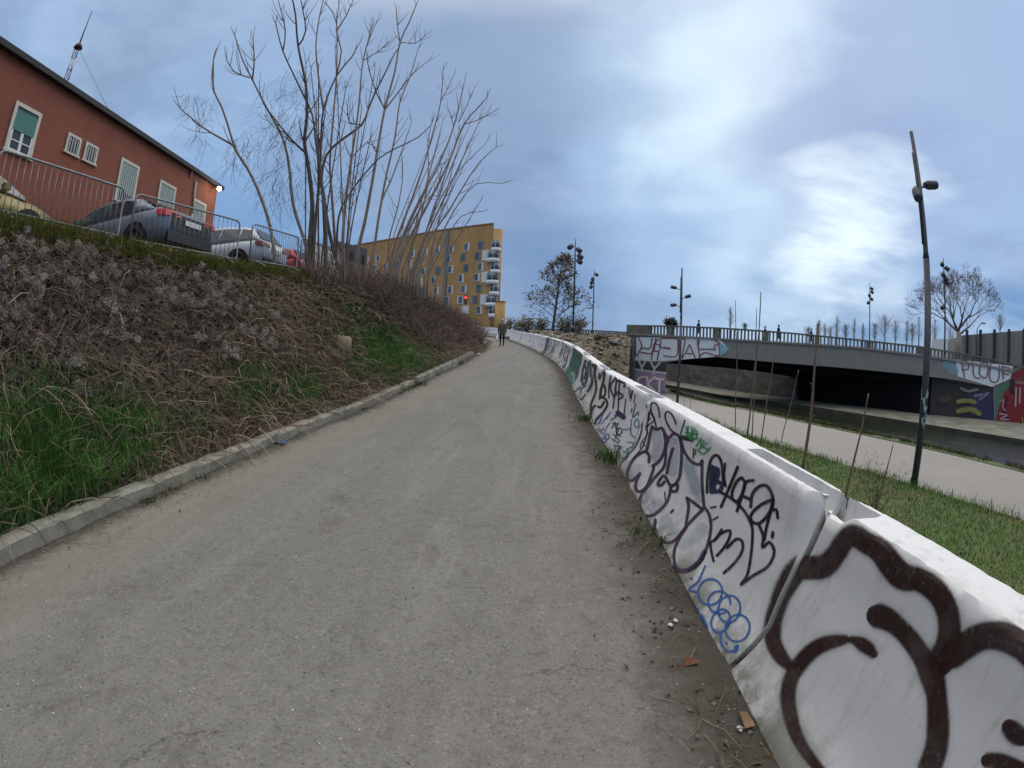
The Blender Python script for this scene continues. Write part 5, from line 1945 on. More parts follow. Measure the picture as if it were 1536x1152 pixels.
# purple-grey block and white house to the left of it
gbk = thing('slate_block', 'purple-grey block with small dark openings left of the ochre block', 'building')
q0, q1 = at(500, 420, 75), at(548, 420, 80)
zt_ = at(520, 366, 77).z
mb = MB()
mb.prism([Vector((q0.x, q0.y, 3)), Vector((q1.x, q1.y, 3)), Vector((q1.x, q1.y, zt_)), Vector((q0.x, q0.y, zt_))], (-4, 10, 0))
mb.build('wall', mat('slate_wall', (.085, .075, .085), .8, .15), gbk)
for i in range(5):
    a = q0.lerp(q1, .12 + .19 * i)
    mb = MB()
    mb.box((a.x, a.y - .1, zt_ - 2.0), (.7, .2, 1.5))
    mb.build('window', M['black'], gbk)
wh = thing('white_house', 'small white building seen through the bare stems', 'building')
q0, q1 = at(462, 420, 52), at(503, 420, 56)
zt_ = at(480, 370, 54).z
mb = MB()
mb.prism([Vector((q0.x, q0.y, 3)), Vector((q1.x, q1.y, 3)), Vector((q1.x, q1.y, zt_)), Vector((q0.x, q0.y, zt_))], (-3, 8, 0))
mb.build('wall', M['white'], wh)
mb = MB()
mb.prism([Vector((q0.x - .2, q0.y - .2, zt_)), Vector((q1.x + .2, q1.y - .2, zt_)), Vector((q1.x + .2, q1.y - .2, zt_ + .25)), Vector((q0.x - .2, q0.y - .2, zt_ + .25))], (-3, 8.4, 0))
mb.build('roof', M['galv'], wh)

# traffic light and board above the barriers
b_ = at(697, 495, 60)
tl = thing('traffic_light', 'traffic light showing red at the head of the ramp', 'traffic light', b_)
zt_ = at(697, 446, 60).z - b_.z
mb = MB()
mb.tube([(0, 0, -1.2), (0, 0, zt_)], .055, 8)
mb.build('pole', M['lamppost'], tl)
hd = MB()
hd.box((0, -.12, zt_ - .35), (.32, .22, 1.05))
ho = hd.build('signal_head', M['black'], tl)
for k, mm in enumerate((emat('red_signal', (1, .03, .04), 5, (.4, .02, .02)), mat('amber_off', (.10, .06, .01), .3), mat('green_off', (.015, .07, .03), .3))):
    d = MB()
    d.tube([(0, -.23, zt_ - .04 - k * .32), (0, -.27, zt_ - .04 - k * .32)], .12, 12)
    d.build('lens', mm, ho)
mb = MB()
mb.box((0.03, -.08, zt_ - 1.55), (.75, .05, .95))
mb.build('board', M['white'], tl)
b_ = at(707, 493, 64)
sgn = thing('a_frame_stand', 'pale slanted frame standing behind the white barriers near the traffic light', 'stand', b_)
mb = MB()
mb.tube([(-.1, 0, -1), (-.1, 0, 1.0), (.15, 0, 1.0), (1.1, 0, -.1)], .05, 6)
mb.build('frame', M['white'], sgn)

# ================================================================== vegetation
def rv(n, a=0.0, b=1.0):
    return RN.uniform(a, b, n)


def blades(P, h, w_, lean, colr, cvar=.3):
    """grass blades: two bent pieces each. P (n,3)"""
    n = len(P)
    az = rv(n, 0, 2 * math.pi)
    d = np.stack([np.cos(az), np.sin(az), 0 * az], 1)
    s_ = np.stack([-np.sin(az + rv(n, -.9, .9)), np.cos(az), 0 * az], 1)
    h, w_, lean = [np.broadcast_to(np.asarray(q, float), (n,))[:, None] for q in (h, w_, lean)]
    up = np.array([0, 0, 1.0])
    b0, b1 = P - s_ * w_ / 2, P + s_ * w_ / 2
    mid = P + up * h * .6 + d * lean * h * .35
    m0, m1 = mid - s_ * w_ * .4, mid + s_ * w_ * .4
    tip = P + up * h * (1 - .25 * lean) + d * lean * h * 1.1
    V = np.stack([b0, b1, m0, m1, tip], 1).reshape(-1, 3)
    i = np.arange(n)[:, None] * 5
    F = np.concatenate([i + np.array([[0, 1, 3]]), i + np.array([[0, 3, 2]]), i + np.array([[2, 3, 4]])], 0)
    C = np.asarray(colr, float)
    if C.ndim == 1:
        C = np.repeat(C[None], n, 0)
    C = C * (1 + cvar * RN.uniform(-1, 1, (n, 1))) * (1 + .12 * RN.uniform(-1, 1, (n, 3)))
    C = np.repeat(C, 5, 0)
    return V, F, np.clip(C, .002, 1)


def twigs(P, D, L, arch, w_, colr, segs=4, cvar=.35, curl=.35):
    """thin arching stems as narrow ribbons. D unit directions"""
    n = len(P)
    L, arch, w_ = [np.broadcast_to(np.asarray(q, float), (n,))[:, None] for q in (L, arch, w_)]
    side = np.cross(D, np.array([0, 0, 1.0])) + 1e-6
    side /= np.linalg.norm(side, axis=1, keepdims=True)
    cu = RN.uniform(-curl, curl, (n, 1))
    rb = RN.normal(0, 1, (n, 3))
    rb -= D * (rb * D).sum(1, keepdims=True)
    rb /= np.linalg.norm(rb, axis=1, keepdims=True) + 1e-6
    V = []
    for k in range(segs + 1):
        f = k / segs
        c = P + D * L * f + np.array([0, 0, 1.0]) * arch * 4 * f * (1 - f) + side * cu * L * f * f
        c = c + RN.normal(0, .02, (n, 3)) * L * (0 < k)
        ww = w_ * (1 - .55 * f) / 2
        V += [c - rb * ww, c + rb * ww]
    V = np.stack(V, 1).reshape(-1, 3)
    m_ = 2 * (segs + 1)
    i = np.arange(n)[:, None] * m_
    F = np.concatenate([np.concatenate([i + np.array([[2 * k, 2 * k + 1, 2 * k + 3]]), i + np.array([[2 * k, 2 * k + 3, 2 * k + 2]])]) for k in range(segs)])
    C = np.asarray(colr, float)
    if C.ndim == 1:
        C = np.repeat(C[None], n, 0)
    C = C * (1 + cvar * RN.uniform(-1, 1, (n, 1)))
    return V, F, np.clip(np.repeat(C, m_, 0), .002, 1)


def puffs(P, r, colr, K=24, cvar=.22, wd_=.13):
    """fluffy seed heads: hairs standing out all round"""
    n = len(P)
    r = np.broadcast_to(np.asarray(r, float), (n,))
    d = RN.normal(0, 1, (n, K, 3))
    d /= np.linalg.norm(d, axis=2, keepdims=True)
    s_ = RN.normal(0, 1, (n, K, 3))
    s_ -= d * (s_ * d).sum(2, keepdims=True)
    s_ /= np.linalg.norm(s_, axis=2, keepdims=True)
    rr = r[:, None, None] * RN.uniform(.65, 1.15, (n, K, 1))
    c = P[:, None, :]
    tip = c + d * rr
    bs = c + d * rr * .25
    V = np.stack([bs, tip - s_ * rr * wd_, tip + s_ * rr * wd_], 2).reshape(-1, 3)
    F = np.arange(len(V)).reshape(-1, 3)
    C = np.repeat((np.asarray(colr, float)[None] * (1 + cvar * RN.uniform(-1, 1, (n, 1)))), K * 3, 0)
    return V, F, np.clip(C, .002, 1)


def stuff(name, parts, kind='stuff', label=None, cat=None, parent=None, group=None):
    o, Vs, Fs, Cs = 0, [], [], []
    for V, F, C in parts:
        Vs.append(V)
        Fs.append(F + o)
        Cs.append(C)
        o += len(V)
    me = npmesh(name, np.concatenate(Vs), np.concatenate(Fs))
    vcol(me, 'col', np.concatenate(Cs))
    ob_ = link(name, me, parent, (M['veg'],))
    return tag(ob_, label, cat, group, kind)


def bank_pts(n, y0=-4, y1=32, t0=0.0, t1=1.0):
    y, t_ = rv(n, y0, y1), rv(n, t0, t1)
    x, y, z = bank(y, t_)
    return np.stack([x, y, z], 1), t_


def blob(px, py, cx, cy, rx, ry):
    return np.exp(-(((px - cx) / rx) ** 2 + ((py - cy) / ry) ** 2))


def keep(P, *a):
    k = a[0] > RN.uniform(0, 1, len(P))
    return P[k]


def grow_density(P, blobs, base=0.0):
    px, py = pix(P)
    d = np.full(len(P), base)
    for b_ in blobs:
        d = np.maximum(d, b_[4] * blob(px, py, *b_[:4]))
    return d * (0.55 + .6 * vnoise(P[:, 0], P[:, 1], 3.0, 21))


GREENS = [(60, 720, 115, 85, 1), (10, 800, 80, 60, 1), (150, 660, 60, 35, .6), (375, 597, 34, 30, 1.2), (455, 594, 26, 22, 1.2), (585, 548, 52, 26, 1.5), (560, 520, 34, 22, 1.1), (640, 555, 30, 16, .7), (515, 640, 30, 14, .5), (240, 640, 60, 25, .35)]
OLIVE = [(500, 470, 60, 45, .8), (600, 510, 60, 35, .5), (330, 400, 90, 26, .9), (460, 560, 60, 40, .4), (250, 660, 150, 40, .35), (560, 600, 60, 16, .6), (690, 520, 40, 16, .8), (120, 600, 160, 30, .25)]
IVY = [(545, 470, 36, 34, 1.2), (570, 500, 30, 24, .9), (500, 440, 24, 18, 1.1), (480, 460, 18, 18, .6)]
# lush grass
P, _ = bank_pts(330000, -4, 30)
PL_, _ = bank_pts(120000, -3, 5, 0, .45)
PL_ = keep(PL_, grow_density(PL_, GREENS[:3]))
P1_ = np.concatenate([keep(P, grow_density(P, GREENS)), PL_])
parts = [blades(P1_, rv(len(P1_), .14, .44), rv(len(P1_), .006, .014), rv(len(P1_), .2, 1.0), (.092, .185, .042), .45)]
P2_ = keep(P, grow_density(P, OLIVE) * .5)
parts.append(blades(P2_, rv(len(P2_), .06, .22), rv(len(P2_), .006, .012), rv(len(P2_), .3, 1.2), (.145, .135, .05), .4))
# crest turf, yellow-green
P3_, _ = bank_pts(24000, -4, 16, .90, 1.0)
x_ = rv(20000, -9.2, -7.2)
y_ = rv(20000, -3, 16)
Pc = np.stack([x_, y_, ip(CRZ, y_) + .03], 1)
xf = RN.normal(-7.55, .16, 9000)
yf = rv(9000, -1, 15)
P3_ = np.concatenate([P3_, Pc, np.stack([xf, yf, ip(CRZ, yf) + .02], 1)])
P3_ = P3_[vnoise(P3_[:, 0], P3_[:, 1], 1.6, 31) > -.45]
parts.append(blades(P3_, rv(len(P3_), .10, .38), rv(len(P3_), .006, .012), rv(len(P3_), .3, 1.1), (.185, .18, .05), .4))
print('blades', len(P1_), len(P2_), len(P3_))
stuff('bank_grass', parts)
# low creeping leaves
P, _ = bank_pts(60000, 8, 26)
P4_ = keep(P, grow_density(P, IVY) * .8)
n = len(P4_)
V, F, C = blades(P4_ + np.stack([0 * rv(n), 0 * rv(n), rv(n, 0, .22)], 1), rv(n, .05, .11), rv(n, .05, .09), rv(n, .8, 1.6), (.04, .09, .022), .45)
stuff('bank_ivy', [(V, F, C)])
# dry tangle of dead stems
P, tt_ = bank_pts(26000, -4, 26)
px_, py_ = pix(P)
gd = np.clip(1.7 * grow_density(P, GREENS), 0, 1)
P = P[(RN.uniform(0, 1, len(P)) > gd * .93) & ((tt_ < .9) | (P[:, 1] > 13) | (RN.uniform(0, 1, len(P)) < .12))]
n = len(P)
px_, py_ = pix(P)
az = rv(n, 0, 2 * math.pi)
dz = rv(n, -.6, .25)
D = np.stack([np.cos(az) + .5, np.sin(az), dz], 1)
D /= np.linalg.norm(D, axis=1, keepdims=True)
pal = np.array([(.175, .120, .088), (.125, .085, .066), (.245, .18, .12), (.10, .073, .06), (.30, .235, .16)])
cidx = np.where(px_ < 340, RN.choice(5, n, p=[.30, .26, .14, .22, .08]), RN.choice(5, n, p=[.25, .15, .32, .08, .20]))
parts = [twigs(P, D, rv(n, .22, .85), rv(n, .03, .22), rv(n, .008, .017), pal[cidx])]
# straw-coloured dead grass, right-hand half of the bank
P, _ = bank_pts(90000, 5, 30)
STR = [(520, 545, 80, 60, 1.3), (420, 480, 60, 80, 1.2), (380, 530, 40, 40, .8), (620, 560, 60, 20, .7), (330, 560, 60, 50, .5), (440, 620, 70, 20, .6), (260, 680, 90, 25, .6), (640, 490, 70, 40, .7), (400, 420, 50, 30, .8)]
Ps = keep(P, grow_density(P, STR))
parts.append(blades(Ps, rv(len(Ps), .10, .30), rv(len(Ps), .006, .011), rv(len(Ps), .5, 1.6), (.33, .26, .165), .4))
# fallen pale straws near the kerb
P, _ = bank_pts(1300, -2, 20, 0, .22)
n = len(P)
az = rv(n, 0, 6.28)
D = np.stack([np.cos(az), np.sin(az), rv(n, -.1, .35)], 1)
D /= np.linalg.norm(D, axis=1, keepdims=True)
parts.append(twigs(P + np.array([0, 0, .03]), D, rv(n, .25, .7), rv(n, .02, .1), rv(n, .007, .013), (.25, .18, .115)))
stuff('dead_stems', parts)
# bramble thicket on the right, purple-brown
P, _ = bank_pts(4400, 15, 33, .12, 1.0)
px_, py_ = pix(P)
P = P[(RN.uniform(0, 1, len(P)) < np.clip(.25 + blob(px_, py_, 650, 480, 75, 45) + blob(px_, py_, 590, 450, 50, 30), 0, 1))]
n = len(P)
az = rv(n, 0, 6.28)
D = np.stack([np.cos(az), np.sin(az), rv(n, .3, 1.5)], 1)
D /= np.linalg.norm(D, axis=1, keepdims=True)
parts = [twigs(P, D, rv(n, .55, 1.35), rv(n, .1, .3), rv(n, .012, .024), np.array([(.14, .095, .085), (.19, .135, .10), (.10, .07, .062)])[RN.integers(0, 3, n)], 5, .35, .5)]
P = P[: n // 2]
n = len(P)
for rep in range(3):
    az = rv(n, 0, 6.28)
    D = np.stack([np.cos(az), np.sin(az), rv(n, -.3, 1.2)], 1)
    D /= np.linalg.norm(D, axis=1, keepdims=True)
    parts.append(twigs(P + np.stack([rv(n, -.3, .3), rv(n, -.3, .3), rv(n, .1, .8)], 1), D, rv(n, .3, .9), rv(n, .05, .2), rv(n, .008, .016), (.15, .105, .085), 4, .4))
# reddish-brown stems at the foot of the bare trees
P, _ = bank_pts(2500, 12, 27, .8, 1.0)
n = len(P)
az = rv(n, 0, 6.28)
D = np.stack([np.cos(az) * .5, np.sin(az) * .5, rv(n, .8, 1.6)], 1)
D /= np.linalg.norm(D, axis=1, keepdims=True)
parts.append(twigs(P, D, rv(n, .5, 1.5), rv(n, 0, .2), rv(n, .010, .02), (.22, .155, .12), 4, .35))
stuff('bramble_thicket', parts)
# old-man's-beard: grey fluffy seed heads over the dead stems
P, _ = bank_pts(1500, -3.5, 11, .22, .88)
px_, py_ = pix(P)
dn = np.clip(1.1 * blob(px_, py_, 120, 480, 190, 120) + .6 * blob(px_, py_, 320, 520, 70, 60) + .5 * blob(px_, py_, 60, 560, 90, 60), 0, 1) * (.25 + 1.1 * vnoise(P[:, 0], P[:, 1] + P[:, 2], 2.0, 17))
P = P[RN.uniform(0, 1, len(P)) < dn]
Q = []
for q in P:
    for _ in range(rnd.randint(4, 11)):
        Q.append(q + np.array([rnd.gauss(.05, .10), rnd.gauss(0, .10), .10 + abs(rnd.gauss(.05, .09))]))
Q = np.array(Q)
print('puffs', len(Q))
kq = vnoise(Q[:, 0], Q[:, 1] + Q[:, 2], 3.0, 61) > .05
stuff('fluffy_seed_heads', [puffs(Q[kq], rv(int(kq.sum()), .04, .078), (.37, .32, .28), 110, .25, .075), puffs(Q[~kq], rv(int((~kq).sum()), .03, .07), (.24, .195, .165), 44, .3, .10)])
# small leaf litter under everything
P, _ = bank_pts(26000, -4, 30)
n = len(P)
V, F, C = blades(P + np.stack([0 * rv(n), 0 * rv(n), rv(n, 0, .12)], 1), rv(n, .03, .08), rv(n, .025, .06), rv(n, 1, 2.5), np.array([(.055, .040, .03), (.10, .07, .045), (.035, .028, .022)])[RN.integers(0, 3, n)], .4)
stuff('bank_leaf_litter', [(V, F, C)])

# grass strip right of the barriers
n = 90000
y_ = 25.5 * rv(n) ** 1.5 - 1.0
xb_ = np.interp(y_, PATH[:, 1], PATH[:, 0]) + .9
x_ = xb_ + (ip(TN, y_) + .12 + .18 * vnoise(y_, y_ * 0, 1.9, 40) - xb_) * rv(n)
P = np.stack([x_, y_, grass_z(x_, y_)], 1)
k_ = vnoise(x_, y_, 1.1, 41)
P = P[k_ > -.75 + .5 * rv(n)]
k_ = vnoise(P[:, 0], P[:, 1], 1.1, 41)
col_ = np.where((k_ > .0)[:, None], np.array([[.088, .165, .036]]), np.array([[.14, .155, .055]]))
parts = [blades(P, rv(len(P), .04, .12), rv(len(P), .008, .014), rv(len(P), .3, 1.2), col_, .4)]
n = 5200                                        # ragged taller tufts along the path edge
y_ = rv(n, 1, 24)
x_ = ip(TN, y_) + RN.normal(-.05, .22, n)
P = np.stack([x_, y_, zt(y_) + .02], 1)[vnoise(y_, y_ * 0, 2.3, 44) > -.1]
parts.append(blades(P, rv(len(P), .06, .24), rv(len(P), .008, .014), rv(len(P), .2, 1.0), (.065, .13, .028), .4))
n = 9000                                        # weeds on the water's edge
y_ = rv(n, 2, 48)
x_ = ip(TF, y_) + RN.normal(.1, .16, n)
P = np.stack([x_, y_, zt(y_) + .0], 1)[vnoise(y_, y_ * 0, 1.2, 45) > -.35]
parts.append(blades(P, rv(len(P), .08, .30), rv(len(P), .012, .022), rv(len(P), .3, 1.2), (.052, .062, .02), .45))
stuff('strip_grass', parts)
# weeds in the joints: along the kerb and the foot of the barriers
parts = []
yk = rv(2600, 0, 20)
yk = yk[vnoise(yk, yk * 0, 1.5, 51) > .25]
P = np.stack([ip(KX, yk) + rv(len(yk), .0, .14), yk, zr(-3.9, yk)], 1)
parts.append(blades(P, rv(len(P), .03, .15), rv(len(P), .006, .012), rv(len(P), .4, 1.3), (.062, .075, .02), .4))
for (yy, nn, hh) in ((6.4, 170, .26), (12.4, 320, .3), (3.9, 60, .12), (9.3, 120, .2)):
    onk = yy > 12
    P = np.stack([(ip(KX, yy) if onk else np.interp(yy, PATH[:, 1], PATH[:, 0]) - .06) + RN.normal(0, .1, nn) * (1 if not onk else 1.2), yy + RN.normal(0, .2, nn), np.full(nn, float(zr(0, yy)) + .02)], 1)
    parts.append(blades(P, rv(nn, .08, hh), rv(nn, .007, .013), rv(nn, .2, .9), (.04, .085, .018), .4))
stuff('gutter_weeds', parts)

# dry weed by the shortest stake
B_ = onz(1312, 770, -.62)
wd = thing('dry_weed', 'dry brown branching weed with small seed heads growing by the short stake', 'weed', B_)
P = np.zeros((26, 3)) + RN.normal(0, .04, (26, 3)) * np.array([1, 1, 0])
D = RN.normal(0, .32, (26, 3)) + np.array([0, 0, 1.0])
D /= np.linalg.norm(D, axis=1, keepdims=True)
L_ = rv(26, .5, 1.05)
p1 = twigs(P, D, L_, 0.0, .012, (.10, .07, .05), 4, .3, .2)
Q = np.concatenate([P + D * L_[:, None] * f + RN.normal(0, .06, (26, 3)) for f in (.6, .75, .88, 1.0) for _ in range(2)])
stuff('stems', [p1, puffs(Q, rv(len(Q), .015, .035), (.13, .09, .065), 12)], None, None, None, wd)


# ------------------------------------------------------------------ bare multi-stemmed trees on the bank
def twiglets(mb, p, d, L, r, depth, up=.5, spread=.55):
    """one bare branch that bends upward and forks"""
    pts, rad = [Vector(p)], [r]
    q, dd = Vector(p), Vector(d).normalized()
    ns = 5
    for i in range(ns):
        dd = (dd + Vector((rnd.gauss(0, .07), rnd.gauss(0, .07), up * .22 + rnd.gauss(0, .05)))).normalized()
        q = q + dd * (L / ns)
        pts.append(q.copy())
        rad.append(r * (1 - .55 * (i + 1) / ns))
    mb.tube(pts, rad, 5 if r > .012 else 4, 0, False)
    if depth > 0:
        for _ in range(rnd.choice((1, 2, 2, 3))):
            i = rnd.randint(2, ns)
            ax = Vector((rnd.gauss(0, 1), rnd.gauss(0, 1), rnd.gauss(.2, .5))).normalized()
            twiglets(mb, pts[i], (pts[i] - pts[i - 1]).normalized() + ax * spread, L * rnd.uniform(.4, .7), rad[i] * .8, depth - 1, up, spread)


def stem(parent, m_, pts, d, r0, lean=0.0, nb=7, off=(260, 0), sc=2.618, r1=None, depth=0, root=None):
    """a stem traced from the photograph; base pixel first. d = range of the base, lean = metres it comes nearer by its tip"""
    P = [off_ for off_ in catmull([(off[0] + q[0] / sc, off[1] + q[1] / sc) for q in pts], 14)]
    r0 *= 1.12
    n_ = len(P)
    W3 = [at(q[0], q[1], d - lean * i / max(1, n_ - 1)) for i, q in enumerate(P)]
    if root is not None:
        g = Vector((W3[0].x, W3[0].y, root))
        if g.z < W3[0].z:
            W3 = [g] + W3
    n_ = len(W3)
    r1 = r1 or max(.016, r0 * .30)
    rad = [r0 + (r1 - r0) * (i / (n_ - 1)) ** .8 for i in range(n_)]
    mb = MB()
    mb.tube(W3, rad, 8, 0, True)
    for _ in range(nb):
        f = rnd.uniform(.38, .98)
        i = min(int(f * (n_ - 1)), n_ - 2)
        t_ = (W3[i + 1] - W3[i]).normalized()
        a_ = rnd.uniform(0, 6.28)
        out = Vector((math.cos(a_), math.sin(a_), 0))
        out = (out - t_ * out.dot(t_)).normalized()
        L = rnd.uniform(.5, 1.5) * (1.15 - .55 * f)
        twiglets(mb, W3[i], t_ * .75 + out * .8, L, max(.012, rad[i] * .5), depth, .7, .5)
    # forked tip
    t_ = (W3[-1] - W3[-2]).normalized()
    for _ in range(2):
        twiglets(mb, W3[-1], t_ + Vector((rnd.gauss(0, .35), rnd.gauss(0, .35), .1)), rnd.uniform(.3, .7), r1 * .8, 0, .4)
    return mb.build('stem', m_, parent)


def tree_root(label, px, py, d):
    b_ = at(px, py, d)
    return thing('bare_tree', label, 'tree', b_, 0, 'bare multi-stemmed trees on the bank'), b_


T1_, b1 = tree_root('lone thin bare tree leaning left over the parked cars, hung with dead creeper', 411, 395, 13.6)
zg = float(ip(CRZ, 12)) - .1
stem(T1_, M['bark'], [(398, 1010), (388, 930), (370, 850), (330, 740), (290, 660), (245, 590), (220, 510), (190, 420), (160, 360), (157, 300), (158, 232)], 13.6, .055, .6, 2, root=zg)
stem(T1_, M['bark'], [(232, 568), (150, 522), (90, 480), (30, 428)], 13.2, .030, .3, 3)
stem(T1_, M['bark'], [(160, 362), (152, 300), (156, 240)], 13.0, .022, .1, 0)
T2_, b2 = tree_root('dark bare tree of crowded upright stems, tallest of the clump', 455, 430, 14.4)
zg = float(ip(CRZ, 13)) - .1
for q, r_, m_ in [([(540, 1060), (520, 960), (500, 900), (470, 800), (450, 620), (420, 520), (370, 430), (310, 312), (270, 230), (240, 135)], .060, 'bark'),
                  ([(310, 314), (318, 240), (313, 155)], .028, 'bark'), ([(300, 305), (240, 282), (210, 235)], .022, 'bark'),
                  ([(520, 600), (480, 565), (440, 520), (370, 430)], .035, 'bark_dark'),
                  ([(528, 1080), (540, 900), (546, 800), (530, 650), (515, 560), (525, 450), (520, 330), (490, 180), (480, 60), (466, -10)], .085, 'bark_dark'),
                  ([(592, 1085), (600, 960), (598, 870), (585, 760), (575, 650), (560, 560), (545, 450), (490, 330), (430, 200), (402, 90)], .055, 'bark_dark'),
                  ([(430, 200), (440, 120), (412, 0)], .026, 'bark'), ([(490, 182), (520, 120), (500, -5)], .028, 'bark_dark'),
                  ([(545, 1080), (560, 850), (575, 700), (580, 560), (590, 430), (640, 300), (700, 225), (716, 195)], .060, 'bark_dark'),
                  ([(590, 432), (570, 300), (560, 180), (575, 60), (590, 0)], .034, 'bark'), ([(640, 300), (660, 200), (640, 120), (650, 20)], .028, 'bark')]:
    stem(T2_, M[m_], q, 14.4 + rnd.uniform(-.3, .3), r_, rnd.uniform(.2, 1.0), 6, root=zg if q[0][1] > 1000 else None)
T3_, b3 = tree_root('bare tree with one dark stem bent outward low down, right of the tallest clump', 521, 437, 16.2)
zg = float(ip(CRZ, 15)) - .25
for q, r_, m_ in [([(680, 1135), (640, 1020), (610, 900), (590, 760), (582, 700), (600, 610), (660, 550), (740, 490), (765, 430), (790, 370), (830, 290), (870, 208)], .075, 'bark_dark'),
                  ([(740, 490), (690, 480), (684, 420)], .022, 'bark_dark'), ([(640, 1030), (625, 800), (615, 650), (625, 500), (640, 300), (640, 90), (605, 20)], .058, 'bark'), ([(640, 120), (680, 60), (710, -8)], .024, 'bark'),
                  ([(662, 1060), (668, 900), (680, 760), (700, 620), (715, 520), (730, 400), (745, 240), (780, 110)], .062, 'bark'), ([(745, 240), (760, 180), (792, 98)], .026, 'bark'), ([(750, 235), (800, 205), (840, 170)], .018, 'bark'),
                  ([(640, 1050), (650, 850), (700, 750), (780, 650), (840, 600), (960, 540), (1012, 490)], .045, 'bark_dark')]:
    stem(T3_, M[m_], q, 16.2 + rnd.uniform(-.3, .3), r_, rnd.uniform(.2, 1.0), 6, root=zg if q[0][1] > 1000 else None)
T4_, b4 = tree_root('pale bare tree with the two straightest long stems, in the middle of the group', 545, 425, 18.5)
zg = float(ip(CRZ, 17.5)) - .3
for q, r_, m_ in [([(715, 1080), (730, 960), (750, 880), (780, 720), (800, 600), (830, 430), (870, 280), (890, 165), (925, 90), (955, 15)], .080, 'bark'), ([(890, 165), (880, 100), (875, 38)], .026, 'bark'), ([(892, 165), (950, 170), (986, 142)], .018, 'bark'),
                  ([(780, 1040), (800, 900), (830, 720), (870, 540), (890, 400), (930, 300), (960, 195)], .060, 'bark'), ([(832, 428), (870, 380), (940, 290), (1003, 238)], .034, 'bark'), ([(776, 1050), (790, 960), (815, 800), (850, 720), (880, 640), (905, 570), (935, 482)], .050, 'bark'),
                  ([(830, 425), (800, 370), (770, 280), (760, 220)], .028, 'bark_dark'), ([(700, 620), (760, 560), (800, 590)], .02, 'bark_dark')]:
    stem(T4_, M[m_], q, 18.5 + rnd.uniform(-.3, .3), r_, rnd.uniform(.2, 1.0), 6, root=zg if q[0][1] > 1000 else None)
T5_, b5 = tree_root('fan of pale slender stems all leaning right in front of the ochre block', 600, 440, 20.5)
zg = float(ip(CRZ, 19.5)) - .4
for q, r_ in [([(850, 1060), (870, 960), (930, 800), (980, 660), (1020, 520), (1050, 400), (1060, 272)], .065), ([(1048, 402), (1075, 350), (1102, 296)], .022), ([(860, 1070), (880, 980), (960, 800), (1040, 650), (1100, 500), (1145, 312)], .070), ([(1100, 492), (1085, 440)], .02),
              ([(1120, 480), (1150, 420), (1182, 346)], .026), ([(880, 1080), (900, 990), (1000, 800), (1080, 640), (1140, 490), (1190, 430), (1232, 382)], .075), ([(1142, 488), (1200, 470), (1258, 438)], .024),
              ([(930, 1090), (960, 1000), (1030, 850), (1100, 700), (1150, 590), (1196, 490)], .055), ([(960, 1090), (1000, 950), (1080, 830), (1140, 730), (1200, 640), (1267, 578)], .055), ([(1000, 1080), (1050, 930), (1120, 800), (1190, 722), (1284, 720)], .045),
              ([(850, 1060), (845, 950), (880, 820), (900, 700), (895, 600)], .04), ([(880, 1060), (930, 900), (1000, 780), (1045, 770)], .035), ([(1000, 1090), (1060, 960), (1130, 850), (1210, 830)], .032), ([(900, 1060), (960, 900), (1000, 700), (1000, 560), (1015, 480)], .045),
              ([(940, 1080), (985, 930), (1060, 760), (1130, 660), (1225, 565)], .04), ([(1030, 1100), (1090, 980), (1150, 880), (1200, 800)], .03)]:
    stem(T5_, M['bark'], q, 20.5 + rnd.uniform(-1.2, 1.2), r_, rnd.uniform(.2, .9), 5, root=zg if q[0][1] > 1000 else None)
for k in range(16):                       # thin straight shoots between the main stems
    x0_ = rnd.uniform(820, 1010)
    hgt, ln = rnd.uniform(330, 620), rnd.uniform(.18, .52)
    stem(T5_, M['bark'], [(x0_, 1085), (x0_ + ln * hgt * .3, 1085 - hgt * .38), (x0_ + ln * hgt * .72, 1085 - hgt * .75), (x0_ + ln * hgt, 1085 - hgt)], 20.5 + rnd.uniform(-1.5, 1.5), rnd.uniform(.018, .034), .4, 2, root=zg)
zg = float(ip(CRZ, 14)) - .15
for k in range(12):
    x0_ = rnd.uniform(510, 690)
    hgt, ln = rnd.uniform(450, 900), rnd.uniform(-.12, .2)
    stem(T3_ if x0_ > 600 else T2_, M[rnd.choice(('bark', 'bark_dark'))], [(x0_, 1070), (x0_ + ln * hgt * .3, 1070 - hgt * .38), (x0_ + ln * hgt * .7, 1070 - hgt * .75), (x0_ + ln * hgt, 1070 - hgt)], 15.2 + rnd.uniform(-1, 1), rnd.uniform(.018, .032), .4, 3, root=zg)
for T_, b_ in ((T1_, b1), (T2_, b2), (T3_, b3), (T4_, b4), (T5_, b5)):
    rebase(T_, b_)


# thin dead creeper hanging in the two left trees
def creeper(label, boxes, d, parent_n):
    parts = []
    for (x0, x1, y0, y1, n_) in boxes:
        P = np.array([at(260 + rnd.uniform(x0, x1) / 2.618, rnd.uniform(y0, y1) / 2.618, d + rnd.uniform(-.7, .5))[:] for _ in range(n_)])
        D = RN.normal(0, .45, (n_, 3)) + np.array([0, 0, -1.0])
        D /= np.linalg.norm(D, axis=1, keepdims=True)
        parts.append(twigs(P, D, rv(n_, .25, 1.0), rv(n_, -.1, .12), rv(n_, .007, .013), (.085, .075, .072), 5, .3, .8))
        k = P[: n_ // 3]
        parts.append(puffs(k + RN.normal(0, .12, k.shape), rv(len(k), .02, .045), (.13, .115, .105), 8))
    stuff('dead_creeper', parts, 'stuff', label, 'creeper')


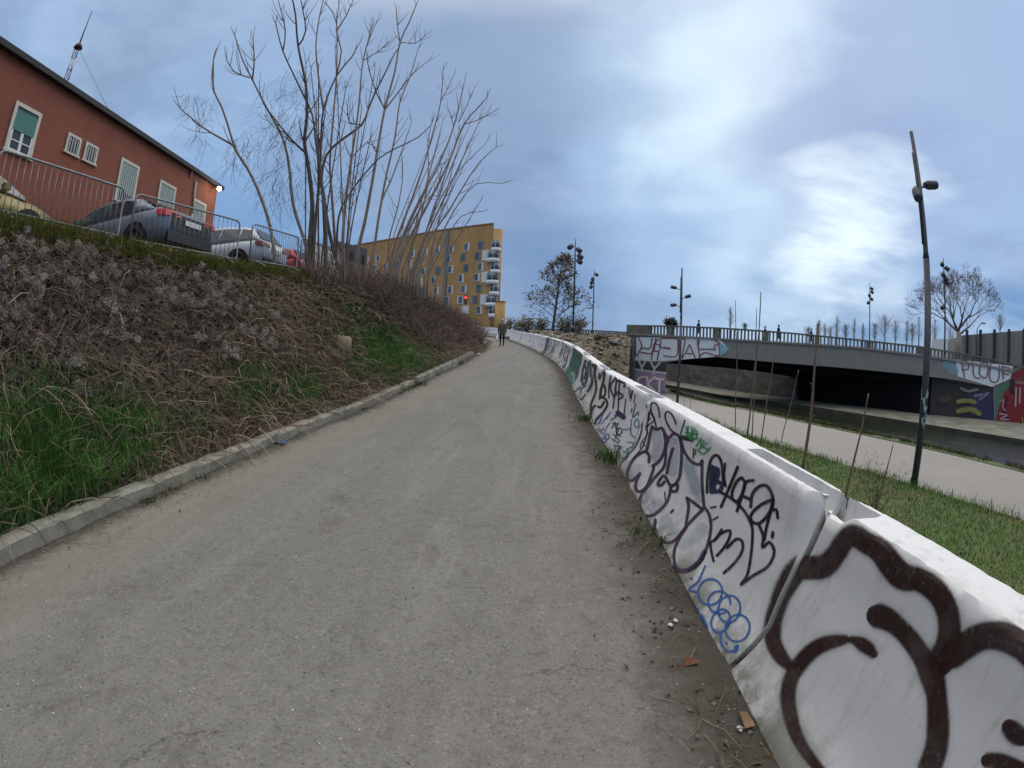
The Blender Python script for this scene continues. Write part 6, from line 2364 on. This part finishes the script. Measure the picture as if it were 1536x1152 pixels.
creeper('dead creeper hanging from the lone leaning tree', [(30, 170, 370, 480, 50), (60, 150, 480, 560, 22), (200, 300, 540, 640, 40), (230, 360, 500, 600, 30)], 13.3, 0)
creeper('dead creeper curtains hanging in the tallest bare tree', [(330, 470, 330, 600, 120), (420, 560, 250, 520, 130), (400, 560, 520, 830, 170), (320, 430, 600, 850, 90), (560, 720, 300, 620, 90), (600, 760, 600, 800, 60)], 14.2, 0)


# ------------------------------------------------------------------ other trees
def rtree(mb, p, d, L, r, depth, kids=(2, 3), ang=.55, shrink=.74, up=.12, ends=None, minr=.012):
    q, dd = Vector(p), Vector(d).normalized()
    pts, rad = [q.copy()], [r]
    ns = 4
    for i in range(ns):
        dd = (dd + Vector((rnd.gauss(0, .08), rnd.gauss(0, .08), up * .5 + rnd.gauss(0, .05)))).normalized()
        q = q + dd * L / ns
        pts.append(q.copy())
        rad.append(max(minr, r * (1 - .32 * (i + 1) / ns)))
    mb.tube(pts, rad, 7 if depth > 3 else (5 if depth > 1 else 3), 0, False)
    if ends is not None and depth <= 2:
        ends.append(pts[-1])
        ends.append(pts[2])
    if depth == 0:
        return
    n_ = rnd.randint(*kids)
    a0 = rnd.uniform(0, 6.28)
    o1 = dd.orthogonal().normalized()
    o2 = dd.cross(o1)
    for k in range(n_):
        a_ = a0 + 6.28 * k / n_ + rnd.gauss(0, .3)
        e = (o1 * math.cos(a_) + o2 * math.sin(a_)) * rnd.uniform(.6, 1.2) * ang + dd
        rtree(mb, pts[-1] if k else pts[rnd.choice((3, 4))], e, L * shrink * rnd.uniform(.8, 1.15), max(minr, rad[-1] * .72), depth - 1, kids, ang, shrink, up, ends, minr)


bt = thing('bare_park_tree', 'large bare round-crowned tree standing behind the right part of the bridge', 'tree', at(1437, 518, 65))
mb = MB()
mb.tube([(0, 0, -2), (0, 0, 0), (.1, 0, 1.6)], [.5, .36, .30], 10)
mb.build('trunk', M['bark'], bt)
mb = MB()
for k in range(6):
    a_ = k * 1.05 + rnd.uniform(-.2, .2)
    rtree(mb, (.1, 0, 1.2 + .14 * k), (math.cos(a_) * 1.15, math.sin(a_) * 1.15, .75 + .16 * k), 2.35, .15, 6, (2, 3), .58, .77, .075, None, .017)
mb.build('crown', M['bark_dark'], bt)

lt = thing('leafy_tree', 'tree with sparse dead brown leaves beside the tall lamp left of the bridge', 'tree', at(828, 507, 44))
ends = []
mb = MB()
mb.tube([(0, 0, -2), (.05, 0, 1.0), (.35, .1, 4.0), (.6, .1, 6.4), (.85, 0, 8.2)], [.16, .14, .10, .06, .02], 8)
mb.build('trunk', M['bark_dark'], lt)
mb = MB()
for k in range(30):
    z = 1.0 + 6.6 * (k / 30)
    a_ = k * 2.4 + rnd.uniform(-.4, .4)
    L_ = 3.3 * (1 - .86 * (k / 30)) + .1
    if .34 < k / 30 < .46:
        L_ *= .6
    rtree(mb, (.05 + .1 * z, .05, z), (math.cos(a_), math.sin(a_), .55), L_ * .62, .035, 2, (2, 3), .6, .66, .08, ends, .012)
mb.build('branches', M['bark_dark'], lt)
E_ = np.array([e[:] for e in ends])
E_ = E_[RN.uniform(0, 1, len(E_)) < .82]
E_ = np.repeat(E_, 4, 0) + RN.normal(0, .16, (len(E_) * 4, 3))
n = len(E_)
V, F, C = blades(E_, rv(n, .10, .22), rv(n, .10, .20), rv(n, .8, 2.5), np.array([(.28, .20, .15), (.24, .22, .18), (.20, .20, .16), (.30, .20, .15)])[RN.integers(0, 4, n)], .35)
me = npmesh('foliage', V, F)
vcol(me, 'col', C)
link('foliage', me, lt, (M['veg'],))


def bush(px, py, d, h, r, label, cols, n_=900, tall=1.0, cat='bush', nm='roadside_bush', grp=None):
    g = thing(nm, label, cat, at(px, py, d), 0, grp)
    mb = MB()
    ends = []
    for k in range(9):
        a_ = k * .7
        rtree(mb, (0, 0, -.4), (math.cos(a_) * r / h, math.sin(a_) * r / h, 1.0 * tall), h * .42, .05 + .008 * h, 3, (2, 3), .5, .68, .12 * tall, ends, .012 + .0002 * d)
    mb.build('branches', M['bark_dark'], g)
    if cols:
        E2 = np.array([e[:] for e in ends])
        E2 = E2[RN.integers(0, len(E2), n_)] + RN.normal(0, .07 * r + .08, (n_, 3))
        V, F, C = blades(E2, rv(n_, .10, .22), rv(n_, .10, .18), rv(n_, .8, 2.4), np.array(cols)[RN.integers(0, len(cols), n_)], .35)
        me = npmesh('foliage', V, F)
        vcol(me, 'col', C)
        link('foliage', me, g, (M['veg'],))


DRY = [(.30, .26, .20), (.24, .22, .17), (.33, .28, .22)]
bush(800, 506, 46, 2.4, 2.4, 'low dry bush at the left foot of the leafy tree', DRY, 900)
bush(857, 508, 43, 2.3, 2.2, 'low dry bush at the right foot of the leafy tree, under the tall lamp', DRY, 900)
bush(770, 500, 60, 2.3, 2.0, 'grey scrub bush right of the ochre annex, left of the leafy tree', DRY, 500)
bush(900, 512, 41, .8, 1.4, 'small dry scrub in front of the low concrete wall', [(.12, .105, .07), (.09, .085, .05)], 500)
bush(1006, 502, 62, 2.4, 1.0, 'small dark evergreen bush behind the left end of the bridge parapet', [(.03, .045, .022), (.04, .05, .03)], 700, 1.4)


def poplar(px, pyb, pyt, d, wpx, label, leafy=0):
    b_, t_ = at(px, pyb, d), at(px, pyt, d)
    g = thing('bare_poplar', label, 'tree', b_, 0, 'bare trees along the skyline beyond the bridge')
    h = t_.z - b_.z
    mb = MB()
    mb.tube([(0, 0, -2), (0, 0, h * .4), (0, 0, h * .97)], [.16, .12, .03], 6)
    mb.build('trunk', M['bark'], g)
    n_ = rnd.randint(80, 170)
    z = h * (.08 + .88 * rv(n_))
    rr_ = wpx / 700 * d * .5
    az_ = rv(n_, 0, 6.28)
    P = np.stack([0 * z, 0 * z, z], 1)
    fl_ = rv(n_, .3, .9)
    D = np.stack([np.cos(az_) * fl_, np.sin(az_) * fl_, 1 + 0 * z], 1)
    D /= np.linalg.norm(D, axis=1, keepdims=True)
    L_ = rr_ * 2.6 * np.clip(np.minimum(1.06 - z / h, .25 + 1.6 * z / h), .05, 1) ** .8 * rv(n_, .5, 1.2)
    V, F, C = twigs(P, D, L_, 0, .035, (.22, .195, .18), 3, .3, .3)
    P2 = P + D * L_[:, None] * rv(n_, .3, .8)[:, None]
    V2, F2, C2 = twigs(P2, D + RN.normal(0, .25, D.shape), L_ * .5, 0, .025, (.22, .195, .18), 2, .3, .3)
    V3, F3, C3 = twigs(P2, D + RN.normal(0, .3, D.shape), L_ * .4, 0, .025, (.22, .195, .18), 2, .3, .3)
    stuff('crown', [(V, F, C), (V2, F2, C2), (V3, F3, C3)], None, None, None, g)


SKYL = [(1212, 509, 493, 110, 14, 'low bare bush-like tree just left of the stoutest stake'), (1268, 513, 488, 110, 14, 'low bare tree between the broad poplar and the narrow one'), (1312, 515, 486, 112, 16, 'low bare tree right at the foot of the five-headed lamp'),
        (1343, 517, 482, 112, 18, 'rounded bare tree right of the wide one'), (1368, 519, 486, 112, 14, 'low bare tree left of the tagged mast'), (1425, 522, 484, 112, 16, 'bare tree under the crown of the big round tree'), (1245, 511, 490, 112, 12, 'small bare tree left of the broad tall poplar')]
for px, pyb, pyt, d, wpx, lab in SKYL + [(1095, 497, 460, 95, 12, 'bare poplar standing alone above the left half of the bridge'), (1117, 500, 486, 85, 9, 'small bare tree just left of the two tall stakes'), (1228, 510, 480, 95, 10, 'bare poplar right behind the tip of the stoutest stake'),
                                  (1237, 511, 484, 95, 9, 'slim bare poplar between the stoutest stake and the broad poplar'), (1255, 512, 472, 95, 12, 'broad tall poplar right of the stoutest stake'), (1281, 513, 477, 105, 9, 'narrow poplar left of the five-headed lamp'),
                                  (1294, 514, 484, 105, 8, 'thin poplar right against the five-headed lamp'), (1327, 516, 477, 100, 28, 'wide bare tree right of the five-headed lamp'), (1360, 518, 482, 105, 10, 'slim poplar between the wide bare tree and the tagged mast'),
                                  (1378, 519, 474, 100, 12, 'poplar just left of the tagged lamp mast'), (1402, 521, 478, 95, 14, 'poplar between the tagged mast and the big bare tree'), (1500, 500, 474, 120, 16, 'faint bare tree above the panelled building')]:
    poplar(px, pyb, pyt, d, wpx, lab)

# ================================================================== people
def skin_body(joints, bones, root='pelvis'):
    """one continuous skinned surface grown round a skeleton"""
    names = list(joints)
    me = bpy.data.meshes.new('skeleton')
    me.from_pydata([joints[k][0] for k in names], [(names.index(a), names.index(b)) for a, b in bones], [])
    o = bpy.data.objects.new('skeleton', me)
    COL.objects.link(o)
    m_ = o.modifiers.new('skin', 'SKIN')
    m_.use_smooth_shade = True
    for i, k in enumerate(names):
        r = joints[k][1]
        v = me.skin_vertices[0].data[i]
        v.radius = (r, r) if not isinstance(r, tuple) else r
        v.use_root = (k == root)
    s_ = o.modifiers.new('sub', 'SUBSURF')
    s_.levels = s_.render_levels = 2
    dg = bpy.context.evaluated_depsgraph_get()
    out = bpy.data.meshes.new_from_object(o.evaluated_get(dg))
    bpy.data.objects.remove(o)
    bpy.data.meshes.remove(me)
    return out


SKIN = mat('skin', (.36, .22, .16), .6, .1)


def person(label, loc, rz, height, jacket, trousers, hat=None, bag=False, stride=.22, group=None, hair=(.03, .022, .018)):
    s = height / 1.75
    g = thing('person', label, 'person', loc, rz, group)
    sp = stride
    J = {'pelvis': ((0, 0, .93), (.155, .115)), 'waist': ((0, 0, 1.06), (.15, .11)), 'chest': ((0, .01, 1.27), (.175, .12)), 'neckb': ((0, .01, 1.43), (.10, .085)), 'neck': ((0, .02, 1.50), .055), 'jaw': ((0, .045, 1.57), (.062, .075)), 'head': ((0, .03, 1.65), (.078, .095)), 'crown': ((0, .015, 1.72), (.06, .075)),
         'hipL': ((-.10, 0, .88), .105), 'kneeL': ((-.10, sp * .55, .49), .066), 'ankL': ((-.095, sp * .8, .10), .042), 'toeL': ((-.10, sp * .8 + .17, .035), .036),
         'hipR': ((.10, 0, .88), .105), 'kneeR': ((.10, -sp * .15, .48), .066), 'ankR': ((.095, -sp, .13), .042), 'toeR': ((.10, -sp + .16, .04), .036),
         'shL': ((-.19, 0, 1.40), .075), 'elL': ((-.25, -.07, 1.13), .055), 'wrL': ((-.24, .02, .90), .036), 'paL': ((-.235, .035, .83), (.022, .038)),
         'shR': ((.19, 0, 1.40), .075), 'elR': ((.25, -.03, 1.13), .055), 'wrR': ((.24, .10, .91), .036), 'paR': ((.235, .12, .84), (.022, .038))}
    B = [('pelvis', 'waist'), ('waist', 'chest'), ('chest', 'neckb'), ('neckb', 'neck'), ('neck', 'jaw'), ('jaw', 'head'), ('head', 'crown'), ('pelvis', 'hipL'), ('hipL', 'kneeL'), ('kneeL', 'ankL'), ('ankL', 'toeL'), ('pelvis', 'hipR'), ('hipR', 'kneeR'),
         ('kneeR', 'ankR'), ('ankR', 'toeR'), ('neckb', 'shL'), ('shL', 'elL'), ('elL', 'wrL'), ('wrL', 'paL'), ('neckb', 'shR'), ('shR', 'elR'), ('elR', 'wrR'), ('wrR', 'paR')]
    for sd, sx in (('L', -1), ('R', 1)):
        px_, py_, pz_ = J['pa' + sd][0]
        for f, (dy, ln) in enumerate(((-.030, .060), (-.010, .075), (.010, .072), (.028, .055))):
            J[f'f{f}{sd}'] = ((px_ - sx * .004, py_ + dy, pz_ - .045), .0095)
            J[f'g{f}{sd}'] = ((px_ - sx * .018, py_ + dy + .004, pz_ - .045 - ln), .008)
            B += [('pa' + sd, f'f{f}{sd}'), (f'f{f}{sd}', f'g{f}{sd}')]
        J['t' + sd] = ((px_ - sx * .02, py_ + .05, pz_ - .02), .010)
        J['u' + sd] = ((px_ - sx * .03, py_ + .06, pz_ - .06), .009)
        B += [('pa' + sd, 't' + sd), ('t' + sd, 'u' + sd)]
    me = skin_body(J, B)
    jm, tm, sm_ = mat('jacket_cloth', jacket, .9, .35, 14), mat('trouser_cloth', trousers, .9, .2, 8), M['black']
    for m_ in (SKIN, jm, tm, sm_):
        me.materials.append(m_)
    for p_ in me.polygons:
        c = p_.center
        if c.z > 1.475:
            k = 0
        elif abs(c.x) > .17 and c.z < .885:
            k = 0
        elif c.z > .93 or (abs(c.x) > .19):
            k = 1
        elif c.z > .09:
            k = 2
        else:
            k = 3
        p_.material_index = k
    o = bpy.data.objects.new('body', me)
    COL.objects.link(o)
    o.parent = g
    o.scale = (s, s, s)
    # nose and ears give the head its direction
    fc = MB()
    fc.ball((0, .128, 1.625), .016, 0, 8, 6, (1, 1, 1.5))
    for sx in (-1, 1):
        fc.ball((sx * .082, .03, 1.635), .028, 0, 8, 6, (.4, .8, 1.2))
        fc.ball((sx * .03, .112, 1.655), .011, 1, 8, 6)
    fc.box((0, .118, 1.575), (.045, .01, .01), 1)
    fc.box((0, .10, 1.63), (.15, .03, .012), 0)
    k = fc.build('face', [SKIN, M['black']], g)
    k.scale = (s, s, s)
    # jacket skirt and collar stand off the body
    jk = MB()
    prof = [(.80, .185, .150), (.88, .195, .155), (1.0, .185, .145), (1.15, .195, .150), (1.30, .205, .155), (1.40, .185, .125), (1.46, .105, .100)]
    V = [(a * math.cos(t_) , .005 + b * math.sin(t_), z) for z, a, b in prof for t_ in [6.2832 * i / 20 for i in range(20)]]
    F = [(i * 20 + k_, i * 20 + (k_ + 1) % 20, (i + 1) * 20 + (k_ + 1) % 20, (i + 1) * 20 + k_) for i in range(len(prof) - 1) for k_ in range(20)]
    jk.add(V, F, 0, True)
    k = jk.build('jacket', jm, g)
    k.scale = (s, s, s)
    hr = MB()
    hr.ball((0, .012, 1.665), .098, 0, 14, 9, (.92, 1.08, .98))
    hv = [(x, min(y, .095 - max(0, 1.70 - z) * 1.2), max(z, 1.55)) for x, y, z in hr.v]
    hr.v = hv
    k = hr.build('cap' if hat else 'hair', mat('cap_cloth', hat, .8) if hat else mat('hair', hair, .7), g)
    k.scale = (s, s, s)
    return g


wk = at(752.5, 520.5, 31.4)
wk.z = float(zr(wk.x, wk.y)) + .0
W_ = person('person in patterned brown jacket and black trousers on the ramp, holding a white bag', wk, .12, 1.86, (.105, .085, .065), (.012, .012, .014), hat=(.42, .41, .40), stride=.2)
bgm = MB()
prof = [(0, .02), (-.06, .035), (-.16, .11), (-.32, .15), (-.44, .13), (-.48, .05)]
V = [(r * .55 * math.cos(t_), r * math.sin(t_) * 1.0, z) for z, r in prof for t_ in [6.2832 * i / 14 for i in range(14)]]
F = [(i * 14 + k_, i * 14 + (k_ + 1) % 14, (i + 1) * 14 + (k_ + 1) % 14, (i + 1) * 14 + k_) for i in range(5) for k_ in range(14)]
bgm.add(V, F, 0, True)
for dx in (-.012, .012):
    bgm.tube([(dx, -.03, -.05), (dx, -.02, .07), (dx, .02, .07), (dx, .03, -.05)], .006, 5)
o = bgm.build('plastic_bag', mat('white_plastic', (.80, .80, .80), .5, .04))
o.scale = (1.2, 1.2, 1.1)
o.location = (wk.x - .33, wk.y - .04, wk.z + .84)
tag(o, 'white plastic carrier bag in the hand of the person walking up the ramp', 'bag')
for (px, pyt, c_, t_, lab) in [(1048, 480, (.012, .016, .03), (.012, .012, .015), 'person in dark blue crossing the bridge above the painted letters, leftmost on the bridge'), (1148, 489, (.05, .035, .03), (.015, .015, .018), 'person in a dark brown coat on the bridge just right of the tallest stake'),
                               (1168, 487, (.012, .014, .022), (.02, .02, .025), 'person in a black jacket on the bridge, second right of the tallest stake'), (1217, 493, (.06, .035, .025), (.02, .018, .02), 'person in a brown coat on the bridge beside the tip of the stoutest stake')]:
    q = bp(px, pyt, -2.2)
    tz = bp(px, 520, -2.2)
    sg = min(max((q - top[0]).dot(BE), 0), Lg - .01)
    zd = along(top, sg).z + .03
    person(lab, (q.x, q.y, zd), math.atan2(-BE.x, BE.y) + (0 if px != 1148 else math.pi), min(1.85, max(1.55, q.z - zd)), c_, t_, None, group='people on the bridge')

# ================================================================== litter, stones, odds and ends
def scrap(pts, nm, label, cat, m_, th=.006):
    c = sum((Vector(p_) for p_ in pts), Vector()) / len(pts)
    mb = MB()
    mb.prism([Vector(p_) - c for p_ in pts], (0, 0, th))
    o_ = mb.build(nm, m_)
    o_.location = c
    return tag(o_, label, cat)


def ong(px, py):
    d = ray(px, py)
    tt_ = np.linspace(.5, 60, 6000)
    x, y, z = d[0] * tt_, d[1] * tt_, d[2] * tt_ + CAM_H
    i = int(np.argmax(z <= zr(x, y)))
    return Vector((x[i], y[i], float(zr(x[i], y[i])) + .02))


c = ong(420, 668)
scrap([c + Vector(v) for v in ((-.11, -.03, 0), (0, -.06, .035), (.12, .0, .02), (.06, .06, .045), (-.06, .05, .02))], 'blue_wrapper', 'crumpled blue wrapper lying against the foot of the kerb', 'litter', mat('blue_plastic', (.03, .10, .24), .4))
c = ong(718, 533)
scrap([c + Vector(v) for v in ((-.12, -.05, 0), (.05, -.1, .05), (.13, .02, .02), (0, .1, .09))], 'white_wrapper', 'white scrap lying at the left edge of the path below the walker', 'litter', M['white'])
c = ong(1115, 1090)
scrap([c + Vector(v) for v in ((-.02, -.05, .01), (.03, -.05, .02), (.03, .06, .01), (-.02, .05, .03))], 'cardboard_scrap', 'pale brown cardboard scrap in the dirt under the nearest barrier', 'litter', mat('cardboard', (.22, .14, .08), .9))
c = ong(1033, 1000)
scrap([c + Vector(v) for v in ((-.04, -.025, 0), (.04, -.03, .02), (.05, .02, .01), (-.03, .025, .03))], 'rusty_leaf_scrap', 'reddish brown dead leaf curled in the dirt by the second barrier', 'leaf', mat('rust_leaf', (.15, .06, .03), .9))
for px, py, lab in ((1005, 943, 'larger crumpled pale tissue in the dirt by the foot of the second barrier'), (1012, 936, 'smaller crumpled pale tissue by the foot of the second barrier'), (1107, 1100, 'pale blue torn ticket in the dirt under the nearest barrier')):
    c = ong(px, py)
    mb = MB()
    mb.ball((0, 0, .008), .013, 0, 9, 6, (1, 1.6, .5))
    mb.v = [(x + rnd.gauss(0, .003), y + rnd.gauss(0, .003), z + rnd.gauss(0, .0025)) for x, y, z in mb.v]
    o = mb.build('crumpled_paper', M['white'])
    o.location = c
    tag(o, lab, 'litter')
# sawn stump and broken blocks on the bank
def onbank(px, py):
    d = ray(px, py)
    best = None
    yy, tt_ = np.meshgrid(np.linspace(0, 32, 500), np.linspace(0, 1, 140))
    x, y, z = bank(yy.ravel(), tt_.ravel())
    qx, qy = pix(np.stack([x, y, z], 1))
    i = int(np.argmin((qx - px) ** 2 + (qy - py) ** 2))
    return Vector((x[i], y[i], z[i]))


c = onbank(515, 528)
sg_ = thing('tree_stump', 'pale sawn tree stump on the bank left of the green grass patch', 'stump', c)
mb = MB()
mb.tube([(0, 0, -.15), (0, .02, .18), (.02, .03, .36)], [.24, .19, .17], 12)
mb.v = [(x + .02 * math.sin(z * 40 + x * 30), y + rnd.gauss(0, .008), z + (.04 * math.sin(x * 30) if z > .3 else 0)) for x, y, z in mb.v]
mb.build('trunk', mat('stump_wood', (.25, .18, .125), .9, .3, 12, .4, 40), sg_)
for px, py, r_, lab in ((533, 468, .17, 'larger pale broken block lying high on the bank among ivy'), (527, 487, .12, 'smaller pale broken block on the bank below the larger one')):
    c = onbank(px, py)
    v = IV * (1 + .3 * RN.uniform(-1, 1, (len(IV), 1))) * np.array([1, .7, .7]) * r_
    me = npmesh('broken_block', v, IF)
    o = link('broken_block', me, None, (mat('pale_stone', (.33, .27, .20), .9, .3, 10, .3, 30),))
    o.location = c + Vector((0, 0, .08))
    tag(o, lab, 'stone', 'pale broken blocks on the bank')


# crumbs of stone, leaves and sticks along both edges of the path
def edge_pt():
    y = .6 + 24 * rnd.random() ** 1.8
    if rnd.random() < .68:
        x = float(np.interp(y, PATH[:, 1], PATH[:, 0])) - abs(rnd.gauss(0, .24)) - .01
    else:
        x = float(ip(KX, y)) + abs(rnd.gauss(0, .2)) + .02
    return (x, y, float(zr(x, y)) + .018)


V, F, C = stones(1500, edge_pt, .003, .015, [(.14, .12, .09), (.22, .20, .165), (.08, .068, .05), (.27, .25, .21)])
parts = [(V, F, C)]


def mid_pt():
    y = .5 + 12 * rnd.random() ** 1.7
    x = rnd.uniform(float(ip(KX, y)) + .1, 1.0)
    return (x, y, float(zr(x, y)) + .002 + .012 * float(vnoise(x, y, 1.3, 3)))


V, F, C = stones(2200, mid_pt, .003, .009, [(.20, .185, .155), (.33, .31, .27), (.12, .11, .095), (.40, .38, .35)])
parts.append((V, F, C))
P = np.array([edge_pt() for _ in range(420)])
n = len(P)
parts.append(blades(P, rv(n, .010, .025), rv(n, .012, .032), rv(n, 1.5, 3), np.array([(.075, .05, .03), (.11, .08, .05), (.05, .038, .025), (.16, .12, .07)])[RN.integers(0, 4, n)], .4))
P = np.array([edge_pt() for _ in range(760)])
n = len(P)
az = rv(n, 0, 6.28)
D = np.stack([np.cos(az), np.sin(az), rv(n, -.02, .12)], 1)
parts.append(twigs(P, D, rv(n, .06, .30), rv(n, .0, .015), rv(n, .003, .006), np.array([(.18, .14, .09), (.09, .065, .045), (.26, .21, .14)])[RN.integers(0, 3, n)], 4, .3, .5))
stuff('path_edge_debris', parts)
